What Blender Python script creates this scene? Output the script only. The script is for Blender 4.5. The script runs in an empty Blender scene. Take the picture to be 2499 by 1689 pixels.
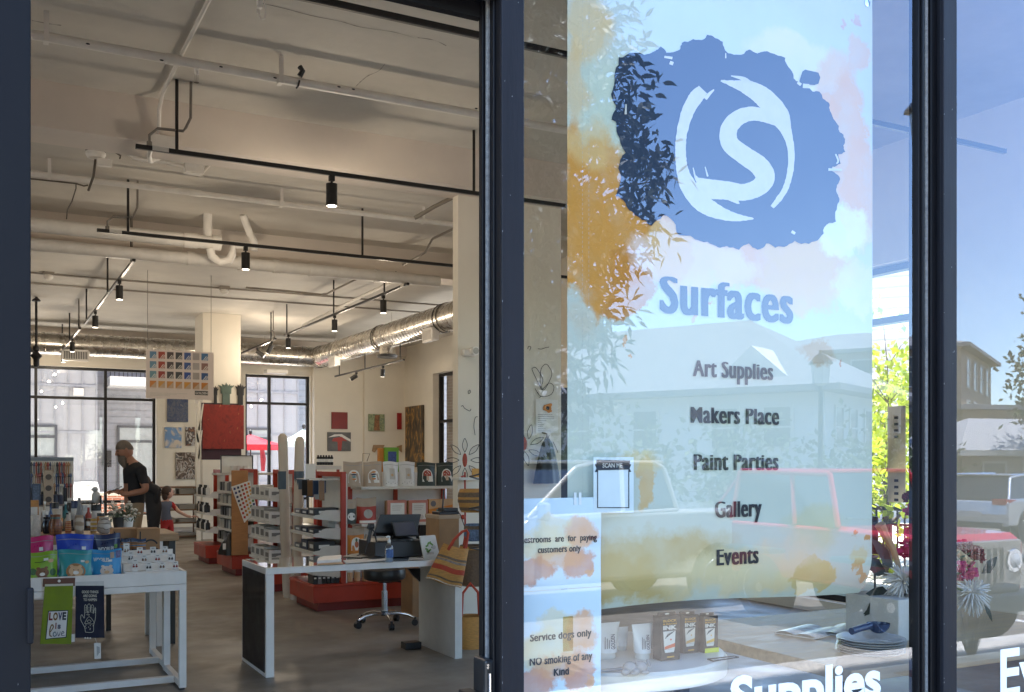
import bpy, bmesh, math, random
from mathutils import Vector, Matrix
random.seed(7)
R = math.radians
scene = bpy.context.scene
COL = scene.collection

# ------------------------------------------------------------------ camera
F, CX, HY, CH = 2465.0, 1250.0, 1130.0, 1.5      # focal length and horizon measured in the photograph's pixels
YAW = R(27.9)
cam_d = bpy.data.cameras.new('camera')
cam = bpy.data.objects.new('camera', cam_d); COL.objects.link(cam)
cam.location = (0, 0, CH); cam.rotation_euler = (R(90), 0, -YAW)
cam_d.sensor_width = 36; cam_d.lens = F/2499*36
cam_d.shift_y = (HY-844.5)/2499
cam_d.clip_start = .05; cam_d.clip_end = 3000
scene.camera = cam

# ------------------------------------------------------------------ light
SUN = Vector((.10, 1, 0)).normalized()*math.cos(R(78)) + Vector((0, 0, math.sin(R(78))))
world = bpy.data.worlds.new('World'); scene.world = world; world.use_nodes = True
wn = world.node_tree; wn.nodes.clear()
sky = wn.nodes.new('ShaderNodeTexSky'); sky.sky_type = 'NISHITA'; sky.sun_disc = False
sky.sun_elevation = R(78); sky.sun_rotation = math.atan2(SUN.x, SUN.y)
sky.air_density = 1.0; sky.dust_density = .25; sky.ozone_density = 3.5
bg = wn.nodes.new('ShaderNodeBackground'); bg.inputs[1].default_value = .15
wo = wn.nodes.new('ShaderNodeOutputWorld')
tint = wn.nodes.new('ShaderNodeVectorMath'); tint.operation = 'MULTIPLY'; tint.inputs[1].default_value = (1.0, 1.0, 1.0)
wn.links.new(sky.outputs[0], tint.inputs[0]); wn.links.new(tint.outputs[0], bg.inputs[0]); wn.links.new(bg.outputs[0], wo.inputs[0])
sl = bpy.data.lights.new('sun', 'SUN'); sl.energy = 5.0; sl.angle = R(.5); sl.color = (1, .95, .87)
so = bpy.data.objects.new('sun', sl); COL.objects.link(so)
so.rotation_euler = (-SUN).to_track_quat('-Z', 'Y').to_euler(); so.location = (0, 10, 30)
scene.view_settings.view_transform = 'Standard'; scene.view_settings.look = 'None'
scene.view_settings.exposure = 2.72; scene.view_settings.gamma = 1
scene.cycles.use_denoising = True
scene.cycles.max_bounces = 10; scene.cycles.diffuse_bounces = 5; scene.cycles.glossy_bounces = 4
scene.cycles.transparent_max_bounces = 16; scene.cycles.sample_clamp_indirect = 6
scene.cycles.caustics_reflective = False; scene.cycles.caustics_refractive = False
LAMP_W = 4.4                                      # each track spot

# ------------------------------------------------------------------ measuring helpers
FXv, FYv, RXv, RYv = math.sin(YAW), math.cos(YAW), math.cos(YAW), -math.sin(YAW)
def ray(px, py):
    u = (px-CX)/F
    return Vector((FXv+RXv*u, FYv+RYv*u, (HY-py)/F))
def W(px, py, Y):                                   # point of the photo on the plane y = Y
    d = ray(px, py); t = Y/d.y
    return Vector((d.x*t, Y, CH+d.z*t))
def WX(px, py, X):
    d = ray(px, py); t = X/d.x
    return Vector((X, d.y*t, CH+d.z*t))

# ------------------------------------------------------------------ mesh builder
class MB:
    def __init__(s): s.v, s.f, s.m, s.cur = [], [], [], 0
    def add(s, vs, fs):
        o = len(s.v); s.v += [Vector(p) for p in vs]
        for f in fs: s.f.append([i+o for i in f]); s.m.append(s.cur)
        return s
    def box(s, x0, y0, z0, x1, y1, z1):
        if x0 > x1: x0, x1 = x1, x0
        if y0 > y1: y0, y1 = y1, y0
        if z0 > z1: z0, z1 = z1, z0
        return s.add([(x0,y0,z0),(x1,y0,z0),(x1,y1,z0),(x0,y1,z0),(x0,y0,z1),(x1,y0,z1),(x1,y1,z1),(x0,y1,z1)],
              [(0,3,2,1),(4,5,6,7),(0,1,5,4),(1,2,6,5),(2,3,7,6),(3,0,4,7)])
    def obox(s, c, sx, sy, sz, M=None):             # oriented box about its centre
        M = M or Matrix()
        vs = [Vector(c)+M.to_3x3()@Vector((a*sx/2, b*sy/2, d*sz/2)) for d in (-1,1) for a, b in ((-1,-1),(1,-1),(1,1),(-1,1))]
        return s.add(vs, [(0,3,2,1),(4,5,6,7),(0,1,5,4),(1,2,6,5),(2,3,7,6),(3,0,4,7)])
    def cyl(s, p0, p1, r0, r1=None, n=12, caps=True):
        r1 = r0 if r1 is None else r1
        p0, p1 = Vector(p0), Vector(p1); d = (p1-p0)
        q = d.to_track_quat('Z', 'Y').to_matrix()
        vs = [p+q@Vector((math.cos(2*math.pi*i/n)*r, math.sin(2*math.pi*i/n)*r, 0)) for p, r in ((p0,r0),(p1,r1)) for i in range(n)]
        fs = [(i, (i+1)%n, n+(i+1)%n, n+i) for i in range(n)]
        if caps: fs += [tuple(range(n-1,-1,-1)), tuple(range(n,2*n))]
        return s.add(vs, fs)
    def tube(s, pts, r, n=8, caps=True):            # r: number or list
        pts = [Vector(p) for p in pts]; k = len(pts)
        rs = r if isinstance(r, (list, tuple)) else [r]*k
        vs = []; up = None
        for i, p in enumerate(pts):
            d = (pts[min(i+1,k-1)]-pts[max(i-1,0)]).normalized()
            if up is None:
                up = d.orthogonal().normalized()
            up = (up-d*up.dot(d)).normalized(); w = d.cross(up)
            vs += [p+(up*math.cos(2*math.pi*j/n)+w*math.sin(2*math.pi*j/n))*rs[i] for j in range(n)]
        fs = [(i*n+j, i*n+(j+1)%n, (i+1)*n+(j+1)%n, (i+1)*n+j) for i in range(k-1) for j in range(n)]
        if caps: fs += [tuple(range(n-1,-1,-1)), tuple(range((k-1)*n, k*n))]
        return s.add(vs, fs)
    def lathe(s, prof, c, n=20, axis=None):          # prof [(r,h)], about z through c
        M = Matrix() if axis is None else Vector(axis).to_track_quat('Z','Y').to_matrix().to_4x4()
        vs = [Vector(c)+M.to_3x3()@Vector((r*math.cos(2*math.pi*i/n), r*math.sin(2*math.pi*i/n), h)) for r, h in prof for i in range(n)]
        k = len(prof)
        fs = [(a*n+i, a*n+(i+1)%n, (a+1)*n+(i+1)%n, (a+1)*n+i) for a in range(k-1) for i in range(n)]
        fs += [tuple(range(n-1,-1,-1)), tuple(range((k-1)*n, k*n))]
        return s.add(vs, fs)
    def ball(s, c, r, nu=12, nv=8, M=None):
        r = r if isinstance(r, (tuple, list)) else (r, r, r); M = (M or Matrix()).to_3x3()
        vs = [(0,0,r[2])]
        for j in range(1, nv):
            t = math.pi*j/nv
            vs += [(r[0]*math.sin(t)*math.cos(2*math.pi*i/nu), r[1]*math.sin(t)*math.sin(2*math.pi*i/nu), r[2]*math.cos(t)) for i in range(nu)]
        vs.append((0,0,-r[2]))
        fs = [(0, 1+i, 1+(i+1)%nu) for i in range(nu)]
        for j in range(nv-2):
            a = 1+j*nu
            fs += [(a+i, a+nu+i, a+nu+(i+1)%nu, a+(i+1)%nu) for i in range(nu)]
        a = 1+(nv-2)*nu; b = len(vs)-1
        fs += [(b, a+(i+1)%nu, a+i) for i in range(nu)]
        return s.add([Vector(c)+M@Vector(p) for p in vs], fs)
    def prism(s, pts, d):                            # polygon (3d points) extruded along d
        pts = [Vector(p) for p in pts]; n = len(pts); d = Vector(d)
        return s.add(pts+[p+d for p in pts], [tuple(range(n-1,-1,-1)), tuple(range(n,2*n))]+[(i,(i+1)%n,n+(i+1)%n,n+i) for i in range(n)])
    def grid(s, fn, nu, nv, close=False):
        vs = [fn(i/nu, j/nv) for j in range(nv+1) for i in range(nu+1)]
        fs = [(j*(nu+1)+i, j*(nu+1)+i+1, (j+1)*(nu+1)+i+1, (j+1)*(nu+1)+i) for j in range(nv) for i in range(nu)]
        return s.add(vs, fs)
    def build(s, name, mats, parent=None, smooth=False, bevel=0, origin=None, auto=True):
        me = bpy.data.meshes.new(name)
        o = bpy.data.objects.new(name, me); COL.objects.link(o)
        base = Vector((0,0,0))
        if parent is not None:
            q = parent
            while q is not None: base += q.location; q = q.parent
        elif origin is not None: base = Vector(origin)
        elif s.v:
            base = Vector(((min(p.x for p in s.v)+max(p.x for p in s.v))/2, (min(p.y for p in s.v)+max(p.y for p in s.v))/2, min(p.z for p in s.v)))
        me.from_pydata([p-base for p in s.v], [], s.f)
        if parent is not None: o.parent = parent
        else: o.location = base
        for m in (mats if isinstance(mats, (list, tuple)) else [mats]): me.materials.append(m)
        me.polygons.foreach_set('material_index', s.m)
        bm = bmesh.new(); bm.from_mesh(me); bmesh.ops.recalc_face_normals(bm, faces=bm.faces); bm.to_mesh(me); bm.free()
        if smooth:
            me.polygons.foreach_set('use_smooth', [True]*len(me.polygons))
            if auto:
                me.update()
                try: me.set_sharp_from_angle(angle=R(42))
                except Exception: pass
        if bevel:
            b = o.modifiers.new('bevel', 'BEVEL'); b.width = bevel; b.segments = 2; b.limit_method = 'ANGLE'; b.angle_limit = R(50)
        me.update()
        return o

def tag(o, label=None, cat=None, group=None, kind=None):
    if label: o['label'] = label
    if cat: o['category'] = cat
    if group: o['group'] = group
    if kind: o['kind'] = kind
    return o
def thing(name, label, cat, loc, group=None):
    o = bpy.data.objects.new(name, None); COL.objects.link(o)
    o.location = loc; o.empty_display_size = .1
    return tag(o, label, cat, group)
def copy_tree(o, parent=None):
    kids = [c for c in bpy.data.objects if c.parent == o]
    c = o.copy(); COL.objects.link(c); c.parent = parent
    for k in kids: copy_tree(k, c)
    return c
def dup(root, loc, label, group=None, rz=0):
    c = copy_tree(root); c.location = loc; c.rotation_euler.z += rz; c['label'] = label
    if group: c['group'] = group
    return c

# ------------------------------------------------------------------ materials
MATS = {}
def lin(c): return tuple(((x/255)/12.92 if x/255 <= .04045 else ((x/255+.055)/1.055)**2.4) for x in c)
def nt(name):
    m = bpy.data.materials.new(name); m.use_nodes = True
    n = m.node_tree; n.nodes.clear()
    out = n.nodes.new('ShaderNodeOutputMaterial')
    return m, n, out
def nn(n, t, **k):
    x = n.nodes.new(t)
    for a, b in k.items():
        if a.startswith('i_'): x.inputs[a[2:]].default_value = b
        else: setattr(x, a, b)
    return x
def pm(name, c, r=.5, m=0.0, var=.10, vs=7.0, bump=0.0, bs=60.0, coat=0, spec=.5, stretch=None, dirt=0.0):
    """painted / plain surface: Principled with mottled colour and roughness"""
    if name in MATS: return MATS[name]
    M, n, out = nt(name); L = n.links.new
    b = nn(n, 'ShaderNodeBsdfPrincipled'); L(b.outputs[0], out.inputs[0])
    b.inputs['Metallic'].default_value = m; b.inputs['Coat Weight'].default_value = coat
    b.inputs['Specular IOR Level'].default_value = spec
    tc = nn(n, 'ShaderNodeTexCoord'); vec = tc.outputs['Object']
    if stretch:
        mp = nn(n, 'ShaderNodeMapping'); mp.inputs['Scale'].default_value = stretch; L(vec, mp.inputs[0]); vec = mp.outputs[0]
    no = nn(n, 'ShaderNodeTexNoise'); no.inputs['Scale'].default_value = vs; no.inputs['Detail'].default_value = 6; no.inputs['Roughness'].default_value = .62
    L(vec, no.inputs['Vector'])
    mr = nn(n, 'ShaderNodeMapRange'); mr.inputs[1].default_value = .3; mr.inputs[2].default_value = .7
    mr.inputs[3].default_value = 1-var; mr.inputs[4].default_value = 1+var; L(no.outputs[0], mr.inputs[0])
    mx = nn(n, 'ShaderNodeVectorMath', operation='SCALE'); mx.inputs[0].default_value = c[:3]; L(mr.outputs[0], mx.inputs['Scale'])
    L(mx.outputs[0], b.inputs['Base Color'])
    rr = nn(n, 'ShaderNodeMapRange'); rr.inputs[1].default_value = .3; rr.inputs[2].default_value = .7
    rr.inputs[3].default_value = max(.02, r*.85); rr.inputs[4].default_value = min(1, r*1.15); L(no.outputs[0], rr.inputs[0]); L(rr.outputs[0], b.inputs['Roughness'])
    if bump:
        n2 = nn(n, 'ShaderNodeTexNoise'); n2.inputs['Scale'].default_value = bs; n2.inputs['Detail'].default_value = 4; L(vec, n2.inputs['Vector'])
        bp = nn(n, 'ShaderNodeBump'); bp.inputs['Strength'].default_value = bump; bp.inputs['Distance'].default_value = .01
        L(n2.outputs[0], bp.inputs['Height']); L(bp.outputs[0], b.inputs['Normal'])
    MATS[name] = M
    return M
def ramp_mat(name, stops, scale=6, detail=6, dist=1.5, kind='noise', r=.6, stretch=(1,1,1), bump=.1, interp='LINEAR'):
    """many-coloured surface (paintings, printed packs, fabrics)"""
    if name in MATS: return MATS[name]
    M, n, out = nt(name); L = n.links.new
    b = nn(n, 'ShaderNodeBsdfPrincipled'); L(b.outputs[0], out.inputs[0]); b.inputs['Roughness'].default_value = r
    tc = nn(n, 'ShaderNodeTexCoord'); mp = nn(n, 'ShaderNodeMapping'); mp.inputs['Scale'].default_value = stretch; L(tc.outputs['Object'], mp.inputs[0])
    if kind == 'noise':
        t = nn(n, 'ShaderNodeTexNoise'); t.inputs['Scale'].default_value = scale; t.inputs['Detail'].default_value = detail; t.inputs['Distortion'].default_value = dist; o = t.outputs[0]
    elif kind == 'wave':
        t = nn(n, 'ShaderNodeTexWave'); t.inputs['Scale'].default_value = scale; t.inputs['Distortion'].default_value = dist; t.inputs['Detail'].default_value = detail
        t.bands_direction = 'Z'; o = t.outputs['Fac']
    else:
        t = nn(n, 'ShaderNodeTexVoronoi'); t.inputs['Scale'].default_value = scale; o = t.outputs['Distance']
    L(mp.outputs[0], t.inputs['Vector'])
    cr = nn(n, 'ShaderNodeValToRGB'); cr.color_ramp.interpolation = interp
    e = cr.color_ramp.elements
    while len(e) < len(stops): e.new(.5)
    for k, (p, c) in enumerate(stops): e[k].position = p; e[k].color = (*c, 1)
    L(o, cr.inputs[0]); L(cr.outputs[0], b.inputs['Base Color'])
    if bump:
        bp = nn(n, 'ShaderNodeBump'); bp.inputs['Strength'].default_value = bump; bp.inputs['Distance'].default_value = .01
        L(o, bp.inputs['Height']); L(bp.outputs[0], b.inputs['Normal'])
    MATS[name] = M
    return M
def brick_mat(name, c1, c2, mort, scale=1.0, bw=.22, bh=.072, r=.85, axis='XZ'):
    if name in MATS: return MATS[name]
    M, n, out = nt(name); L = n.links.new
    b = nn(n, 'ShaderNodeBsdfPrincipled'); L(b.outputs[0], out.inputs[0]); b.inputs['Roughness'].default_value = r
    tc = nn(n, 'ShaderNodeTexCoord'); sp = nn(n, 'ShaderNodeSeparateXYZ'); L(tc.outputs['Object'], sp.inputs[0])
    cb = nn(n, 'ShaderNodeCombineXYZ')
    if axis == 'XZ':
        ad = nn(n, 'ShaderNodeMath', operation='ADD'); L(sp.outputs[0], ad.inputs[0]); L(sp.outputs[1], ad.inputs[1])
        L(ad.outputs[0], cb.inputs[0]); L(sp.outputs[2], cb.inputs[1])
    else: L(sp.outputs[0], cb.inputs[0]); L(sp.outputs[1], cb.inputs[1])
    br = nn(n, 'ShaderNodeTexBrick'); L(cb.outputs[0], br.inputs['Vector'])
    br.inputs['Color1'].default_value = (*c1, 1); br.inputs['Color2'].default_value = (*c2, 1); br.inputs['Mortar'].default_value = (*mort, 1)
    br.inputs['Scale'].default_value = scale; br.inputs['Brick Width'].default_value = bw; br.inputs['Row Height'].default_value = bh; br.inputs['Mortar Size'].default_value = .006
    no = nn(n, 'ShaderNodeTexNoise'); no.inputs['Scale'].default_value = 5; L(tc.outputs['Object'], no.inputs['Vector'])
    mx = nn(n, 'ShaderNodeMix', data_type='RGBA', blend_type='MULTIPLY'); mx.inputs[0].default_value = .35
    L(br.outputs['Color'], mx.inputs[6]); L(no.outputs[0], mx.inputs[7]); L(mx.outputs[2], b.inputs['Base Color'])
    bp = nn(n, 'ShaderNodeBump'); bp.inputs['Strength'].default_value = .4; bp.inputs['Distance'].default_value = .01; L(br.outputs['Fac'], bp.inputs['Height']); bp.invert = True
    L(bp.outputs[0], b.inputs['Normal'])
    MATS[name] = M
    return M
def glass_mat(name, base, gain, tint=(1,1,1), rough=0.0, dust=0, coat=(1,1,1)):
    M, n, out = nt(name); L = n.links.new
    tr = nn(n, 'ShaderNodeBsdfTransparent'); tr.inputs[0].default_value = (*tint, 1)
    gl = nn(n, 'ShaderNodeBsdfGlossy'); gl.inputs['Roughness'].default_value = rough; gl.inputs[0].default_value = (*coat, 1)
    # Schlick reflectance of a thin sheet, the same from both of its sides
    ge = nn(n, 'ShaderNodeNewGeometry'); dt = nn(n, 'ShaderNodeVectorMath', operation='DOT_PRODUCT'); L(ge.outputs['Normal'], dt.inputs[0]); L(ge.outputs['Incoming'], dt.inputs[1])
    ab = nn(n, 'ShaderNodeMath', operation='ABSOLUTE'); L(dt.outputs['Value'], ab.inputs[0])
    om = nn(n, 'ShaderNodeMath', operation='SUBTRACT', use_clamp=True); om.inputs[0].default_value = 1; L(ab.outputs[0], om.inputs[1])
    pw = nn(n, 'ShaderNodeMath', operation='POWER'); pw.inputs[1].default_value = 5; L(om.outputs[0], pw.inputs[0])
    fr = nn(n, 'ShaderNodeMath', operation='MULTIPLY_ADD'); fr.inputs[1].default_value = .96; fr.inputs[2].default_value = .04; L(pw.outputs[0], fr.inputs[0])
    ma = nn(n, 'ShaderNodeMath', operation='MULTIPLY_ADD'); ma.inputs[1].default_value = gain; ma.inputs[2].default_value = base; ma.use_clamp = True
    L(fr.outputs[0], ma.inputs[0])
    mx = nn(n, 'ShaderNodeMixShader'); L(ma.outputs[0], mx.inputs[0]); L(tr.outputs[0], mx.inputs[1]); L(gl.outputs[0], mx.inputs[2]); res = mx.outputs[0]
    if dust:                                        # faint smears and dust on the pane
        tc = nn(n, 'ShaderNodeTexCoord'); no = nn(n, 'ShaderNodeTexNoise'); no.inputs['Scale'].default_value = 4; no.inputs['Detail'].default_value = 9; no.inputs['Distortion'].default_value = 1.5; L(tc.outputs['Object'], no.inputs['Vector'])
        mr = nn(n, 'ShaderNodeMapRange'); mr.inputs[1].default_value = .48; mr.inputs[2].default_value = .8; mr.inputs[4].default_value = dust; L(no.outputs[0], mr.inputs[0])
        df = nn(n, 'ShaderNodeBsdfDiffuse'); df.inputs[0].default_value = (.6,.58,.55,1); m2 = nn(n, 'ShaderNodeMixShader'); L(mr.outputs[0], m2.inputs[0]); L(res, m2.inputs[1]); L(df.outputs[0], m2.inputs[2]); res = m2.outputs[0]
    L(res, out.inputs[0]); MATS[name] = M
    return M
def leafmat(name, c, t=.35):
    if name in MATS: return MATS[name]
    M, n, out = nt(name); L = n.links.new
    d = nn(n, 'ShaderNodeBsdfPrincipled'); d.inputs['Roughness'].default_value = .5
    no = nn(n, 'ShaderNodeTexNoise'); no.inputs['Scale'].default_value = 1.7; no.inputs['Detail'].default_value = 5; tc = nn(n, 'ShaderNodeTexCoord'); L(tc.outputs['Object'], no.inputs['Vector'])
    cr = nn(n, 'ShaderNodeValToRGB'); e = cr.color_ramp.elements; e[0].position = .35; e[0].color = (c[0]*.55,c[1]*.55,c[2]*.55,1); e[1].position = .68; e[1].color = (c[0]*1.35,c[1]*1.3,c[2]*1.1,1)
    L(no.outputs[0], cr.inputs[0]); L(cr.outputs[0], d.inputs['Base Color'])
    tr = nn(n, 'ShaderNodeBsdfTranslucent'); L(cr.outputs[0], tr.inputs[0]); mx = nn(n, 'ShaderNodeMixShader'); mx.inputs[0].default_value = t
    L(d.outputs[0], mx.inputs[1]); L(tr.outputs[0], mx.inputs[2]); L(mx.outputs[0], out.inputs[0]); MATS[name] = M
    return M
def emit_mat(name, c, s):
    M, n, out = nt(name); e = nn(n, 'ShaderNodeEmission'); e.inputs[0].default_value = (*c, 1); e.inputs[1].default_value = s
    n.links.new(e.outputs[0], out.inputs[0]); MATS[name] = M
    return M
def watercolor(name, base, blobs, amp=.10, ns=5.0, grain=.08, r=.45):
    """printed watercolour wash: irregular tinted blots on a pale ground (object x / z)"""
    M, n, out = nt(name); L = n.links.new
    b = nn(n, 'ShaderNodeBsdfPrincipled'); L(b.outputs[0], out.inputs[0]); b.inputs['Roughness'].default_value = r; b.inputs['Specular IOR Level'].default_value = .25
    tc = nn(n, 'ShaderNodeTexCoord')
    no = nn(n, 'ShaderNodeTexNoise'); no.inputs['Scale'].default_value = ns; no.inputs['Detail'].default_value = 12; no.inputs['Roughness'].default_value = .68; L(tc.outputs['Object'], no.inputs['Vector'])
    sb = nn(n, 'ShaderNodeVectorMath', operation='SUBTRACT'); sb.inputs[1].default_value = (.5,.5,.5); L(no.outputs['Color'], sb.inputs[0])
    sc = nn(n, 'ShaderNodeVectorMath', operation='SCALE'); sc.inputs['Scale'].default_value = amp*2; L(sb.outputs[0], sc.inputs[0])
    wv = nn(n, 'ShaderNodeVectorMath', operation='ADD'); L(tc.outputs['Object'], wv.inputs[0]); L(sc.outputs[0], wv.inputs[1])
    n3 = nn(n, 'ShaderNodeTexNoise'); n3.inputs['Scale'].default_value = 9; n3.inputs['Detail'].default_value = 7; L(tc.outputs['Object'], n3.inputs['Vector'])
    cur = nn(n, 'ShaderNodeRGB'); cur.outputs[0].default_value = (*base, 1); cur = cur.outputs[0]
    for cx, cz, rx, rz, col, a, soft in blobs:
        su = nn(n, 'ShaderNodeVectorMath', operation='SUBTRACT'); su.inputs[1].default_value = (cx, 0, cz); L(wv.outputs[0], su.inputs[0])
        mu = nn(n, 'ShaderNodeVectorMath', operation='MULTIPLY'); mu.inputs[1].default_value = (1/rx, 0, 1/rz); L(su.outputs[0], mu.inputs[0])
        le = nn(n, 'ShaderNodeVectorMath', operation='LENGTH'); L(mu.outputs[0], le.inputs[0])
        mr = nn(n, 'ShaderNodeMapRange'); mr.inputs[1].default_value = 1; mr.inputs[2].default_value = 1-soft*.6; mr.inputs[3].default_value = 0; mr.inputs[4].default_value = a
        L(le.outputs['Value'], mr.inputs[0])
        m3 = nn(n, 'ShaderNodeMapRange'); m3.inputs[1].default_value = .3; m3.inputs[2].default_value = .7; m3.inputs[3].default_value = .62; m3.inputs[4].default_value = 1.1; L(n3.outputs[0], m3.inputs[0])
        mm = nn(n, 'ShaderNodeMath', operation='MULTIPLY', use_clamp=True); L(mr.outputs[0], mm.inputs[0]); L(m3.outputs[0], mm.inputs[1])
        mx = nn(n, 'ShaderNodeMix', data_type='RGBA'); L(mm.outputs[0], mx.inputs[0]); L(cur, mx.inputs[6]); mx.inputs[7].default_value = (*col, 1)
        cur = mx.outputs[2]
    L(cur, b.inputs['Base Color'])
    MATS[name] = M
    return M

# ------------------------------------------------------------------ lettering and brush strokes
def text_pts(s, bold=0.0, spacing=1.0):
    cu = bpy.data.curves.new('t', 'FONT'); cu.body = s; cu.size = 1; cu.offset = bold; cu.resolution_u = 4; cu.space_character = spacing
    o = bpy.data.objects.new('t', cu); COL.objects.link(o)
    dg = bpy.context.evaluated_depsgraph_get(); dg.update()
    me = bpy.data.meshes.new_from_object(o.evaluated_get(dg))
    vs = [v.co.copy() for v in me.vertices]; fs = [tuple(p.vertices) for p in me.polygons]
    bpy.data.objects.remove(o); bpy.data.curves.remove(cu); bpy.data.meshes.remove(me)
    return vs, fs
def text_into(mb, s, p0, right, up, width, cap, bold=.02, heavy=0, spacing=1.0, tall=False):
    """lettering s into mb: p0 = left end of the baseline; right / up unit vectors; width and cap height in metres"""
    vs, fs = text_pts(s, bold, spacing)
    if tall:                                        # poster face: tall small letters
        for v in vs: v.y = v.y*1.19 if v.y <= .458 else .545+(v.y-.458)*.625
    x0 = min(v.x for v in vs); x1 = max(v.x for v in vs)
    sx = width/(x1-x0); sy = cap/.729
    right, up = Vector(right), Vector(up)
    nrm = right.cross(up)
    for k in range(7 if heavy else 1):              # repeated a hair apart, so that the upright strokes come out heavy
        mb.add([Vector(p0)+right*((v.x-x0)*sx+k*heavy*cap)+up*(v.y*sy)+nrm*.0001*k for v in vs], fs)
    return mb
XV, ZV = Vector((1,0,0)), Vector((0,0,1))
def ptext(mb, s, pl, pr, pb, cappx, Y, bold=.02, spacing=1.0):     # photo pixels: left, right, baseline, cap height on the plane y=Y
    a, b = W(pl, pb, Y), W(pr, pb, Y); t = W(pl, pb-cappx, Y)
    return text_into(mb, s, a, XV, ZV, b.x-a.x, t.z-a.z, bold, spacing=spacing)
def catmull(pts, k=6):
    P = [pts[0]]+list(pts)+[pts[-1]]; o = []
    for i in range(1, len(P)-2):
        for j in range(k):
            t = j/k; q = []
            for a, b, c, d in zip(P[i-1], P[i], P[i+1], P[i+2]):
                q.append(.5*((2*b)+(-a+c)*t+(2*a-5*b+4*c-d)*t*t+(-a+3*b-3*c+d)*t**3))
            o.append(q)
    return o+[list(pts[-1])]
def ribbon(mb, pts, conv, k=7, jit=0):              # pts (px,py,width) -> flat brush stroke through conv(px,py)
    q = catmull(pts, k); L, Rr = [], []
    for i, p in enumerate(q):
        a, b = q[max(0,i-1)], q[min(len(q)-1,i+1)]
        dx, dy = b[0]-a[0], b[1]-a[1]; l = math.hypot(dx, dy) or 1
        w = p[2]/2+random.uniform(-jit, jit)
        L.append(conv(p[0]-dy/l*w, p[1]+dx/l*w)); Rr.append(conv(p[0]+dy/l*w, p[1]-dx/l*w))
    n = len(q)
    return mb.add(L+Rr, [(i, i+1, n+i+1, n+i) for i in range(n-1)])
def rough(pts, it=2, amp=.12):
    for _ in range(it):
        o = []
        for i, p in enumerate(pts):
            q = pts[(i+1)%len(pts)]; o.append(p)
            dx, dy = q[0]-p[0], q[1]-p[1]; k = random.uniform(-amp, amp)
            o.append(((p[0]+q[0])/2-dy*k, (p[1]+q[1])/2+dx*k))
        pts = o
    return pts
# ------------------------------------------------------------------ palette
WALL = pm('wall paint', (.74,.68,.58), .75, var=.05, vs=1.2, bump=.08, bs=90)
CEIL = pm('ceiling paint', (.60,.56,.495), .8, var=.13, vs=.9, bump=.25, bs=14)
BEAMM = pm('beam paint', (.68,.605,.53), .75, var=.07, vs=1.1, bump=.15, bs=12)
PIPE = pm('pipe paint', (.74,.70,.64), .55, var=.09, vs=6, bump=.1)
BLACKM = pm('black metal', (.012,.011,.012), .42, var=.25, spec=.4)
TRACKM = pm('track metal', (.016,.014,.013), .4, spec=.5)
FRAMEM = pm('storefront metal', (.009,.009,.013), .55, m=0, spec=.25, var=.22, vs=22, bump=.06, bs=160, stretch=(1,1,.12))
FRAMEB = pm('dark reveal', (.004,.004,.006), .5, spec=.3, var=.3, vs=12, stretch=(1,1,.15))
GASKET = pm('weather strip', (.15,.15,.15), .9, var=.35, vs=90, bump=.5, bs=240)
WHITEM = pm('white lacquer', (.80,.76,.71), .42, var=.07, vs=5)
SHELFW = pm('shelf white', (.64,.61,.56), .5, var=.07)
REDM = pm('gondola red', (.40,.035,.012), .42, var=.14, vs=5)
CARD = pm('kraft card', (.34,.19,.09), .8, var=.15)
PAPER = pm('paper', (.76,.73,.68), .8, var=.06)
BLACKP = pm('black plastic', (.014,.014,.016), .38, var=.3)
INK = pm('black ink', (.012,.012,.016), .6)
CHROME = pm('chrome', (.75,.75,.76), .12, m=1, var=.05)
DUCTM = pm('galvanised steel', (.62,.58,.52), .27, m=1, var=.16, vs=5, bump=.15, bs=18)
CONCF = None
WOOD = ramp_mat('wood', [(.2,(.26,.15,.07)),(.55,(.36,.22,.11)),(.85,(.43,.28,.16))], 2.2, 8, 2.5, r=.5, stretch=(1,9,9))
GLASSF = glass_mat('storefront glass', .04, 2.0, (.91,.94,.93), dust=.014, coat=(.74,.82,1))
GLASSI = glass_mat('window glass', .03, 1.0, (.86,.88,.89))
GLASST = glass_mat('table glass', .06, 1.3, (.90,.94,.92))
CLEARP = glass_mat('clear plastic', .08, 1.2, (.93,.95,.97))

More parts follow.
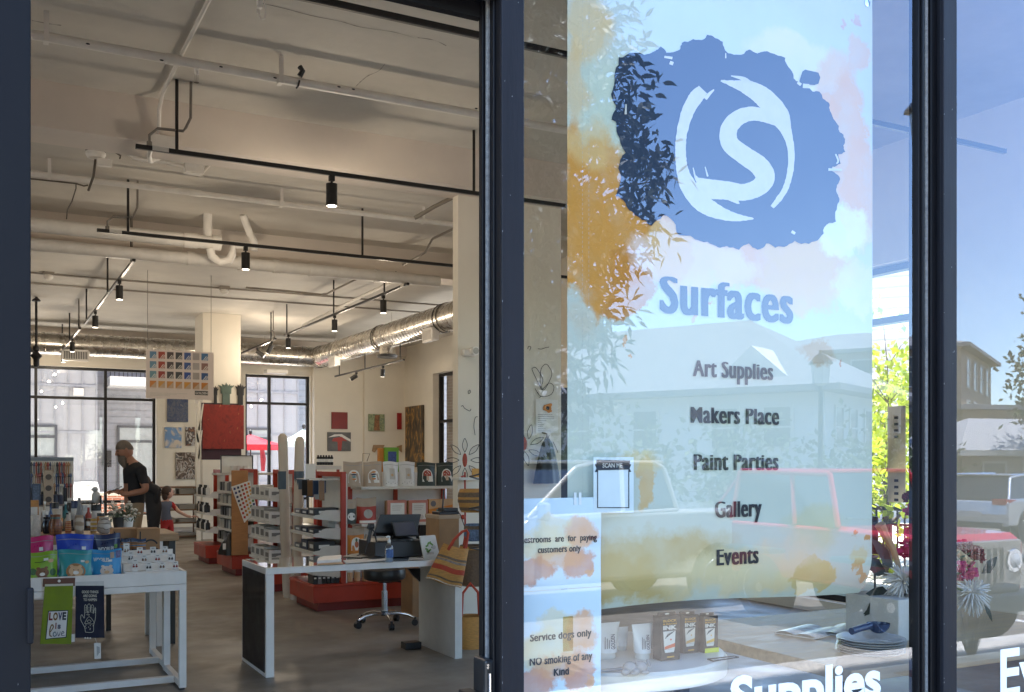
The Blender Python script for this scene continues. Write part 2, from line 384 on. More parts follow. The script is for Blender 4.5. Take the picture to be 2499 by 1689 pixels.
def floor_mat():
    M, n, out = nt('polished concrete'); L = n.links.new
    b = nn(n, 'ShaderNodeBsdfPrincipled'); L(b.outputs[0], out.inputs[0])
    tc = nn(n, 'ShaderNodeTexCoord')
    a = nn(n, 'ShaderNodeTexNoise'); a.inputs['Scale'].default_value = .9; a.inputs['Detail'].default_value = 7; a.inputs['Roughness'].default_value = .6; a.inputs['Distortion'].default_value = .3
    mp = nn(n, 'ShaderNodeMapping'); mp.inputs['Scale'].default_value = (1, 1.25, 1); L(tc.outputs['Object'], mp.inputs[0]); L(mp.outputs[0], a.inputs['Vector'])
    cr = nn(n, 'ShaderNodeValToRGB'); e = cr.color_ramp.elements
    e[0].position = .33; e[0].color = (.155,.135,.11,1); e[1].position = .68; e[1].color = (.30,.268,.225,1); x = e.new(.5); x.color = (.225,.20,.165,1)
    L(a.outputs[0], cr.inputs[0]); L(cr.outputs[0], b.inputs['Base Color'])
    g = nn(n, 'ShaderNodeTexNoise'); g.inputs['Scale'].default_value = 3.5; g.inputs['Detail'].default_value = 8; L(tc.outputs['Object'], g.inputs['Vector'])
    mr = nn(n, 'ShaderNodeMapRange'); mr.inputs[1].default_value = .3; mr.inputs[2].default_value = .7; mr.inputs[3].default_value = .36; mr.inputs[4].default_value = .62; L(g.outputs[0], mr.inputs[0]); L(mr.outputs[0], b.inputs['Roughness'])
    bp = nn(n, 'ShaderNodeBump'); bp.inputs['Strength'].default_value = .05; bp.inputs['Distance'].default_value = .02; L(g.outputs[0], bp.inputs['Height']); L(bp.outputs[0], b.inputs['Normal'])
    return M
CONCF = floor_mat()
ASPH = pm('asphalt', (.17,.145,.112), .85, var=.3, vs=3.5, bump=.4, bs=140)
PAVE = pm('sidewalk concrete', (.52,.47,.40), .85, var=.14, vs=3, bump=.2, bs=90)
KERB = pm('kerb concrete', (.5,.46,.40), .85, var=.15, vs=5)
GRASSG = pm('distant ground', (.10,.11,.06), .95, var=.3, vs=.2)
PAVER = brick_mat('brick pavers', (.30,.10,.06), (.42,.17,.10), (.32,.28,.24), 1, .21, .105, axis='XY')
BRICKR = brick_mat('red brick', (.34,.12,.075), (.45,.19,.12), (.55,.5,.45))
BRICKT = brick_mat('tan brick', (.40,.25,.16), (.50,.34,.23), (.5,.44,.38))
BRICKP = brick_mat('pink brick', (.45,.36,.31), (.52,.42,.37), (.6,.56,.52))

# ------------------------------------------------------------------ ground
GZ = -.42
def struct(name, mb, m): return tag(mb.build(name, m, origin=(0,0,0)), kind='structure')
struct('ground', MB().add([(-900,-900,GZ-.05),(900,-900,GZ-.05),(900,900,GZ-.05),(-900,900,GZ-.05)], [(0,1,2,3)]), GRASSG)
struct('street', MB().add([(-60,-30,GZ),(60,-30,GZ),(60,-1.62,GZ),(-60,-1.62,GZ)], [(0,1,2,3)]), ASPH)
m = MB(); m.box(-40,-1.5,-.6,40,2.05,-.03)
struct('sidewalk', m, PAVE)
struct('paver_patch', MB().box(5.9,-1.0,-.2,12,.55,-.026), PAVER)
struct('kerb', MB().box(-40,-1.66,-.6,40,-1.5,-.03), KERB)
m = MB()
for x in (-8,-5.2,-2.4,11.2,14,16.8): m.box(x-.06,-5.2,GZ-.02,x+.06,-1.75,GZ+.004)
struct('parking_lines', m, pm('road paint', (.62,.6,.56), .8, var=.25, vs=9))
struct('bounce_paving', MB().box(-40,2.05,-.6,-8.3,24.82,-.04), PAVE)  # unseen pale ground added to bounce daylight through the left window
struct('patio', MB().box(-40,24.82,-.6,60,60,-.04), pm('light pavers', (.52,.49,.45), .85, var=.1, vs=2))
struct('side_path', MB().box(7.82,2.05,-.6,40,24.82,-.045), brick_mat('path slabs', (.52,.50,.46), (.58,.55,.51), (.3,.3,.3), 1, .6, .6, axis='XY'))
FL = MB(); FL.box(-8,2.05,-.3,9.7,24.5,0)
struct('floor', FL, CONCF)

# ------------------------------------------------------------------ the shop building (shell)
B = thing('shop_building', 'art shop building with dark metal storefront and white beamed interior', 'building', (0, 2.05, 0))
EXT = pm('facade render', (.10,.10,.115), .7, var=.1)
MB().box(-8,2.05,3.62,7.8,2.3,4.5).build('facade_band', EXT, B)
MB().box(-8,2.05,4.8,10.3,24.9,16).build('unseen_shadow_storey', BRICKT, B)  # unseen floors, height set so their shadow covers the sidewalk
m = MB(); m.box(-8,2.05,4.502,10.3,24.9,4.8)
m.build('roof_slab', EXT, B)
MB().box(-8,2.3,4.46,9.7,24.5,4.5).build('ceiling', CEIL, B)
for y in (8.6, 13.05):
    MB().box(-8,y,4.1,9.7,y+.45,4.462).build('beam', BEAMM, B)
m = MB(); m.box(-8,24.05,4.22,9.7,24.5,4.461); m.box(-8,24.28,4.1,9.7,24.5,4.221)
m.build('ceiling_bulkhead', BEAMM, B)
MB().box(4.12,8.9,0,5.28,9.02,4.101).build('column', WALL, B)
MB().box(3.92,20.4,0,4.66,21.2,4.461).build('column', WALL, B)
# solid wall parts round the window openings
m = MB(); m.box(-8.25,2.05,0,-8,4.6,4.5); m.box(-8.25,10.7,0,-8,24.9,4.5); m.box(-8.25,4.6,3.3,-8,10.7,4.5); m.box(-8.25,4.6,0,-8,10.7,.6)
m.build('side_wall', WALL, B)
m = MB(); m.box(-8,24.5,0,-.29,24.8,4.5); m.box(3.66,24.5,0,5.71,24.8,4.5); m.box(7.31,24.5,0,10.0,24.8,4.5)
m.box(-.29,24.5,3.65,3.66,24.8,4.5); m.box(5.71,24.5,3.65,7.31,24.8,4.5)
m.box(-.29,24.5,0,3.66,24.8,.3); m.box(5.71,24.5,0,7.31,24.8,.3)
m.build('rear_wall', WALL, B)
m = MB(); m.box(7.48,13.7,0,9.7,14.0,4.46)
m.box(9.7,13.7,0,10.0,15.0,4.5); m.box(9.7,22.4,0,10.0,24.5,4.5); m.box(9.7,15,3.65,10,22.4,4.5); m.box(9.7,15,0,10,22.4,.3)
SW = [(6.1,9.6)]
ys = [2.3]+[a for p in SW for a in p]+[13.7]
for i in range(0, len(ys), 2): m.box(7.48,ys[i],0,7.8,ys[i+1],4.5)
for a, b in SW: m.box(7.48,a,3.36,7.8,b,4.5); m.box(7.48,a,0,7.8,b,.12)
m.build('side_wall', WALL, B)
MB().box(7.35,24.3,0,9.7,24.5,4.46).build('display_wall', WALL, B)
MB().box(8.62,24.22,0,9.7,24.3,4.46).build('display_wall', WALL, B)
MB().box(7.82,13.75,-.2,10.25,14.6,4.4).build('brick_pier', BRICKP, B)
MB().box(10.02,21.2,-.2,10.6,22.3,4.4).build('brick_pier', BRICKP, B)

def window(y0=None, x0=None, x1=None, z0=.3, z1=3.65, X=None, mull=(), rails=(), t=.06, d=.1, gm=None, name='shop_window', y1=None, label=None):
    """frame mesh with a pane child, in a wall facing y (x0..x1 at y0) or facing x (y0..y1 at X)"""
    f = MB(); p = MB()
    def bx(a, b, c, e):
        if X is None: f.box(a, y0, c, b, y0+d, e)
        else: f.box(X, a, c, X+d, b, e)
    a0, a1 = (x0, x1) if X is None else (y0, y1)
    bx(a0, a0+t, z0, z1); bx(a1-t, a1, z0, z1); bx(a0+t, a1-t, z1-t, z1); bx(a0+t, a1-t, z0, z0+t)
    for q in mull: bx(q-t/2, q+t/2, z0+t, z1-t)
    cuts = [a0+t]+[v for q in mull for v in (q-t/2, q+t/2)]+[a1-t]
    for z in rails:
        for i in range(0, len(cuts), 2): bx(cuts[i], cuts[i+1], z-t/2, z+t/2)
    if X is None: p.add([(a0+.01,y0+d*.5,z0+.01),(a1-.01,y0+d*.5,z0+.01),(a1-.01,y0+d*.5,z1-.01),(a0+.01,y0+d*.5,z1-.01)], [(0,1,2,3)])
    else: p.add([(X+d*.5,a0+.01,z0+.01),(X+d*.5,a1-.01,z0+.01),(X+d*.5,a1-.01,z1-.01),(X+d*.5,a0+.01,z1-.01)], [(0,1,2,3)])
    o = f.build(name, BLACKM, B)
    if label: o['label'] = label
    p.build('pane', gm or GLASSI, o)
    return o
window(24.62, -.29, 3.66, mull=(1.145,2.58), rails=(2.96,.62), label='wide black framed rear window behind the man')
window(4.6, X=-8.2, y1=10.7, z0=.6, z1=3.3, mull=(6.6,8.6), rails=(2.6,))  # unseen window added in the left wall to brighten the ceiling
window(24.62, 5.71, 7.31, mull=(6.32,), rails=(2.96,.62), label='narrow black framed rear window by the red umbrella')
window(15.0, X=9.86, y1=22.4, mull=(18,20.4,21.5), rails=(2.5,), t=.07)
window(6.1, X=7.6, y1=9.6, z0=.12, z1=3.36, mull=(8.0,), rails=(2.85,), label='side window with trees outside')

# ------------------------------------------------------------------ storefront: frames, door opening, glazing
def post(x0, x1, yb, label=None):
    """aluminium post: face plate, dark return with gasket on its left side"""
    m = MB(); m.box(x0,2.05,-.03,x1,2.062,3.62)
    o = m.build('frame_post', FRAMEM, B, bevel=.002)
    if label: o['label'] = label
    m = MB(); m.box(x0+.002,2.0622,-.03,x1-.002,yb,3.62)
    m.box(x0-.004,2.085,-.03,x0+.0018,2.092,3.62)
    if yb > 2.15: m.box(x0-.006,2.138,-.03,x0+.0018,2.15,3.62)
    m.build('post_return', FRAMEB, o, bevel=.0015)
    if yb > 2.15: MB().tube([(x0-.002,2.118,-.02),(x0-.003,2.119,1.2),(x0-.002,2.117,2.5),(x0-.002,2.118,3.6)], .0055, 7).build('weather_strip', GASKET, o, smooth=True)
    return o
# left jamb, door jamb, window mullion, right side
o = MB().box(-.10,2.05,-.03,.087,2.174,3.62).build('door_jamb', pm('jamb paint', (.0045,.0045,.0065), .6, var=.3, vs=5, spec=.18, stretch=(1,1,.4)), B, bevel=.003)
m = MB(); m.box(.080,2.036,1.17,.0915,2.0495,1.272)
m.build('handle_plate', MATS['jamb paint'], o, bevel=.003)
post(1.059, 1.1175, 2.174, 'centre storefront post beside the banner')
post(2.535, 2.594, 2.125, 'right storefront post between the two windows')
# chips and specks of worn paint on the two posts and the jamb
CHIP = pm('bare paint chip', (.22,.22,.22), .7, var=.3, vs=90)
for x0_, x1_, y_, lab in ((1.059,1.1175,2.0497,'centre storefront'),(2.535,2.594,2.0497,'right storefront'),(-.02,.087,2.0497,None)):
    m = MB()
    for k in range(26 if lab else 8):
        e = random.random() < .55; x = random.choice((x0_+.001, x1_-.003)) if e else random.uniform(x0_+.004, x1_-.006); z = random.uniform(.8,2.95); w, h = random.uniform(.0006,.0022), random.uniform(.0008,.007)
        m.prism([(x,y_,z),(x+w,y_,z+h*.2),(x+w*.8,y_,z+h),(x+w*.2,y_,z+h*.8)], (0,-.0003,0))
    m.build('paint_chip', CHIP, o if lab is None else [q_ for q_ in bpy.data.objects if q_.get('label','').startswith(lab+' post')][0])
# door head
m = MB(); m.box(.087,2.05,2.60,1.059,2.062,3.62); o = m.build('door_head', FRAMEM, B)
m = MB(); m.box(.087,2.0622,2.592,1.0588,2.174,2.66); m.box(.087,2.0622,2.572,1.0588,2.085,2.592); m.box(.087,2.150,2.556,1.0588,2.174,2.592)
m.build('head_return', FRAMEB, o)
MB().tube([(.09,2.118,2.588),(.5,2.119,2.587),(1.055,2.118,2.588)], .0055, 7).build('weather_strip', GASKET, o, smooth=True)
MB().box(.087,2.09,2.66,1.059,2.15,3.62).build('transom_panel', FRAMEB, o)
# lock of the open door jamb
LK = thing('door_lock', 'black door latch with silver bar at the foot of the centre post', 'latch', W(1190,1680,2.1))
m = MB(); a = W(1165,1700,2.15); m.box(a.x-.012,2.085,.93,1.0585,2.15,1.045); m.build('latch_case', BLACKP, LK, bevel=.006)
m = MB(); m.cyl((1.0575-.012,2.082,.93),(1.0575-.012,2.082,1.015),.0045); m.build('latch_bar', CHROME, LK, smooth=True)
MB().box(a.x-.045,2.10,.955,a.x-.0125,2.16,.968).build('strike_plate', BLACKM, LK, bevel=.003)
m = MB()
for z in (1.028,1.034): m.cyl((1.04,2.0845,z),(1.04,2.082,z),.003)
m.build('screw', CHROME, LK)
def shopfront(x0, x1, label=None):
    f = MB(); f.box(x0,2.08,-.03,x1,2.12,.12); f.box(x0,2.08,3.5,x1,2.13,3.62)
    o = f.build('shop_window', FRAMEB, B)
    if label: o['label'] = label
    p = MB().add([(x0,2.10,.12),(x1,2.10,.12),(x1,2.10,3.5),(x0,2.10,3.5)], [(0,1,2,3)]).build('pane', GLASSF, o)
    return o
SP = [o_ for o_ in bpy.data.objects if o_.get('label', '').startswith('right storefront post')][0]
m = MB(); m.box(2.474,2.088,-.03,2.5349,2.125,3.62); m.box(2.482,2.080,-.03,2.489,2.0879,3.62); m.box(2.512,2.076,-.03,2.5345,2.0879,3.62)
m.build('glazing_stop', FRAMEB, SP, bevel=.0015)
MB().tube([(2.499,2.083,-.02),(2.4985,2.0825,1.3),(2.4995,2.083,2.4),(2.499,2.083,3.6)], .0055, 7).build('weather_strip', GASKET, SP, smooth=True)
WIN1 = shopfront(1.1155, 2.537, 'storefront window with the blue and orange banner')
WIN2 = shopfront(2.592, 4.05, 'storefront window reflecting the red off-road car')
shopfront(4.11, 7.4); MB().box(4.05,2.05,-.03,4.11,2.19,3.62).build('frame_post', FRAMEM, B); MB().box(7.4,2.05,-.03,7.8,2.3,3.62).build('corner_post', FRAMEM, B)
MB().box(-8,2.06,-.03,-.1,2.3,3.62).build('daylight_blocking_wall', BRICKT, B)  # unseen solid wall put in left of the door to cut daylight
# white vinyl lettering on the glass
DECAL = pm('white vinyl', (.9,.9,.9), .5, var=.02)
m = MB(); Yd = 2.0985
ptext(m, 'Supplies', 1783, 2150, 1751, 100, Yd, bold=.035)
m.build('lettering', DECAL, WIN1)
m = MB(); ptext(m, 'Events', 2442, 2442+262, 1700, 119, Yd, bold=.02)
m.build('lettering', DECAL, WIN2)
# ------------------------------------------------------------------ pipes under the ceiling
def pipe(name, label, pts, r, straps=(), couplings=(), cat='pipe', mat=None):
    o = thing(name, label, cat, pts[0])
    MB().tube(pts, r, 14).build('pipe_run', mat or PIPE, o, smooth=True)
    for x, z1 in straps:
        m = MB(); y, z = pts[0][1], pts[0][2]
        m.box(x-.016, y-r*1.15, z-r, x+.016, y-r*1.02, z1); m.box(x-.016, y-r*1.15, z-r*1.18, x+.016, y+r*1.1, z-r*1.02)
        m.build('strap', PIPE, o)
    for x, w in couplings:
        m = MB(); p = Vector((x, pts[0][1], pts[0][2])); m.cyl(p-XV*w/2, p+XV*w/2, r*1.14, n=16); m.build('coupling', PIPE, o, smooth=True)
    return o
sp = pipe('sprinkler_pipe', 'long white sprinkler pipe nearest the door, with dark scuffs', [(-3,7.3,4.3),(7.4,7.3,4.3)], .033, [(.40,4.46),(1.95,4.46)], [(1.2,.1)])
def sprinkler(x, y, z, root):
    m = MB(); m.cyl((x,y,z),(x,y,z-.045),.018,.014); m.build('sprinkler_head', PIPE, root, smooth=True)
    m = MB(); m.cyl((x-.012,y,z-.045),(x-.010,y,z-.095),.003); m.cyl((x+.012,y,z-.045),(x+.010,y,z-.095),.003); m.cyl((x,y,z-.095),(x,y,z-.1),.017); m.cyl((x,y,z-.045),(x,y,z-.09),.004)
    m.build('sprinkler_deflector', CHROME, root)
sprinkler(W(480,165,7.3).x, 7.3, 4.27, sp)
m = MB(); q = W(728,205,7.3); m.tube([(q.x,7.26,4.30),(q.x-.01,7.262,4.26),(q.x-.012,7.30,4.255)], .007); m.tube([(q.x,7.262,4.33),(q.x+.02,7.25,4.37),(q.x,7.26,4.4)], .02); m.build('black_tie', BLACKP, sp)
m = MB()
for px, py in ((215,107),(395,147),(540,163),(1163,265),(672,190),(828,212),(863,218)):
    q = W(px, py, 7.268); m.ball(q, (.014,.003,.006), 8, 5)
m.build('scuff', INK, sp)
pipe('sprinkler_pipe', 'white sprinkler pipe behind the second hanging light rail', [(-3,10.8,4.3),(7.4,10.8,4.3)], .03, [(.62,4.46),(2.9,4.46),(4.55,4.46)], [(2.0,.12)])
o = pipe('drain_pipe', 'fat white drain pipe ending in an elbow trap', [(-3,12.3,4.125),(2.55,12.3,4.125)], .08, [], [(2.22,.16),(2.52,.1)])
m = MB(); m.tube([(2.45,12.3,4.05),(2.47,12.3,3.96),(2.56,12.3,3.90),(2.67,12.3,3.93),(2.71,12.3,4.02)], .05, 14); m.tube([(2.71,12.3,4.0),(2.72,12.3,4.12),(2.9,12.3,4.13)], .047, 12)
m.tube([(2.98,12.32,4.08),(2.98,12.32,4.18),(2.9,12.25,4.28),(2.80,12.15,4.46)], .042, 12); m.tube([(2.42,12.3,4.15),(2.42,12.3,4.46)], .05, 14)
m.build('elbow', PIPE, o, smooth=True)
pipe('drain_pipe', 'white drain pipe with couplings just before the second beam', [(-3,12.72,3.99),(5.6,12.72,3.99)], .075, [], [(2.3,.09),(2.9,.08),(3.35,.07),(3.8,.05),(4.7,.06)])
for y, z, lb in ((17.3,4.445,'thin dark conduit across the ceiling with a round detector'),(18.3,4.445,'thin dark conduit across the far ceiling')):
    m = MB(); m.tube([(0,y,z),(3,y+.02,z-.004),(6,y,z),(9,y,z)], .014, 6)
    tag(m.build('conduit', pm('grey conduit',(.30,.27,.23),.5,m=.4), smooth=True), lb, 'conduit')
# conduit running into the shop, over the beam and down to a junction box
q0, q1 = W(405,2,5.6), W(358,122,7.0)
m = MB(); m.tube([(1.30,3,4.44),(1.30,7.28,4.44),(1.30,8.40,4.43),(1.30,8.55,4.36),(1.30,8.568,4.2),(1.30,8.57,4.15)], .016, 8)
j = tag(m.build('conduit', PIPE, smooth=True), 'white conduit bending down the face of the first beam', 'conduit')
b = thing('junction_box', 'white surface junction box at the end of the conduit on the beam', 'junction box', (1.3,8.5,4.05))
MB().box(1.22,8.52,4.05,1.44,8.6,4.15).build('box_cover', PIPE, b, bevel=.006)
MB().tube([(1.24,8.56,4.06),(1.25,8.75,4.03),(1.30,9.0,4.06),(1.42,9.6,4.25),(1.55,10.1,4.42)], .02, 9).build('pipe_run', PIPE, b, smooth=True)
q = W(473,410,10.25); MB().box(q.x-.09,10.2,q.z-.06,q.x+.09,10.3,q.z+.09).build('outlet_box', PIPE, b, bevel=.005)
m = MB(); q2 = W(305,372,9.4); m.tube([W(308,368,10.15), W(322,384,10.2), W(350,390,10.22), W(400,396,10.25), W(452,407,10.25)], .022, 8); m.build('branch_pipe', PIPE, b, smooth=True)
m = MB(); m.tube([(2.05,9.6,4.45),(2.02,10.7,4.46)], .018); m.build('branch_pipe', PIPE, b, smooth=True)
# strobe detector
o = thing('smoke_detector', 'white ceiling alarm with round dark base near the first beam', 'alarm', W(236,372,10.15))
q = W(234,372,10.15)
m = MB(); m.lathe([(.085,.09),(.09,.03),(.088,0)], q, 18); m.build('base', pm('grey base',(.20,.17,.14),.6), o, smooth=True)
m = MB(); m.lathe([(.088,0),(.092,-.02),(.07,-.055),(.03,-.065)], q, 18); m.build('dome', PIPE, o, smooth=True)
m = MB(); m.obox(q+Vector((.07,-.05,-.10)), .13,.06,.07); m.build('strobe', PIPE, o, bevel=.006)
m = MB(); m.tube([q+Vector((.08,0,.03)), q+Vector((.16,0,.03)), q+Vector((.22,0,.0)), q+Vector((.21,0,-.03))], .008); m.tube([q+Vector((0,0,-.06)),q+Vector((-.01,.1,-.2)),q+Vector((-.04,.25,-.3))], .012); m.cyl(q+Vector((0,0,.08)), (q.x,q.y,4.46), .03)
m.build('cable', pm('brown cable',(.10,.08,.06),.6), o, smooth=True)
m = MB(); m.tube([W(70,436,10.6),W(130,442,10.7),W(186,448,10.74),W(205,454,10.74),W(215,452,10.75)], .008); m.tube([W(186,448,10.74),W(186,460,10.72),W(176,492,10.7),W(165,512,10.7),W(163,535,10.7)], .006)
tag(m.build('cable', pm('brown cable',(.10,.08,.06),.6), smooth=True), 'loose dark cable drooping below the second sprinkler pipe', 'cable')
# hook-up adaptor hanging from the ceiling near the door
o = thing('hanging_adaptor', 'white power adaptor with a loose wire under the ceiling', 'adaptor', W(632,20,6.0))
m = MB(); a, b_ = W(628,-12,6.0), W(640,22,6.0); m.box(a.x,5.98,b_.z,b_.x,6.02,a.z+.1); m.build('case', WHITEM, o, bevel=.005)
m = MB(); m.tube([W(632,22,6.0),W(633,36,6.0),W(638,48,6.0),W(646,46,6.0),W(648,30,6.0),W(645,0,6.0),W(640,-60,6.0)], .004); m.cyl(W(631,24,6), W(631,34,6), .007); m.build('wire', WHITEM, o, smooth=True)
for pts in ([(868,212),(880,200),(897,186),(910,180),(926,172),(940,156)],[(640,8),(700,22),(760,38),(830,52),(880,66),(960,78),(1010,92)],[(78,50),(120,58),(150,62)],[(1020,92),(1060,98),(1090,112)]):
    m = ribbon(MB(), [(x,y,1.1+.8*random.random()) for x, y in pts], lambda x, y: (lambda d: Vector((d.x*(4.4585-CH)/d.z, d.y*(4.4585-CH)/d.z, 4.4585)))(ray(x, y)), 4, .5)
    m.build('plaster_crack', pm('crack grey', (.30,.27,.235), .9), B)  # thin darker lines for cracks in the plaster
DK = pm('grey conduit',(.30,.27,.23),.5)
m = MB(); m.tube([W(985,646,12.9),W(1012,632,12.6),W(1038,616,12.3),W(1056,583,11.9),W(1085,569,11.5),W(1112,556,11.2)], .016, 7)
tag(m.build('conduit', DK, smooth=True), 'bent grey conduit beside the column head', 'conduit')
m = MB(); m.tube([W(600,702,15.5),W(690,709,15.4),W(785,719,15.2),W(800,717,15),W(812,710,14.8),W(880,677,14.0),W(897,668,13.8)], .016, 7)
tag(m.build('conduit', DK, smooth=True), 'grey conduit turning a corner above the right light track', 'conduit')
m = MB(); m.tube([W(1012,533,9.6),W(1060,505,9.5),W(1110,480,9.4)], .022, 7)
tag(m.build('conduit', DK, smooth=True), 'short grey conduit on the ceiling right of the second rail', 'conduit')
m = MB(); m.tube([W(740,795,18),W(870,730,16),W(950,692,14.6)], .025, 7)
tag(m.build('sprinkler_pipe', PIPE, smooth=True), 'white pipe running along above the right light track', 'pipe')
for px, py, y, lb in ((119,668,17.2,'small round detector at the left end of the far conduit'),(548,704,17.2,'small round detector in the middle of the far conduit')):
    o = thing('detector', lb, 'detector', W(px,py,y)); q = W(px,py,y)
    m = MB(); m.box(q.x-.08,y-.05,q.z-.02,q.x+.08,y+.05,4.46); m.build('back_box', DK, o, bevel=.004)
    m = MB(); m.ball(q+Vector((0,0,-.05)), (.07,.07,.05)); m.build('dome', PIPE, o, smooth=True)

# ------------------------------------------------------------------ light tracks
LENS = emit_mat('lamp lens', (1, .88, .70), 1.2)
def track(label, p0, p1, rods, w=.036, lamp_end=None, z1=4.46, cable=None):
    p0, p1 = Vector(p0), Vector(p1); d = (p1-p0).normalized(); s = d.cross(ZV)
    o = thing('light_track', label, 'light track', p0)
    M = Matrix((d, s, ZV)).transposed()
    m = MB(); m.obox((p0+p1)/2, (p1-p0).length, w, .034, M); m.build('rail', TRACKM, o, bevel=.003)
    m = MB(); m.obox((p0+p1)/2-ZV*.0178, (p1-p0).length-.02, w*.42, .003, M); m.build('rail_groove', pm('rail contact',(.30,.28,.25),.4,m=.6), o)
    for t in rods:
        q = p0+d*t
        m = MB(); m.cyl(q+ZV*.017, (q.x,q.y,z1), .013, n=8); m.build('hanging_rod', TRACKM, o, smooth=True)
    if cable is not None:
        q = p0+d*cable
        m = MB(); a = p0+d*.10; m.tube([a+ZV*.02, a+ZV*.10, a+ZV*.16+d*.06, a+ZV*.17+d*.25, q-d*.06+ZV*.2, q-d*.025+ZV*.28, q-d*.022+ZV*.6], .011, 7)
        m.cyl(a+ZV*.017, a+ZV*.05, .02); m.build('feed_cable', pm('grey cable',(.22,.19,.16),.5), o, smooth=True)
        m = MB(); m.obox(p0+d*.18+ZV*.001, .12, w*1.05, .035, M); m.build('feed_clip', SHELFW, o)
    return o
RH = 3.9
track('black light rail just inside the door, highest in view', (-2.5,5.1,RH), (7.0,5.1,RH), [.3,3.0,6.0])
track('long black light rail in front of the first beam', (1.06,8.1,RH), (6.5,8.1,RH), [W(432,300,8.1).x-1.06, W(1157,400,8.1).x-1.06], cable=.43)
track('long black light rail below the drain pipes', (1.09,11.2,RH), (7.0,11.2,RH), [W(313,500,11.2).x-1.09, W(885,500,11.2).x-1.09, 4.6], cable=.42)
track('left light track running into the shop', (1.64,12.65,RH), (1.64,18.8,RH), [.25,2.75,5.9], cable=.22)
track('farther left light track above the grille', (1.62,19.5,RH), (1.60,24.0,RH), [.25,2.2,4.0], cable=.25)
track('right light track running into the shop', (5.10,12.6,RH), (5.10,18.75,RH), [.9,3.2,6.0], cable=.5)
track('farther right light track beside the column', (5.10,19.4,RH), (5.10,23.6,RH), [.35,3.0], cable=.2)
track('short light track hung under the right duct', (7.20,18.0,3.47), (7.20,22.2,3.47), [.2,2.2,3.9], z1=3.83)
def spot(p, label, lit=True, tilt=0, az=0, L=.17, r=.046, first=[None]):
    """cylinder spot on an adaptor; p = point on the underside of the track; lens at its lower end"""
    p = Vector(p)
    o = thing('spotlight', label, 'spotlight', p, 'cylinder spotlights on the light tracks')
    m = MB(); m.box(p.x-.022,p.y-.022,p.z-.045,p.x+.022,p.y+.022,p.z); m.cyl(p-ZV*.045, p-ZV*.085, .010, n=10); m.build('adaptor', TRACKM, o, bevel=.003)
    M = Matrix.Rotation(R(az), 3, 'Z')@Matrix.Rotation(R(tilt), 3, 'X'); d = M@Vector((0,0,-1)); c = p-ZV*.08
    m = MB(); m.cyl(c-d*.012, c+d*L, r, n=22); m.build('lamp_body', TRACKM, o, smooth=True)
    m = MB(); m.cyl(c+d*L, c+d*(L+.004), r*.82, n=22); ln = m.build('lamp_lens', LENS if lit else pm('dark lens',(.05,.05,.05),.2), o)
    if lit:
        l = bpy.data.lights.new('spot lamp', 'POINT'); l.energy = LAMP_W; l.color = (1,.85,.66); l.shadow_soft_size = .03
        lo = bpy.data.objects.new('lamp', l); COL.objects.link(lo); lo.parent = o; lo.location = c+d*(L+.05)-p
    return o
zt = RH-.019
spot((W(810,430,8.1).x,8.1,zt), 'large black spotlight hanging from the rail in front of the first beam')
spot((W(600,600,11.2).x,11.2,zt), 'black spotlight in the middle of the rail below the drain pipes')
spot((1.64, WX(292,688,1.64).y, zt), 'nearest black spotlight on the left light track')
spot((1.64, WX(233,765,1.64).y, zt), 'second black spotlight on the left light track, nearer its far end', lit=True)
spot((1.61, WX(177,826,1.61).y, zt), 'black spotlight on the farther left track above the wall grille')
spot((1.61, 23.3, zt), 'last black spotlight on the farther left track near the rear window')
spot((5.1, WX(936,722,5.1).y, zt), 'nearest black spotlight on the right light track')
spot((5.1, WX(817,770,5.1).y, zt), 'middle black spotlight on the right light track')
spot((5.1, WX(704,812,5.1).y, zt), 'farthest black spotlight on the right light track')
spot((5.1, WX(663,833,5.1).y, zt), 'tilted black spotlight on the farther right track', tilt=28, az=60)
spot((5.1, WX(628,846,5.1).y, zt), 'steeply tilted black spotlight beside the far column', tilt=-55, az=75)
spot((7.2, WX(870,905,7.2).y, 3.453), 'spotlight with bright lens under the right duct', tilt=60, az=50, L=.14)
spot((7.2, WX(935,886,7.2).y, 3.453), 'unlit looking spotlight under the right duct', tilt=10, az=0, L=.14)

# ------------------------------------------------------------------ spiral ducts
def duct(label, p0, p1, r, caps=()):
    p0, p1 = Vector(p0), Vector(p1); d = (p1-p0).normalized(); L = (p1-p0).length
    o = thing('spiral_duct', label, 'duct', p0)
    q = d.to_track_quat('Z','Y').to_matrix(); m = MB(); n = 28
    prof = []; t = 0
    while t < L:
        prof += [(t, r), (t+.118, r), (t+.122, r+.007), (t+.136, r+.007), (t+.14, r)]; t += .142
    prof.append((L, r))
    vs = [p0+d*a+q@Vector((math.cos(2*math.pi*i/n)*b, math.sin(2*math.pi*i/n)*b, 0)) for a, b in prof for i in range(n)]
    k = len(prof); m.add(vs, [(a*n+i, a*n+(i+1)%n, (a+1)*n+(i+1)%n, (a+1)*n+i) for a in range(k-1) for i in range(n)])
    m.build('duct_wall', DUCTM, o, smooth=True)
    for t, w in caps:
        m = MB(); m.cyl(p0+d*t, p0+d*(t+w), r+.014, n=28); m.build('duct_collar', DUCTM, o, smooth=True)
        for e in (.008, w-.02):
            m = MB(); m.cyl(p0+d*(t+e), p0+d*(t+e+.012), r+.024, n=28); m.build('duct_seam', pm('dark seam',(.06,.055,.05),.5,m=.5), o, smooth=True)
    for t in [1.2, L*.5, L-1.3]:
        a = p0+d*t; m = MB(); m.cyl(a+ZV*r, (a.x,a.y,4.46), .005, n=6); m.build('hanger_wire', DUCTM, o)
    return o
DA = duct('spiral metal duct along the rear wall above the windows', (-2,23.4,4.02), (7.2,23.4,4.02), .235, [(6.7,.12)])
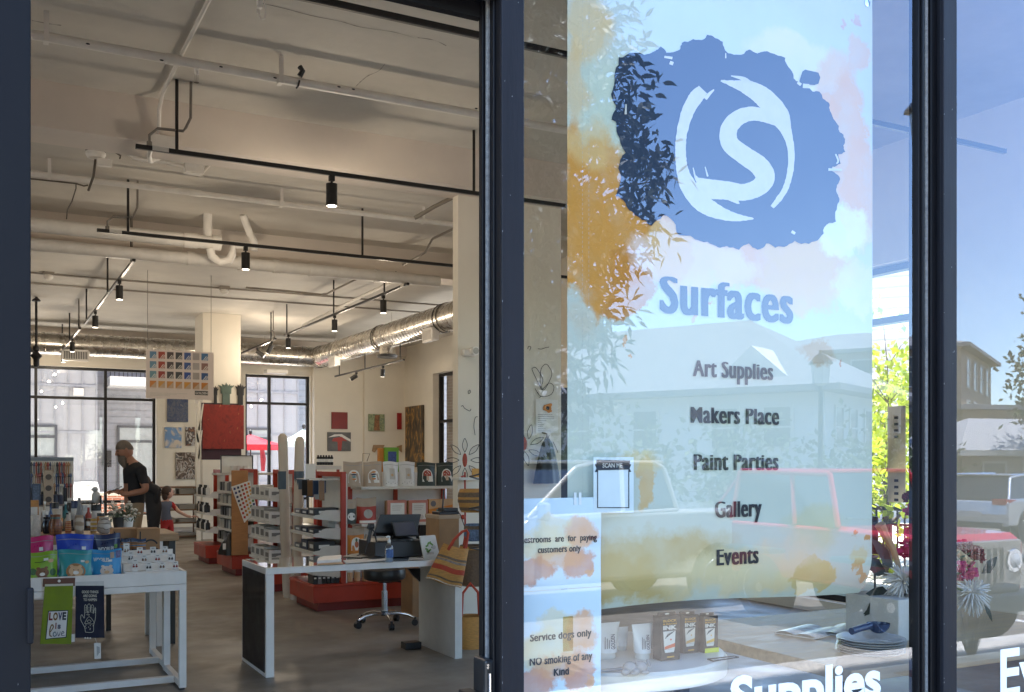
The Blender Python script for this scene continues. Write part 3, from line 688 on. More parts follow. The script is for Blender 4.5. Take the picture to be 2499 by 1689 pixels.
DB = duct('spiral metal duct running along the right side', (7.2,23.4,4.02), (7.2,13.9,4.02), .235, [(0,.2),(4.2,.13),(7.3,.18)])
m = MB(); m.ball((7.2,23.4,4.02), .25, 20, 14); m.build('elbow', DUCTM, DA, smooth=True)
def grille(c, w, h, label, facing):
    o = thing('air_grille', label, 'grille', c); c = Vector(c)
    M = Matrix((facing.cross(ZV)*-1, -facing, ZV)).transposed() if abs(facing.z) < .9 else Matrix()
    m = MB()
    for sx, sz, ww, hh in ((0,h/2,w,.04),(0,-h/2,w,.04),(-w/2,0,.04,h),(w/2,0,.04,h)): m.obox(c+M@Vector((sx,0,sz)), ww, .05, hh, M)
    m.obox(c+M@Vector((0,.06,0)), w, .10, h, M)
    m.build('grille_frame', WHITEM, o)
    m = MB(); n = 15
    for i in range(n): m.obox(c+M@Vector((-w/2+w*(i+.5)/n,-.003,0)), w/n*.42, .03, h-.03, M)
    m.build('louvre', WHITEM, o); m = MB(); m.obox(c+M@Vector((0,.008,0)), w-.03,.004,h-.03, M); m.build('dark_gap', INK, o)
    return o
grille(W(185,867,23.12), .50, .20, 'white louvred air grille on the rear duct', Vector((0,-1,0)))
for px, py, lb in ((812,882,'square white air grille low on the right duct'),(1046,818,'square white air grille high on the right duct')):
    q = WX(px, py, 6.98); o = grille(q, .42, .20, lb, Vector((-1,0,0)))
q = W(674,908,23.2); tag(MB().box(q.x-.24,23.05,q.z-.04,q.x+.24,23.4,q.z+.05).build('duct_outlet', WHITEM, bevel=.01), 'flat white outlet box under the rear duct', 'outlet')
o = thing('duct_fitting', 'round branch collar below the right duct', 'duct', (7.2,18.7,3.7))
m = MB(); m.cyl((7.2,18.9,3.82),(7.2,18.9,3.66),.15,.17,n=20); m.build('collar', DUCTM, o, smooth=True); m = MB(); m.lathe([(.19,-.05),(.21,0),(.17,.02)], (7.2,18.9,3.64)); m.build('diffuser', pm('dark diffuser',(.05,.05,.05),.5), o, smooth=True)
# projector / camera pole at the left
o = thing('ceiling_pole', 'black pole with a black camera mount hanging by the left door jamb', 'pole', WX(89,680,.92))
q = WX(89,680,.93); Y = q.y; z2 = W(89,855,Y).z; x = q.x
m = MB(); m.cyl((x,Y,4.46),(x,Y,z2),.022); m.build('pole', BLACKM, o, smooth=True)
m = MB(); m.lathe([(.07,0),(.075,.02),(.03,.06)], (x,Y,4.38)); m.build('ceiling_rose', BLACKM, o, smooth=True)
m = MB(); m.lathe([(.055,.17),(.06,.1),(.03,.08),(.05,.06),(.10,.0),(.05,-.06),(.05,-.16),(.03,-.2)], (x,Y,z2-.1)); m.obox((x-.06,Y,z2-.02),.10,.06,.05); m.build('camera_mount', BLACKP, o, smooth=True)
# emergency light on the column
o = thing('emergency_light', 'white emergency light with a round lamp on the column', 'emergency light', W(1143,860,8.88))
a = W(1143,866,8.88)
m = MB(); m.box(a.x-.065,8.83,a.z-.015,a.x+.065,8.9,a.z+.05); m.build('housing', WHITEM, o, bevel=.012)
m = MB(); m.cyl((a.x+.03,8.85,a.z+.035),(a.x+.03,8.77,a.z+.03),.036,.042,n=18); m.build('lamp_head', WHITEM, o, smooth=True)
m = MB(); m.cyl((a.x+.03,8.769,a.z+.03),(a.x+.03,8.764,a.z+.03),.030,n=18); m.build('lens', pm('lamp cover',(.45,.42,.36),.15), o)
# ------------------------------------------------------------------ generic goods
def pbox(name, label, cat, x0, x1, yt, z0, Y, depth, mat, parent=None, group=None, bevel=.003):
    """box standing at height z0 on the plane Y; x0, x1 = photo columns at its base, yt = photo row of its top"""
    pb = HY+(CH-z0)*F*ray((x0+x1)/2, HY).y/Y
    a, b = W(x0, pb, Y), W(x1, pb, Y); t = W((x0+x1)/2, yt, Y)
    m = MB(); m.box(a.x, Y, z0, b.x, Y+depth, t.z)
    o = m.build(name, mat, parent, bevel=bevel)
    if parent is None: tag(o, label, cat, group)
    return o, (a.x, b.x, z0, t.z)
def stand_row(z0, Y, px): return HY+(CH-z0)*F*ray(px, HY).y/Y
def pouch(label, x0, x1, yt, z0, Y, mats, depth=.07, group=None, window=None, words=None, tear=True):
    """stand-up resealable pouch: bellied body, flat crimped top, zip line; printed parts as children"""
    pb = stand_row(z0, Y, (x0+x1)/2); a, b, t = W(x0, pb, Y), W(x1, pb, Y), W((x0+x1)/2, yt, Y)
    w, h = b.x-a.x, t.z-z0; cx = (a.x+b.x)/2; sd = random.random()*9
    o = thing('pouch', label, 'pouch', (cx, Y+depth/2, z0), group)
    def face(sgn):
        def fn(u, v):
            u, v = min(1, max(0, u)), min(1, max(0, v))
            belly = max(0, 1-v**1.7)*(1-(2*u-1)**4)*depth/2+.002
            wob = .004*math.sin(9*u+sd)*math.sin(7*v+sd)+.003*math.sin(17*u+3*sd+5*v)
            xx = cx+(u-.5)*w*(1-.05*math.sin(v*3.1)+.015*math.sin(8*v+sd))
            return (xx, Y+depth/2+sgn*(belly+wob*.7), z0+v*h+.006*math.sin(5*u+sd)*v)
        return fn
    m = MB(); m.grid(face(-1), 14, 14); m.grid(face(1), 14, 14)
    m.build('pouch_body', mats[0], o, smooth=True, auto=False)
    def front(u, v, off=.002):
        x, y, z = face(-1)(u, v); return Vector((x, y-off, z))
    def patch(name, u0, u1, v0, v1, mt, n=8, off=.002):
        m = MB(); m.grid(lambda i, j: front(u0+(u1-u0)*i, v0+(v1-v0)*j, off), n, n); return m.build(name, mt, o, smooth=True)
    def disc(name, u, v, ru, rv, mt, off=.003, arch=False):
        m = MB(); n = 18; pts = []
        for k in range(n):
            aa = 2*math.pi*k/n; du, dv = math.cos(aa)*ru, math.sin(aa)*rv
            if arch and dv < 0: du, dv = (ru if math.cos(aa) > 0 else -ru), -rv
            pts.append(front(u+du, v+dv, off))
        m.add(pts+[front(u, v, off)], [(k, (k+1)%n, n) for k in range(n)]); return m.build(name, mt, o)
    patch('zip_line', .03, .97, .86, .875, pm('zip shade', (.3,.3,.3), .4))
    o['_f'] = 0
    return o, patch, disc, front
Cc = lambda *c: lin(c)
ORANGE = pm('orange print', (.62,.22,.03), .5, var=.12); REDP = pm('red print', (.42,.05,.03), .5); WHITEP = pm('white print', (.78,.77,.73), .55, var=.04)
KRAFTP = pm('kraft pouch', (.45,.35,.26), .55, var=.08, vs=4); KNAVY = pm('navy print', (.02,.025,.06), .55)
TEALP = pm('teal print', (.05,.22,.22), .5); BROWNP = pm('brown print', (.20,.09,.035), .6); TANP = pm('tan print', (.62,.40,.22), .6)

# ------------------------------------------------------------------ gondola shelving (deep red bases)
def gondola(label, y0, y1, zs, zt, x0=2.98, x1=3.27, backx=None):
    o = thing('gondola_shelf', label, 'shelf unit', ((x0+x1)/2, (y0+y1)/2, 0))
    xe = backx or x1+.5
    m = MB(); m.box(x0, y0, .09, xe, y1, .275); m.box(x0-.006, y0-.006, .245, xe, y1+.006, .262)
    m.build('base', REDM, o, bevel=.004)
    MB().box(x0+.06, y0+.05, 0, xe-.03, y1-.05, .0895).build('toe_kick', pm('dark red', (.20,.015,.008), .5), o)
    for y in (y0, y1-.06):
        MB().box(x1, y, .2755, x1+.05, y+.045, zt).build('upright', REDM, o, bevel=.003)
    MB().box(x1+.0505, y0+.01, .2755, x1+.065, y1, zt-.02).build('back_panel', SHELFW, o)
    MB().box(x1+.005, y0+.046, zt-.05, x1+.045, y1-.06, zt-.002).build('top_rail', REDM, o)
    for z in zs:
        m = MB(); m.box(x0, y0+.03, z-.03, x1-.001, y1, z)
        s = m.build('shelf', SHELFW, o, bevel=.003)
        P = [(x0+.02,z-.031),(x1-.002,z-.065),(x1-.002,z+.055),(x1-.15,z+.055),(x1-.19,z+.045),(x1-.22,z+.012),(x0+.02,z+.006)]
        m = MB(); m.prism([(x, y0+.029, zz) for x, zz in P], (0,-.004,0)); m.build('bracket', SHELFW, s)
    return o
G1 = gondola('nearest red based shelf unit facing the aisle, right behind the desk', 9.88, 10.75, [.967,.784,.605,.40], 1.41, backx=4.62)
gondola('second red based shelf unit, full of small white boxes', 11.65, 12.60, [1.09,.82,.61,.37], 1.42)
gondola('third red based shelf unit with the colour chart board', 13.55, 14.50, [1.12,.95,.78,.61,.44], 1.42)
gondola('farthest red based shelf unit with black bottles near the column', 15.30, 16.2, [1.02,.76,.50], 1.40)
# front run of the nearest unit (faces the door)
MB().box(3.50, 10.30, .2755, 4.60, 10.318, 1.40).build('back_panel', WHITEM, G1)
for x in (3.475, 3.99, 4.555): MB().box(x, 10.268, .2755, x+.045, 10.2985, 1.405).build('upright', REDM, G1, bevel=.003)
SH = (1.255, .872, .565)
for z in SH:
    MB().box(3.50, 9.93, z-.03, 4.575, 10.267, z).build('shelf', SHELFW, G1, bevel=.003)
Yb = 9.97
pg = 'pouches on the shelf unit behind the desk'
def tool_art(disc, patch):
    for k, (c, r) in enumerate(((ORANGE,.13),(KNAVY,.15),(TEALP,.11),(ORANGE,.12))): disc('print', .5, .58-.09*k, r, .035, c)
for x0, x1, lb in ((841,889,'kraft pouch with white arch label, leftmost on the top shelf'),(890,936,'kraft pouch with stacked colour print beside the white pouches')):
    o, patch, disc, fr = pouch(lb, x0, x1, 1127, SH[0], Yb, [KRAFTP], .09, pg); disc('arch_label', .5, .42, .30, .27, WHITEP, .002, True); tool_art(disc, patch)
for x0, x1, lb in ((938,976,'shiny white pouch next to the kraft pouches on the top shelf'),(977,1016,'shiny white pouch next to the dark mushroom pouches')):
    o, patch, disc, fr = pouch(lb, x0, x1, 1127, SH[0], Yb, [pm('white foil', (.72,.71,.70), .3, var=.06)], .08, pg)
    patch('print_panel', .36, .72, .28, .72, pm('grey print', (.55,.52,.48), .5)); disc('print', .54, .45, .09, .055, TANP, .004)
    for k in range(6): disc('print', .15+.14*k, .12+.05*(k%2), .02, .012, KNAVY, .004)
for x0, x1, lb in ((1022,1067,'dark green pouch with red mushroom, left of the pair'),(1069,1114,'dark green pouch with red mushroom at the right end of the top shelf')):
    o, patch, disc, fr = pouch(lb, x0, x1, 1129, SH[0], Yb, [pm('dark green pouch', (.035,.05,.042), .45)], .09, pg); disc('arch_label', .5, .45, .29, .27, WHITEP, .002, True)
    disc('mushroom_cap', .5, .54, .21, .12, pm('mushroom red', (.40,.07,.04), .5), .004, True); patch('mushroom_stem', .43, .58, .23, .44, pm('stem', (.60,.45,.33), .6), 3, .0042)
    for u, v in ((.38,.52),(.5,.60),(.6,.52),(.47,.49),(.56,.57)): disc('spot', u, v, .025, .018, WHITEP, .006)
o, patch, disc, fr = pouch('dark green pouch with oval label, half hidden on the middle shelf', 838, 873, 1218, SH[1], Yb, [pm('dark green pouch', (.035,.05,.042), .45)], .09, pg); patch('header', 0, 1, .62, 1, KRAFTP); disc('oval_label', .6, .3, .3, .16, WHITEP, .004)
o, patch, disc, fr = pouch('red pouch with kraft top and small window on the middle shelf', 874, 923, 1215, SH[1], Yb, [REDP], .10, pg); patch('header', 0, 1, .66, 1, KRAFTP, 8, .003); disc('pack_window', .52, .38, .24, .18, pm('felt grey', (.42,.40,.36), .7), .004); patch('foot', .1, .95, .02, .12, WHITEP, 6, .003)
for k, (x0, x1, lb) in enumerate(((946,993,'pink bordered kit box, left of the pair on the middle shelf'),(999,1045,'pink bordered kit box beside the orange and teal box'))):
    o, (a, b, c, d) = pbox('kit_box', lb, 'box', x0, x1, 1221, SH[1], Yb, .06, pm('pink box', (.55,.22,.17), .45), group='kit boxes on the middle shelf')
    w, h = b-a, d-c; m = MB(); m.box(a+w*.16, Yb-.002, c+h*.12, b-w*.12, Yb-.0003, d-h*.12); m.build('cover_sheet', WHITEP, o)
    m = MB()
    for q in range(3): m.box(a+w*.24, Yb-.004, d-h*(.24+.09*q), b-w*(.24+.05*q), Yb-.0025, d-h*(.27+.09*q))
    m.cyl((a+w*.34,Yb-.004,c+h*.24),(a+w*.34,Yb-.0025,c+h*.24), w*.11, n=14); m.cyl((a+w*.66,Yb-.004,c+h*.24),(a+w*.66,Yb-.0025,c+h*.24), w*.11, n=14); m.build('print', pm('grey print', (.35,.32,.30), .5), o)
    MB().box(a-.012, Yb+.005, c, a-.0005, Yb+.055, d-h*.02).build('box_side', CARD, o)
o, (a, b, c, d) = pbox('kit_box', 'orange, tan and teal printed box at the right end of the middle shelf', 'box', 1047, 1107, 1218, SH[1], Yb, .06, ORANGE, group='kit boxes on the middle shelf')
w, h = b-a, d-c
m = MB(); m.box(a+w*.3, Yb-.002, c+h*.25, b-w*.15, Yb-.0004, c+h*.55); m.build('print', TEALP, o)
m = MB(); m.prism([(a+.002,Yb-.0004,c+h*.55),(b-.002,Yb-.0004,c+h*.75),(b-.002,Yb-.0004,d-.002),(a+.002,Yb-.0004,d-.002)], (0,-.0012,0)); m.build('print', TANP, o)
m = MB(); m.cyl((a+w*.18,Yb-.003,d-h*.2),(a+w*.18,Yb-.0018,d-h*.2), w*.11, n=16); m.build('print', pm('slate print', (.16,.16,.18), .5), o)
for x0, x1, lb in ((849,893,'orange pouch with pineapple picture on the lower shelf'),(895,919,'narrow orange pouch half hidden by the cash register')):
    o, patch, disc, fr = pouch(lb, x0, x1, 1288 if x0 < 860 else 1305, SH[2], Yb, [ORANGE], .09, pg); patch('header', 0, 1, .72, 1, KRAFTP, 8, .003); disc('arch_label', .5, .38, .3, .26, WHITEP, .004, True)
    disc('pineapple', .5, .36, .11, .13, pm('pineapple red', (.50,.14,.05), .5), .006); disc('pineapple_leaves', .5, .53, .06, .07, pm('leaf green', (.06,.14,.05), .5), .006)
pbox('device_box', 'small black device box right of the register on the lower shelf', 'box', 1026, 1062, 1281, SH[2]+.12, Yb+.02, .12, BLACKP)
pbox('card_carton', 'plain white carton under the black device box', 'box', 1022, 1066, stand_row(SH[2]+.118, Yb, 1044), SH[2], Yb, .16, SHELFW)
for k, px in enumerate((846,864,884,903,940,960,977,994)):
    q = W(px+8, stand_row(.2765, 10.02, px+8), 10.02)
    o = thing('mailing_tube', 'kraft bottomed white tube with orange end standing on the red base', 'tube', (q.x,10.02,.277), 'paper tubes on the red base')
    m = MB(); m.cyl((q.x,10.02,.277),(q.x,10.02,.37),.033,n=16); m.build('kraft_end', TANP, o, smooth=True)
    m = MB(); m.cyl((q.x,10.02,.3702),(q.x,10.02,.50),.0335,n=16); m.build('white_sleeve', WHITEP, o, smooth=True)
    m = MB(); m.cyl((q.x,10.02,.44),(q.x,10.02,.475),.0342,n=16); m.build('orange_band', ORANGE, o, smooth=True)
# goods on the aisle shelves: boxes, books, ink bottles
def sx(px, py, X): return WX(px, py, X)
def aisle_box(name, label, cat, x, y, z, wx, wy, h, mat, group):
    o = MB().box(x, y, z, x+wx, y+wy, z+h).build(name, mat, bevel=.002)
    return tag(o, label, cat, group)
lev = ['top', 'second', 'third', 'bottom', 'lowest']
WBOX = pm('white carton', (.66,.64,.60), .6, var=.05)
for i, z in enumerate([1.09,.82,.61,.37]):
    for k in range(4):
        y = 11.70+.225*k; h = random.uniform(.11,.15)
        if i == 0 and k == 1: h = .10
        o = aisle_box('white_box', 'small white paint box on the %s shelf of the second unit' % lev[i], 'box', 3.0, y, z+.0005, .17, .20, h, WBOX, 'white boxes on the %s shelf of the second unit' % lev[i])
        m = MB(); m.box(2.9985,y+.03,z+.03,2.9998,y+.17,z+h-.03); m.box(3.03,y-.0012,z+.035,3.14,y-.0002,z+.075); m.build('box_label', pm('box print', (.2,.19,.18), .6), o)
    aisle_box('white_box', 'larger white paint box against the front end of the %s shelf' % lev[i], 'box', 3.18, 11.69, z+.0005, .08, .2, .13+.03*(i%2), WBOX, None)
def bookrow(y0, y1, x, z, h, cols, lb, group, t=.03):
    y = y0
    while y < y1:
        tt = t*random.uniform(.6,1.4); hh = h*random.uniform(.85,1.0)
        o = MB().box(x+random.uniform(0,.02), y, z+.0005, x+.2, y+tt*.94, z+hh).build('book', random.choice(cols), bevel=.002)
        tag(o, lb, 'book', group); y += tt
BK = [pm('black spine', (.02,.02,.022), .5), pm('white spine', (.55,.54,.5), .55), pm('grey spine', (.18,.18,.19), .5), pm('blue spine', (.04,.07,.16), .5)]
for i, z in enumerate([1.12,.95,.78,.61,.44]):
    bookrow(13.6, 14.45, 3.0, z, .125, [BK[1],BK[1],BK[2],BK[0]], 'thin pad upright on the %s shelf of the third unit' % lev[i], 'pads on the %s shelf of the third unit' % lev[i], .075)
for i, z in enumerate([.967,.784,.605]):
    for k in range(3):
        h = random.choice((.05,.075,.1)); y = 9.93+.25*k
        nm = ('black', 'navy', 'grey')[k]
        o = aisle_box('flat_box', '%s flat box on the %s shelf of the nearest unit' % (nm, lev[i]), 'box', 3.0, y, z+.0005, .22, .21, h, (BLACKP, pm('navy box', (.025,.035,.07), .5), BK[2])[k], None)
        m = MB(); m.box(2.9985,y+.03,z+h*.3,2.9998,y+.15,z+h*.7); m.box(3.05,y-.0012,z+h*.3,3.16,y-.0002,z+h*.65); m.build('box_label', WHITEP, o)
    tag(MB().box(3.225, 9.94, z+.0005, 3.268, 10.2, z+(.05,.09,.03)[i]).build('paper_pad', PAPER, bevel=.002), 'stack of white pads beside the bracket of the %s shelf' % lev[i], 'pad')
    tag(MB().box(3.23, 9.95, z+(.0515,.0915,.0315)[i], 3.265, 10.17, z+(.075,.12,.06)[i]).build('dark_pad', BK[i%3], bevel=.002), 'dark pad lying on the white pads of the %s shelf' % lev[i], 'pad')
o = tag(MB().box(3.10, 9.96, .4005, 3.25, 10.2, .50).build('carton', WBOX, bevel=.003), 'white carton on the lowest aisle shelf of the nearest unit', 'box')
m = MB(); m.box(3.13,9.9588,.43,3.20,9.9598,.46); m.build('box_label', INK, o)
for k in range(6):
    IB = [tag(aisle_box('ink_book', 'x', 'book', 2.99+.046*k, 9.92, .2765, .040, .19, .16+.012*(k%3), (BLACKP,BK[2],BLACKP,BK[0],BLACKP,BK[0])[k], None), 'black sketchbook standing upright on the red base of the nearest unit', 'book', 'sketchbooks on the red base')]
    m = MB(); x = 2.99+.046*k; m.box(x+.008,9.9186,.33,x+.032,9.9196,.345); m.box(x+.008,9.9186,.37,x+.032,9.9196,.385); m.build('print', WHITEP, IB[-1])
# hanging brushes and tools above the aisle end of the nearest unit
for k in range(11):
    y = 9.95+.068*k; x = 3.06+.03*(k%3); h = random.uniform(.12,.2)
    o = tag(MB().box(x, y, 1.315-h, x+.055, y+.008, 1.32).build('tool_pack', random.choice((pm('blue pack', (.05,.09,.18), .45), BK[0], pm('clear pack', (.42,.40,.36), .3), pm('brown pack', (.25,.14,.07), .5)))), 'carded tool pack hanging from the top hooks of the nearest unit', 'tool pack', 'tool packs on the hooks')
m = MB(); m.box(2.99,9.93,1.325,3.265,9.94,1.34)
for k in range(7): m.cyl((3.05+.032*k,9.93,1.332),(3.05+.032*k,9.90,1.336),.004,n=6)
m.build('peg_rail', SHELFW, G1)
for px, y, lb in ((692,11.15,'tall wrapped canvas roll, left of the pair between the shelf units'),(731,10.95,'tall wrapped canvas roll, right of the pair between the shelf units')):
    q = W(px, 1300, y); r = .053; zt = W(px, 1058+(px > 700)*7, y).z; ln = .03 if px < 700 else -.02
    o = thing('canvas_roll', lb, 'roll', (q.x, y, 0))
    p = [(q.x+.05*(1 if px<700 else -1)+.0, y, 0), (q.x+.02*(1 if px<700 else -1), y, .7), (q.x-ln*.2, y, zt-.09), (q.x-ln*.3, y, zt-.03), (q.x-ln*.35, y, zt)]
    MB().tube(p, [r, r*1.02, r, r*.9, r*.4], 18).build('roll', pm('canvas wrap', (.56,.46,.36), .45, var=.1, bump=.2, bs=40, stretch=(1,1,.2)), o, smooth=True)
    z1 = W(px, 1150, y).z; MB().cyl((q.x-.002,y,z1-.2),(q.x-.004,y,z1),r*1.05,n=18).build('wrap_label', pm('slate label', (.07,.10,.13), .5), o, smooth=True)
# goods on top of the units
for k in range(6):
    q = W(777+6.6*k, 1135, 12.9)
    o = tag(MB().lathe([(.020,0),(.022,.02),(.022,.10),(.012,.115),(.011,.13)], (q.x, 12.9, q.z), 10).build('black_bottle', BLACKP, smooth=True), 'black marker bottle in the row in front of the pale wall', 'bottle', 'black bottles in a row')
    MB().cyl((q.x,12.9,q.z+.04),(q.x,12.9,q.z+.08),.0225,n=10).build('bottle_label', WHITEP, o)
q0, q1 = W(772, 1139, 12.9), W(828, 1139, 12.9)
o = thing('bottle_stand', 'white low stand carrying the row of black bottles', 'stand', (q0.x, 12.9, 0))
zb = W(800,1136.5,12.9).z
m = MB(); m.box(q0.x-.05,12.8,zb-.05,q1.x,13.0,zb-.002); m.build('stand_top', SHELFW, o); m = MB()
for x in (q0.x-.03, q1.x-.03): m.box(x,12.88,0,x+.03,12.92,zb-.0505)
m.build('stand_leg', REDM, o)
o, (a,b,c,d) = pbox('green_kit', 'bright green kit box with blue picture above the white pouches', 'box', 940, 974, 1092, 1.405, 10.30, .06, pm('lime box', (.16,.36,.03), .5))
m = MB(); m.box(a+.035,10.298,c+.03,b-.03,10.2996,d-.045); m.build('picture', pm('blue picture', (.05,.08,.25), .5, var=.4, vs=40), o)
o, _ = pbox('orange_kit', 'orange kit box half behind the green one', 'box', 925, 941, 1094, 1.405, 10.34, .05, ORANGE)
o = thing('sign_holder', 'small empty wire sign holder on the shelf unit', 'sign holder', W(895, 1125, 10.4))
m = MB(); P = [W(x, y, 10.4) for x, y in ((886,1126),(886,1107),(903,1107),(896,1126))]; m.tube(P, .004); m.build('wire', pm('bronze wire', (.2,.15,.10), .4, m=.5), o)
o, (a,b,c,d) = pbox('white_card', 'blank white card standing between the canvas rolls and the unit', 'card', 746, 771, 1132, 1.345, 10.05, .01, PAPER)
tag(MB().box(a-.05,9.95,1.335,b+.05,10.2,1.3445).build('card_shelf', SHELFW), 'thin white ledge holding the blank card', 'ledge')
# colour chart board leaning out of the third unit
o = thing('colour_chart', 'tilted paint colour chart board with rows of dots', 'chart', W(592, 1230, 12.9))
P = [W(x, y, 12.9) for x, y in ((565,1188),(610,1172),(617,1205),(640,1262),(598,1275))]
P = [W(565,1188,12.9), W(611,1173,12.9), W(628,1243,12.9), W(597,1276,12.9)]
MB().prism(P, (0,.008,0)).build('board', WHITEP, o)
cols = [(.05,.08,.2),(.03,.05,.12),(.25,.10,.03),(.5,.05,.03),(.55,.25,.03),(.6,.45,.08),(.1,.2,.06)]
for r_ in range(8):
    for c_ in range(5):
        u, v = .12+.19*c_, .08+.115*r_
        p = (P[0]*(1-u)+P[1]*u)*(1-v)+(P[3]*(1-u)+P[2]*u)*v
        m = MB(); m.obox(p+Vector((0,-.002,0)), .026,.003,.030); m.build('swatch', pm('swatch %d' % ((r_//2+c_) % 7), tuple(max(.01, x*random.uniform(.8,1.1)) for x in cols[(r_//2+c_) % 7]), .5), o)
tag(MB().box(W(566,1300,13.5).x,13.5,.28,W(606,1300,13.5).x,13.53,W(580,1148,13.5).z).build('end_panel', pm('orange wood', (.42,.19,.06), .5, var=.12, stretch=(1,1,6)), bevel=.004), 'orange wooden end panel of the third shelf unit', 'panel')
o, (a,b,c,d) = pbox('sign_board', 'blank white board with black edge on top of the far units', 'sign', 541, 616, 1113, 1.36, 14.6, .03, WHITEP)
m = MB(); t = .012
for e in ((a-t,c-t,b+t,c),(a-t,d,b+t,d+t),(a-t,c,a,d),(b,c,b+t,d)): m.box(e[0],14.59,e[1],e[2],14.625,e[3])
m.build('edge', BLACKP, o)
for k in range(3): tag(MB().lathe([(.04,0),(.05,.10),(.046,.10),(.036,.01)], (W(570+15*k,1145,14.45).x,14.45,1.3605), 12).build('paper_cup', PAPER, smooth=True), 'white paper cup in front of the blank board', 'cup', 'paper cups by the board')
tag(MB().box(2.95,14.38,1.33,3.9,14.7,1.3595).build('top_board', SHELFW), 'white board shelf carrying the cups', 'shelf')
# far black bottle shelves
for i, z in enumerate([1.02,.76,.50]):
    for k in range(7):
        y = 15.34+.12*k; x = 3.0
        tag(MB().lathe([(.03,0),(.032,.02),(.032,.1),(.014,.12),(.013,.15)], (x+.03,y+.04,z+.0005), 9).build('ink_bottle', BLACKP if (k+i)%3 else WBOX, smooth=True), 'small bottle on the %s shelf of the farthest unit' % lev[i], 'bottle', 'bottles on the %s shelf of the farthest unit' % lev[i])
# dark fabric bag and books at the foot of the third unit
o = thing('dark_bag', 'slouching black bag with white tags on a red base', 'bag', (2.96,13.75,.275))
def blob(u, v):
    a = u*2*math.pi; r = (1-.55*v**2)*(1+.12*math.sin(3*a+1)+.08*math.sin(5*a))
    return Vector((3.02+.17*r*math.cos(a), 13.72+.16*r*math.sin(a), .276+.24*v*(1+.15*math.sin(2*a))))
m = MB(); m.grid(blob, 20, 8); m.build('bag_body', BLACKP, o, smooth=True)
for dx in (-.12,.10): MB().box(2.98+dx,13.54,.36,3.02+dx,13.545,.44).build('tag', PAPER, o)
# ------------------------------------------------------------------ sales desk
DX0, DX1, DY0, DY1, DZ = 1.78, 3.29, 7.03, 7.75, .765
D = thing('sales_desk', 'white framed glass topped sales desk with dark end panel', 'desk', ((DX0+DX1)/2, 7.4, 0))
m = MB(); m.box(DX0,DY0,0,DX0+.058,DY0+.03,DZ-.045); m.box(DX0,DY1-.03,0,DX0+.058,DY1,DZ-.045); m.box(DX0,DY0+.03,.0,DX0+.058,DY1-.03,.03)
m.build('end_frame', WHITEM, D, bevel=.003)
MB().box(DX0-.004,DY0+.0305,.0305,DX0+.05,DY1-.0305,DZ-.045).build('dark_panel', pm('dark panel', (.014,.010,.010), .55, var=.2), D)
m = MB(); m.box(DX1-.06,DY0,.0,DX1,DY1,DZ-.045); m.build('end_panel', SHELFW, D, bevel=.003)
m = MB(); m.box(DX0,DY0,DZ-.0445,DX1,DY0+.03,DZ); m.box(DX0,DY1-.03,DZ-.0445,DX1,DY1,DZ); m.box(DX0,DY0+.03,DZ-.0445,DX0+.03,DY1-.03,DZ); m.box(DX1-.03,DY0+.03,DZ-.0445,DX1,DY1-.03,DZ)
m.build('top_frame', WHITEM, D, bevel=.002)
MB().box(DX0+.03,DY0+.03,DZ-.04,DX1-.03,DY1-.03,DZ-.02).build('top_board', SHELFW, D)
MB().add([(DX0+.002,DY0+.002,DZ+.004),(DX1-.002,DY0+.002,DZ+.004),(DX1-.002,DY1-.002,DZ+.004),(DX0+.002,DY1-.002,DZ+.004)], [(0,1,2,3)]).build('glass_top', GLASST, D)
zt = DZ+.006
def onD(px, py):                                    # point of the desk top seen at a photo pixel
    d = ray(px, py); t = (zt-CH)/d.z; return Vector((d.x*t, d.y*t, zt))
# register
o = thing('cash_register', 'black cash register with tilted screen and customer display', 'register', (2.70,7.42,zt))
a, b = W(916,1362,7.30), W(1036,1362,7.30)
m = MB(); m.box(a.x,7.30,zt,b.x,7.68,zt+.125); m.build('cash_drawer', BLACKP, o, bevel=.006)
P = [W(x, y, 7.44) for x, y in ((914,1301),(1018,1301),(1029,1254),(929,1255))]
m = MB(); m.prism(P, (0,.05,-.03)); m.build('screen_back', BLACKP, o, bevel=.006)
P = [W(x, y, 7.33) for x, y in ((966,1309),(1023,1307),(1013,1272),(956,1274))]; c = sum(P, Vector())/4
m = MB(); m.prism(P, (0,.03,-.01)); m.build('customer_display', BLACKP, o, bevel=.004)
m = MB(); m.prism([c+(p-c)*.86+Vector((0,-.002,0)) for p in P], (0,-.001,0)); m.build('display_glass', pm('display', (.06,.065,.09), .12, coat=.4), o)
m = MB(); m.cyl((c.x+.005,7.40,zt+.12),(c.x,7.37,c.z-.02),.02); m.lathe([(.09,0),(.09,.012),(.03,.03)], (c.x,7.40,zt+.125)); m.build('display_stand', BLACKP, o, smooth=True)
m = MB(); m.cyl((W(962,1330,7.5).x,7.5,zt+.12),(W(962,1330,7.5).x,7.47,W(962,1296,7.5).z),.03); m.build('screen_stand', BLACKP, o, smooth=True)
o = thing('barcode_scanner', 'black handheld scanner on a gooseneck stand left of the register', 'scanner', onD(903,1368))
a = W(905,1300,7.32)
m = MB(); m.tube([W(912,1284,7.32),W(904,1284,7.32),W(901,1292,7.32)], [.022,.028,.02], 10); m.tube([W(906,1288,7.32),W(903,1305,7.32),W(899,1324,7.32)], [.015,.014,.017], 10); m.build('handle', BLACKP, o, smooth=True)
m = MB(); m.tube([W(918,1362,7.32),W(919,1320,7.32),W(914,1298,7.32),W(908,1290,7.32)], .006, 8); m.lathe([(.07,0),(.07,.008),(.02,.02)], (W(918,1362,7.32).x,7.32,zt)); m.build('stand', BLACKP, o, smooth=True)
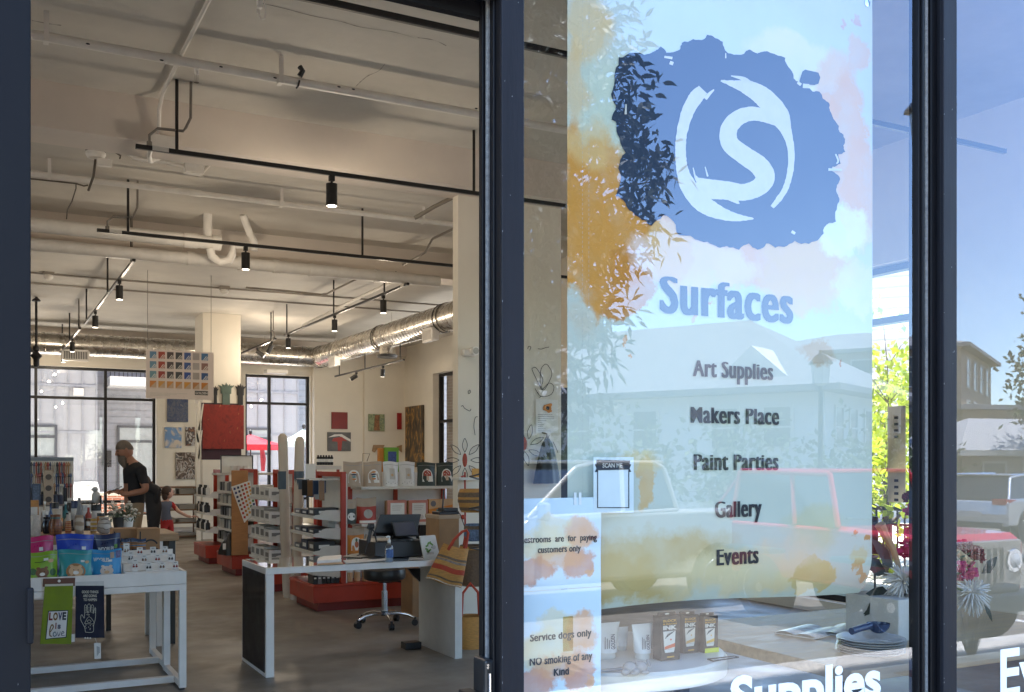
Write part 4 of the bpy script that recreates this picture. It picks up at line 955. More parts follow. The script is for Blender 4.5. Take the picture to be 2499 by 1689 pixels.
m = MB(); m.tube([W(899,1322,7.32),W(893,1338,7.30),W(892,1350,7.28),onD(870,1356),onD(850,1358),onD(885,1362)], .004, 6); m.build('cord', BLACKP, o, smooth=True)
# sanitiser bottle
q = onD(950,1372)
o = thing('sanitizer_bottle', 'clear pump bottle of hand sanitiser in front of the register', 'bottle', q)
MB().lathe([(.029,0),(.031,.006),(.031,.10),(.027,.12),(.012,.135),(.012,.145)], q, 20).build('bottle_body', CLEARP, o, smooth=True)
MB().lathe([(.027,.002),(.028,.06)], q, 18).build('gel', pm('gel', (.30,.36,.42), .1), o, smooth=True)
MB().grid(lambda u, v: q+Vector((.0315*math.cos(-2.6+2.1*u), .0315*math.sin(-2.6+2.1*u), .035+.06*v)), 10, 2).build('label', pm('blue label', (.06,.14,.36), .4, var=.3, vs=60), o, smooth=True)
m = MB(); m.cyl(q+ZV*.145, q+ZV*.165, .013); m.cyl(q+ZV*.165, q+ZV*.185, .006); m.tube([q+ZV*.185, q+Vector((-.012,-.01,.19)), q+Vector((-.035,-.02,.184))], [.009,.007,.005], 8); m.build('pump', WHITEP, o, smooth=True)
# booklet leaning, papers, spare bracket
o = thing('booklet', 'white booklet with green flower picture leaning at the right of the register', 'booklet', onD(1050,1366))
P = [W(x, y, 7.18) for x, y in ((1038,1367),(1075,1361),(1063,1306),(1026,1309))]
m = MB(); m.prism(P, (0,.03,.0)); m.build('booklet_body', PAPER, o, bevel=.002)
m = MB(); c = P[0]*.25+P[1]*.25+P[2]*.25+P[3]*.25
for k in range(9):
    a = k*.7; p = c+Vector((.02*math.cos(a)-.005*k*.5, -.002, .035*math.sin(a)+.0)); m.obox(p, .022,.002,.012, Matrix.Rotation(a, 3, 'Y'))
m.build('leaf_print', pm('leaf print', (.14,.30,.05), .5), o)
m = MB(); m.cyl(c+Vector((.03,-.0015,.0)), c+Vector((.03,-.0035,.0)), .016, n=14); m.obox(c+Vector((.0,-.002,-.045)), .06,.002,.02); m.build('grey_print', pm('grey print', (.3,.3,.28), .5), o)
def sheet(label, pts, mat, name='paper_sheet', cat='paper'):
    P = [onD(*p) for p in pts]; zz = random.uniform(.0005,.003)
    return tag(MB().prism([p+ZV*zz for p in P], (0,0,.0015)).build(name, mat), label, cat)
sheet('long white paper in the middle of the desk', [(845,1376),(942,1368),(936,1360),(838,1368)], PAPER)
sheet('folded newsletter at the left of the scanner', [(836,1359),(880,1362),(917,1356),(880,1350)], pm('newsprint', (.42,.40,.37), .7, var=.35, vs=40))
sheet('small papers under the booklet', [(996,1367),(1034,1368),(1036,1362),(1000,1361)], pm('newsprint', (.42,.40,.37), .7))
sheet('brown strip beside the loose shelf bracket', [(776,1380),(838,1377),(836,1373),(776,1376)], TANP)
o = thing('shelf_bracket', 'loose white shelf bracket lying on the glass top', 'bracket', onD(800,1372))
P = [onD(*p) for p in ((774,1377),(832,1373),(834,1362),(790,1365),(776,1370))]; MB().prism([p+ZV*.003 for p in P], (0,0,.022)).build('bracket_plate', WHITEM, o, bevel=.004)
# stool
c = Vector((2.42, 8.10, 0)); q = WX(939, 1530, 1); d = ray(939, 1527); t = -CH/d.z; c = Vector((d.x*t, d.y*t, 0))
S = thing('stool', 'round black swivel stool on a chrome five star base', 'stool', c)
MB().lathe([(.15,.42),(.187,.435),(.195,.455),(.195,.50),(.188,.523),(.165,.533),(.0,.537)], c, 28).build('seat', pm('black vinyl', (.016,.015,.015), .38, bump=.05), S, smooth=True)
m = MB(); m.cyl(c+ZV*.13, c+ZV*.32, .028, n=16); m.cyl(c+ZV*.32, c+ZV*.42, .017, n=14); m.build('gas_column', CHROME, S, smooth=True)
m = MB(); m.cyl(c+ZV*.095, c+ZV*.14, .036, n=16); m.tube([c+Vector((.02,0,.40)), c+Vector((.10,-.02,.405)), c+Vector((.15,-.03,.40))], .008); m.lathe([(.06,.40),(.07,.42)], c); m.build('hub', BLACKP, S, smooth=True)
for k in range(5):
    a = R(72*k-98); d = Vector((math.cos(a), math.sin(a), 0)); w = d.cross(ZV)
    m = MB(); m.tube([c+ZV*.115+d*.03, c+ZV*.118+d*.12, c+ZV*.105+d*.21, c+ZV*.075+d*.272], [.018,.017,.014,.011], 9); L_ = m.build('leg', CHROME, S, smooth=True)
    e = c+d*.28; m = MB()
    for s in (-.013,.013): m.cyl(e+ZV*.031+w*s-w*.009, e+ZV*.031+w*s+w*.009, .030, n=14)
    m.cyl(e+ZV*.03, e+ZV*.08, .012); m.build('caster', BLACKP, L_, smooth=True)
# things under and behind the desk
o = tag(MB().box(W(1007,1400,9.1).x,9.1,0,W(1065,1400,9.1).x,9.4,.47).build('carton', CARD, bevel=.004), 'brown carton on the floor behind the white desk end', 'box')
o = tag(MB().box(W(985,1560,7.6).x,7.55,0.001,W(1024,1560,7.6).x,7.66,.055).build('power_brick', BLACKP, bevel=.006), 'black power brick on the floor under the desk', 'adaptor')
m = MB(); P = [W(x, y, 7.70) for x, y in ((996,1387),(1026,1387),(1026,1420),(1010,1405))]; m.prism(P, (0,.03,0))
tag(m.build('cable_bundle', BLACKP), 'dark bundle of cables under the right end of the desk', 'cables')
o = thing('carton_stand', 'tall kraft carton with a black router on top, right of the register', 'box', (W(1096,1400,8.2).x, 8.35, 0))
a, b, t_ = W(1072,1300,8.2), W(1121,1300,8.2), W(1096,1258,8.2)
MB().box(a.x,8.2,0,b.x,8.5,t_.z).build('carton_body', CARD, o, bevel=.004); MB().box(a.x-.006,8.194,t_.z-.03,b.x+.006,8.506,t_.z+.004).build('carton_lid', pm('lid card', (.42,.30,.2), .7), o, bevel=.003)
o = thing('router', 'flat black router with an upright aerial on the kraft carton', 'router', (W(1098,1255,8.3).x, 8.3, t_.z))
a, b = W(1073,1255,8.25), W(1121,1255,8.25)
m = MB(); m.box(a.x,8.25,t_.z+.005,b.x,8.42,t_.z+.03); m.box(a.x+.05,8.27,t_.z+.031,b.x,8.4,t_.z+.062); m.build('router_case', BLACKP, o, bevel=.004)
m = MB(); m.cyl((a.x+.05,8.3,t_.z+.03),(a.x+.065,8.3,t_.z+.23),.008); m.build('aerial', BLACKP, o, smooth=True)
m = MB(); m.tube([(b.x-.02,8.24,t_.z+.04),(b.x-.01,8.2,t_.z-.0),(b.x+.02,8.18,t_.z-.1),(b.x+.01,8.17,t_.z-.3)], .004, 6); m.build('cord', BLACKP, o, smooth=True)

# ------------------------------------------------------------------ basket rack at the door jamb
STRAW = pm('straw', (.50,.24,.06), .75, var=.22, vs=30, bump=.5, bs=120, stretch=(1,1,4)); STRAWD = pm('dark straw', (.16,.10,.06), .8, var=.3, vs=60, bump=.5, bs=150); STRAWR = pm('red straw', (.42,.05,.02), .75, var=.2, vs=40, bump=.4)
Yr = 7.45
rx = W(1182, 1300, Yr).x
o = thing('bag_rack', 'black metal rack pole holding woven bags behind the door post', 'rack', (rx, Yr+.08, 0))
m = MB(); m.cyl((rx+.05,Yr+.12,0),(rx+.05,Yr+.12,1.75),.016)
for z in (1.36,1.10,.78): m.tube([(rx+.05,Yr+.12,z),(rx-.05,Yr+.02,z+.01),(rx-.14,Yr-.02,z+.03),(rx-.16,Yr-.30,z+.06)], .007)
m.lathe([(.22,0),(.22,.02),(.04,.03)], (rx+.05,Yr+.12,0)); m.build('pole', BLACKM, o, smooth=True)
# big striped straw bag
o = thing('straw_bag', 'large orange straw tote bag with a red stripe, tilted on its hook', 'bag', W(1100,1440,6.9))
TL, TR, BR, BL = W(1091,1327,6.9), W(1153,1341,6.9), W(1135,1439,6.9), W(1047,1413,6.9)
def tote(v0, v1, name, mat, off=0.0):
    def f(sg):
        def g(u, vv):
            v = v0+(v1-v0)*vv
            p = (TL*(1-u)+TR*u)*(1-v)+(BL*(1-u)+BR*u)*v
            sag = .010*math.sin(math.pi*u)*(1-v)*-1
            return p+Vector((0, sg*((.012+.075*math.sin(math.pi*min(1,v*.75+.1)))*(1-(2*u-1)**4)+off)+.06, sag+.006*math.sin(9*u)*v))
        return g
    m = MB(); m.grid(f(-1), 14, 6); m.grid(f(1), 14, 6); return m.build(name, mat, o, smooth=True, auto=False)
tote(0, 1, 'bag_body', STRAW)
for v0, v1, mt in ((.30,.36,STRAWD),(.38,.44,pm('grey straw', (.26,.20,.15), .8, var=.3, vs=60, bump=.4)),(.56,.69,STRAWR),(.86,.90,STRAWD),(.965,.985,pm('pale stitch', (.6,.55,.48), .8, var=.5, vs=120))): tote(v0, v1, 'stripe', mt, .003)
for k, dy in ((0,-.01),(1,.11)):
    m = MB(); m.tube([W(1094+4*k,1342,6.9+dy),W(1108,1318,6.9+dy),W(1128,1298,6.9+dy),W(1139,1294,6.9+dy),W(1143,1301,6.9+dy),W(1140,1320,6.9+dy),W(1133+4*k,1338,6.9+dy)], .011, 9); m.build('handle', STRAWR, o, smooth=True)
def basket(label, x0, x1, yt, yb, Y, mats, bands, handle=None):
    a, b, t, q = W(x0,yb,Y), W(x1,yb,Y), W((x0+x1)/2,yt,Y), W((x0+x1)/2,yb,Y); r = (b.x-a.x)/2; c = Vector((q.x,Y+.1,q.z)); h = t.z-q.z
    o = thing('basket', label, 'basket', c)
    prof = lambda v: r*(.55+.55*math.sin(math.pi*(.18+.55*v)))
    m = MB(); m.grid(lambda u, v: c+Vector((prof(v)*math.cos(2*math.pi*u), prof(v)*math.sin(2*math.pi*u), h*v)), 26, 12); m.lathe([(prof(0),0),(prof(0)*.2,.003)], c, 26); m.build('basket_body', mats[0], o, smooth=True)
    for v0, v1, mt in bands:
        m = MB(); m.grid(lambda u, v: c+Vector(((prof(v0+(v1-v0)*v)+.003)*math.cos(2*math.pi*u), (prof(v0+(v1-v0)*v)+.003)*math.sin(2*math.pi*u), h*(v0+(v1-v0)*v))), 26, 4); m.build('band', mt, o, smooth=True)
    if handle:
        m = MB(); m.tube([c+Vector((-prof(1)*.8,0,h)), c+Vector((-prof(1)*.7,0,h+handle*.7)), c+Vector((0,0,h+handle)), c+Vector((prof(1)*.7,0,h+handle*.7)), c+Vector((prof(1)*.8,0,h))], .012, 9); m.build('handle', STRAWR, o, smooth=True)
    return o
basket('patterned dark and orange basket on the upper hook by the post', 1137, 1196, 1194, 1251, 7.55, [STRAW], [(.08,.22,STRAWD),(.42,.55,STRAWD),(.66,.86,STRAWD)])
basket('dark woven basket hanging behind the large striped bag', 1138, 1200, 1332, 1432, 7.62, [STRAWD], [(.9,.98,STRAW)], .1)
basket('orange straw bag with tall red handles low behind the post', 1133, 1190, 1506, 1626, 7.32, [STRAW], [], .26)
basket('small blue and white woven basket between the two orange bags', 1150, 1192, 1280, 1322, 7.6, [pm('blue weave', (.12,.16,.24), .7, var=.5, vs=70)], [(.7,.9,STRAWD)])

# ------------------------------------------------------------------ things drawn and hung on the near column
yc = 8.894
m = MB()
def line(px_pts, w=1.4): ribbon(m, [(x, y, w) for x, y in px_pts], lambda x, y: W(x, y, yc), 5)
def petal(cx, cy, a, l, w):
    ca, sa = math.cos(a), math.sin(a)
    pts = [(cx+ca*l*t+sa*w*math.sin(math.pi*t)*s, cy+sa*l*t-ca*w*math.sin(math.pi*t)*s) for s, ts in ((1,(0,.25,.5,.75,1)),(-1,(.75,.5,.25,0))) for t in ts]
    line(pts)
for k in range(8): petal(1135+14*math.cos(k*.785), 1123+19*math.sin(k*.785), k*.785, 34, 6)
line([(1160,1062),(1157,1040),(1160,1020),(1166,1017)]); line([(1126,992),(1130,990),(1134,996),(1140,1000),(1147,1003),(1150,998)]); line([(1143,955),(1147,952),(1149,957),(1144,961),(1143,955)])
for k in range(7): petal(1283+12*math.cos(k*.9), 1085+17*math.sin(k*.9), k*.9-.5, 36, 6)
line([(1322,951),(1300,905),(1302,898),(1310,899),(1325,925),(1322,945),(1330,950),(1347,915),(1340,895),(1331,889),(1320,905),(1321,950),(1340,935),(1352,943),(1348,960),(1335,967),(1320,967),(1312,957)]); line([(1306,948),(1313,960),(1320,968),(1316,970)])
line([(1288,852),(1291,845),(1296,848),(1293,855)]); line([(1313,851),(1322,852),(1331,849),(1341,847)])
for x in (1335,1341): line([(x,1062),(x-3,1072),(x+2,1078)])
line([(1350,1078),(1356,1090),(1362,1105)])
dr = tag(m.build('flower_drawing', INK), 'thin black line drawings of flowers and a butterfly on the white column', 'drawing')
m = MB()
for px, py, rx_, rz_ in ((1135,1123,.026,.066),(1279,1083,.035,.07)):
    q = W(px, py, 8.6); m.ball(q, (rx_, .012, rz_), 14, 8)
tag(m.build('flower_centre', pm('rust red', (.36,.05,.02), .6, var=.3, vs=60)), 'rust red flower centres on the white column', 'decoration')
o = thing('red_stem', 'thin red metal stem with balls below the red flower', 'decoration', W(1135,1290,8.83))
m = MB(); m.cyl(W(1135,1152,8.83), W(1136,1300,8.83), .009); m.tube([W(1134,1160,8.83),W(1130,1163,8.83),W(1126,1164,8.83)], .008)
for y in (1204,1262): m.ball(W(1130,y,8.82), .024, 12, 8)
m.build('stem', REDM, o, smooth=True)
o = thing('column_shelf', 'small pale shelf on the column above the patterned basket', 'shelf', W(1145,1170,8.78))
a, b = W(1121,1172,8.73), W(1180,1172,8.73); MB().box(a.x,8.73,a.z,b.x,8.9,a.z+.025).build('shelf_board', SHELFW, o, bevel=.003); MB().box(b.x-.09,8.78,a.z+.0255,b.x-.01,8.80,a.z+.11).build('price_card', pm('orange card', (.55,.28,.06), .6), o)
o = thing('notice_sheet', 'paper notice with an orange blot on the column seen through the window', 'notice', W(1333,1055,8.88))
a, b = W(1308,1056,8.892), W(1362,976,8.892); MB().box(a.x,8.890,a.z,b.x,8.8935,b.z).build('sheet', PAPER, o)
m = MB(); q = W(1337,996,8.887); m.prism([q+Vector((x,0,z)) for x, z in rough([(-.055,-.02),(-.04,.03),(0,.04),(.05,.045),(.045,0),(.05,-.035),(0,-.045)], 2, .2)], (0,-.001,0)); m.build('blot', ORANGE, o)
m = MB(); m.cyl(q+Vector((0,-.0015,0)), q+Vector((0,-.0025,0)), .02, n=16)
for k in range(9): a = W(1313,1011+5*k,8.887); m.box(a.x,8.886,a.z-.003,a.x+(.17,.19,.19,.1,.05,.07,.06,.09,.15)[k],8.887,a.z)
m.build('print', INK, o)
o = thing('draped_bag', 'dark gathered bag hanging on the column beside the window post', 'bag', W(1336,1130,8.78))
c = W(1336,1070,8.78); zb = W(1336,1180,8.78).z
m = MB(); m.grid(lambda u, v: Vector((c.x+(.02+.125*v**.6)*math.cos(2*math.pi*u)*(1+.06*math.sin(14*math.pi*u)), 8.78+(.02+.07*v**.6)*math.sin(2*math.pi*u)*(1+.06*math.sin(14*math.pi*u)), c.z+(zb-c.z)*v)), 42, 10); m.build('bag_body', BLACKP, o, smooth=True)
m = MB(); m.tube([c+Vector((0,.1,.06)), c+Vector((.02,.05,.05)), c], .008); m.build('cord', STRAWD, o)
o = tag(MB().box(5.31,9.2,0,5.95,9.26,2.3).build('display_board', pm('charcoal board', (.035,.035,.045), .7), bevel=.004), 'dark free standing board right of the white column', 'board')
# ------------------------------------------------------------------ white display tables at the left
def display_table(label, x0, x1, y0, y1, h, t=.045):
    o = thing('display_table', label, 'table', ((x0+x1)/2, (y0+y1)/2, 0))
    m = MB(); m.box(x0,y0,h-.085,x1,y0+.018,h); m.box(x0,y1-.018,h-.085,x1,y1,h); m.box(x0,y0+.018,h-.085,x0+.018,y1-.018,h); m.box(x1-.018,y0+.018,h-.085,x1,y1-.018,h); m.box(x0+.018,y0+.018,h-.06,x1-.018,y1-.018,h-.04)
    m.build('tray_top', WHITEM, o, bevel=.002)
    for x in (x0, x1-t):
        for y in (y0+.002, y1-t): MB().box(x,y,0.012,x+t,y+t,h-.128).build('leg', WHITEM, o, bevel=.002)
        m = MB(); m.box(x+.004,y0+t+.002,.012,x+t-.004,y1-t,.055); m.build('foot_bar', WHITEM, o, bevel=.002)
        m = MB(); m.cyl((x+t/2,y0+t/2,0),(x+t/2,y0+t/2,.012),.016); m.build('glide', BLACKP, o)
    m = MB(); m.box(x0,y0+.002,h-.1275,x1,y0+t,h-.087); m.box(x0,y1-t,h-.1275,x1,y1,h-.087); m.box(x0,y0+t,h-.1275,x0+t,y1-t,h-.087); m.box(x1-t,y0+t,h-.1275,x1,y1-t,h-.087)
    m.build('top_frame', WHITEM, o, bevel=.002)
    m = MB(); m.box(x0+t,y0+.20,.013,x1-t+.002,y0+.245,.056); m.build('stretcher', WHITEM, o, bevel=.002)
    return o
TX1 = 1.225
display_table('white metal display table nearest the door, hung with two towels', -.9, TX1, 6.92, 7.60, .786)
display_table('second white display table close behind the towel table', -.9, TX1+.01, 7.66, 8.32, .786)
TT = .748                                            # tray floor
# riser with earring cards
a = W(302,1405,7.12)
o = thing('card_riser', 'white stepped riser holding the earring cards', 'riser', (1.1,7.2,TT))
x0, x1 = W(303,1400,7.1).x, W(434,1400,7.1).x
x1 = min(x1, TX1-.025)
m = MB(); m.box(x0,7.05,TT,x1,7.13,TT+.035); m.box(x0,7.13,TT,x1,7.21,TT+.08); m.box(x0,7.21,TT,x1,7.29,TT+.125); m.box(x0,7.29,TT,x1,7.30,.905); m.build('steps', WHITEM, o, bevel=.002)
CARDM = pm('earring card', (.72,.70,.66), .6)
pos = [(0,.02),(0,.07),(0,.12),(0,.17),(1,.01),(1,.06),(1,.11),(1,.16),(2,.0),(2,.05),(2,.10),(2,.145)]
for k, (st, dx) in enumerate(pos):
    x = x0+.012+dx*(x1-x0-.06)/.165; y = 7.075+.08*st; z = TT+(.0355,.0805,.1255)[st]; h = .055+.03*(k in (0,4,8))
    o = thing('earring_card', 'small white earring card on the riser', 'earring card', (x+.02,y,z), 'earring cards on the white riser')
    m = MB(); m.obox((x+.02,y,z+h/2), .038,.0015,h, Matrix.Rotation(R(-8), 3, 'X')); m.build('card', CARDM, o)
    m = MB()
    for s in (-.009,.009):
        m.ball((x+.02+s,y-.006,z+h*.38), (.007,.004,.007), 8, 6); m.obox((x+.02+s,y-.005,z+h*.52), .006,.003,.008)
    m.build('earring', pm('berry %d' % (k%3), ((.25,.03,.02),(.03,.03,.03),(.2,.10,.05))[k%3], .4), o, smooth=True)
    m = MB(); m.obox((x+.02,y-.005,z+h*.83), .018,.001,.003); m.build('print', INK, o)
# pouches on the table
gp = 'craft kit pouches on the white tables'
def simple_animal(disc, patch, col, belly, v0=.30, kind=0):
    disc('toy_head', .5, v0, .22, .17, col, .004); disc('toy_muzzle', .5, v0-.05, .09, .06, belly, .006)
    for u in (.37,.63): disc('toy_ear', u, v0+.16, .06, .045, col, .004)
    for u in (.43,.57): disc('toy_eye', u, v0+.04, .02, .014, INK, .006)
    disc('toy_body', .5, .08, .26, .10, col, .0036)
def print_words(fr, root, words, u0, u1, v, hgt, mat):
    m = MB(); a, b = fr(u0, v, .006), fr(u1, v, .006); ln = (b-a).length; r = (b-a).normalized()
    text_into(m, words, a, r, ZV, ln, hgt, .03); m.build('lettering', mat, root)
o, patch, disc, fr = pouch('lime green craft kit pouch with brown toy print, front row beside the door', 64, 143, 1348, TT, 7.06, [pm('lime pouch', (.24,.42,.03), .3, var=.06)], .09, gp); simple_animal(disc, patch, BROWNP, WHITEP)
patch('arched_words', .26, .60, .66, .68, INK, 6, .004); patch('price_tag', .55, .70, .70, .78, WHITEP, 3, .004); disc('seal', .78, .68, .09, .06, TANP, .004); disc('leaf', .2, .35, .12, .12, pm('leaf green', (.06,.14,.05), .5), .0028); disc('leaf', .85, .3, .1, .12, pm('leaf green', (.06,.14,.05), .5), .0028)
o, patch, disc, fr = pouch('teal craft kit pouch with tan maned toy print in the front row', 144, 227, 1343, TT, 7.05, [pm('teal pouch', (.03,.27,.29), .3, var=.08)], .09, gp)
disc('mane', .5, .30, .30, .26, pm('mane tan', (.36,.17,.06), .7), .003); simple_animal(disc, patch, TANP, WHITEP, .3); patch('price_tag', .66, .78, .60, .67, WHITEP, 3, .004); disc('seal', .86, .60, .07, .05, TANP, .004)
o, patch, disc, fr = pouch('bright blue craft kit pouch with white lettering and white toy print in the front row', 222, 300, 1342, TT, 7.10, [pm('blue pouch', (.03,.27,.55), .3, var=.08)], .09, gp)
simple_animal(disc, patch, pm('cream toy', (.62,.55,.48), .7), TANP, .26); print_words(fr, o, 'WOOBLES', .07, .58, .58, .026, WHITEP); patch('price_tag', .62, .75, .70, .92, KRAFTP, 3, .004); patch('flag', .55, .68, .58, .66, WHITEP, 3, .004); patch('side_print', .80, .97, .68, .95, pm('dusk print', (.12,.12,.25), .5, var=.6, vs=90), 4, .004)
o, patch, disc, fr = pouch('pink craft kit pouch in the rear row beside the door', 62, 133, 1310, TT+.0, 7.42, [pm('pink pouch', (.52,.02,.14), .3, var=.06)], .09, gp); patch('price_tag', .48, .62, .63, .72, WHITEP, 3, .004); disc('toy_head', .75, .5, .13, .12, TANP, .004); disc('toy_head', .4, .30, .22, .14, pm('blue toy', (.2,.32,.55), .7), .004)
o, patch, disc, fr = pouch('royal blue craft kit pouch in the rear row', 138, 231, 1305, TT, 7.40, [pm('royal pouch', (.012,.05,.42), .3, var=.12)], .09, gp); patch('price_tag', .68, .80, .62, .70, WHITEP, 3, .004); disc('toy_head', .6, .42, .16, .10, pm('toy blue', (.12,.24,.55), .7), .004); disc('seal', .86, .55, .07, .05, pm('aqua', (.1,.4,.45), .5), .004)
o, patch, disc, fr = pouch('dark navy craft kit pouch with white lettering in the rear row', 228, 297, 1304, TT, 7.44, [pm('navy pouch', (.02,.03,.09), .3, var=.1)], .09, gp); print_words(fr, o, 'WOOBLES', .16, .74, .56, .028, WHITEP); patch('price_tag', .76, .88, .62, .72, pm('leaf print', (.14,.30,.05), .5), 3, .004); patch('small_print', .32, .62, .46, .50, WHITEP, 3, .004)
for x0_, x1_, lb in ((297,321,'left slim pack with orange and navy sunrise stripes'),(322,359,'right pack with orange and navy sunrise stripes')):
    o, patch, disc, fr = pouch(lb, x0_, x1_, 1315, TT+.06, 7.42, [ramp_mat('sunrise stripes', [(.1,(.02,.04,.10)),(.35,(.30,.12,.02)),(.55,(.02,.03,.06)),(.75,(.42,.18,.03)),(.95,(.10,.16,.24))], 4, 2, .5, 'wave', interp='CONSTANT')], .07, 'sunrise striped packs')
tag(MB().box(W(296,1,7.4).x, 7.36, TT, W(362,1,7.4).x, 7.58, TT+.0595).build('pack_riser', SHELFW, bevel=.003), 'low white block under the sunrise striped packs', 'riser')
o = thing('knit_hat', 'folded grey blue knitted hat with white lettering behind the earring riser', 'hat', W(390,1356,7.45))
c = W(390,1365,7.45); m = MB(); m.grid(lambda u, v: c+Vector(((u-.5)*.21, .05*math.cos(math.pi*u*2)*(1-v), .065*max(0,math.sin(math.pi*u))**.6*v-.01)), 16, 8); m.build('hat', pm('grey knit', (.10,.13,.17), .9, bump=.6, bs=220), o, smooth=True)
m = MB(); text_into(m, 'KICKIN IT', c+Vector((-.05,-.055,.022)), XV, ZV, .10, .016, .03); m.build('lettering', WHITEP, o)
for x0_, x1_, lb, yy in ((275,336,'left kraft box with black ring on the second table',7.95),(338,391,'right kraft box with black ring on the second table',7.86)):
    o, (a, b, c, d) = pbox('kraft_box', lb, 'box', x0_, x1_, 1290, .748, yy, .16, CARD, group='kraft ring boxes')
    r = min(b-a, d-c)*.36; m = MB(); cx, cz = (a+b)/2+.01, (c+d)/2+.0
    m.grid(lambda u, v: Vector((cx+(r-.006*v*2)*math.cos(5.6*u+.4), yy-.0015, cz+(r-.006*v*2)*math.sin(5.6*u+.4))), 30, 1); m.build('ring_print', INK, o)
    m = MB(); m.box(a+.01,yy-.0015,c+.01,a+.018,yy-.0005,d-.02); m.build('edge_print', INK, o)
# towels hung on the front
YT = 6.915
o = thing('tea_towel', 'lime green towel reading LOVE is love on a brown card hanger', 'towel', W(140,1412,YT))
def cloth(x0t, x1t, yt, x0b, x1b, yb, name, mat, root, off=.006, n=12, amp=.004):
    A, Bq, C_, D_ = W(x0t,yt,YT), W(x1t,yt,YT), W(x1b,yb,YT), W(x0b,yb,YT)
    def g(u, v):
        p = (A*(1-u)+Bq*u)*(1-v)+(D_*(1-u)+C_*u)*v
        return p+Vector((0, -off-amp*math.sin(7*u+2*v)*v-amp*.7*math.sin(13*u)*v, 0))
    m = MB(); m.grid(g, n, n); m.grid(lambda u, v: g(u, v)+Vector((0,.012,0)), n, n); m.build(name, mat, root, smooth=True)
    return g
GREEN = pm('green cotton', (.20,.27,.018), .85, var=.10, vs=14, bump=.35, bs=260)
g = cloth(110,179,1425,98,174,1571,'towel_cloth',GREEN,o,.012)
m = MB(); m.prism([W(x,y,YT-.003) for x, y in ((106,1412),(184,1410),(183,1430),(105,1432))], (0,-.004,0)); m.build('card_hanger', pm('brown card', (.16,.07,.045), .7), o)
m = MB(); m.cyl(W(145,1418,YT-.0075), W(145,1418,YT-.009), .009, n=16); m.build('hole', PAPER, o)
m = MB(); m.prism([W(x,y,YT-.016) for x, y in ((110,1426),(179,1424),(179,1429),(110,1431))], (0,-.004,0)); m.build('fold', pm('cream fold', (.6,.56,.45), .8), o)
GM = lambda px, py: ((px-98)/(176-98), (py-1425)/(1571-1425))
def onT(px, py, off=.003): u, v = GM(px, py); return g(u, v)+Vector((0,-off,0))
m = MB(); m.grid(lambda u, v: onT(112+53*u-2*v, 1490-2*u+(70-3*u)*v), 12, 12); m.build('print_border', INK, o)
m = MB(); m.grid(lambda u, v: onT(114+49*u-2*v, 1492-2*u+(66-3*u)*v, .005), 12, 12); m.build('print_panel', PAPER, o)
def letters(words, px0, px1, pb, cap, mat, root, bold=.0, f=onT, off=.007):
    a, b, t = f(px0,pb,off), f(px1,pb,off), f(px0,pb-cap,off); m = MB(); text_into(m, words, a, (b-a).normalized(), (t-a).normalized(), (b-a).length, (t-a).length, bold); m.build('lettering', mat, root)
letters('L', 115,125,1512,18,pm('letter red',(.22,.02,.01),.7),o,.05); letters('O', 126,138,1512,18,pm('letter gold',(.20,.10,.015),.7),o,.05); letters('V',139,149,1512,18,pm('letter blue',(.03,.04,.12),.7),o,.05); letters('E',150,160,1511,18,pm('letter dark',(.04,.04,.05),.7),o,.05)
letters('i',133,136,1533,15,pm('letter red',(.22,.02,.01),.7),o,.05); letters('s',139,147,1533,14,pm('letter slate',(.12,.12,.16),.7),o,.05)
m = MB()
ribbon(m, [(119,1545,1.6),(128,1530,3),(124,1524,3),(120,1535,3),(121,1550,3),(127,1552,2)], lambda x, y: onT(x,y,.007)); m.build('script_letter', pm('letter gold',(.20,.10,.015),.7), o)
m = MB(); ribbon(m, [(134,1541,2),(129,1545,2),(131,1552,2),(137,1549,2),(134,1541,1)], lambda x, y: onT(x,y,.007)); m.build('script_letter', pm('letter teal',(.03,.10,.14),.7), o)
m = MB(); ribbon(m, [(139,1541,1),(143,1551,2),(147,1540,1)], lambda x, y: onT(x,y,.007)); ribbon(m, [(149,1547,1),(156,1543,2),(152,1540,2),(150,1549,2),(160,1549,1)], lambda x, y: onT(x,y,.007)); m.build('script_letter', pm('letter slate',(.12,.12,.16),.7), o)
m = MB(); m.prism([W(x,y,YT-.004) for x, y in ((175,1548),(183,1547),(183,1566),(175,1567))], (0,-.001,0)); m.build('price_tag', PAPER, o)
o = thing('tea_towel', 'navy towel reading GOOD THINGS ARE GOING TO HAPPEN with a hand drawing', 'towel', W(219,1428,YT))
NAVY = pm('navy cotton', (.012,.014,.032), .85, var=.15, bump=.3, bs=260)
g2 = cloth(185,254,1429,184,255,1556,'towel_cloth',NAVY,o,.010)
def onN(px, py, off=.003): return g2((px-184)/(254.5-184), (py-1429)/(1556-1429))+Vector((0,-off,0))
m = MB(); m.prism([W(x,y,YT-.003) for x, y in ((184,1420),(254,1418),(254,1430),(184,1431))], (0,-.004,0)); m.build('clear_hanger', pm('hanger white', (.6,.58,.55), .4), o)
CREAM = pm('cream thread', (.50,.48,.40), .8)
letters('GOOD THINGS',199,240,1447,6.5,CREAM,o,.035,onN,.005); letters('ARE GOING',202,236,1456.5,6.5,CREAM,o,.035,onN,.005); letters('TO HAPPEN',203,236,1466,6.5,CREAM,o,.035,onN,.005)
m = MB(); fn = lambda x, y: onN(x,y,.005)
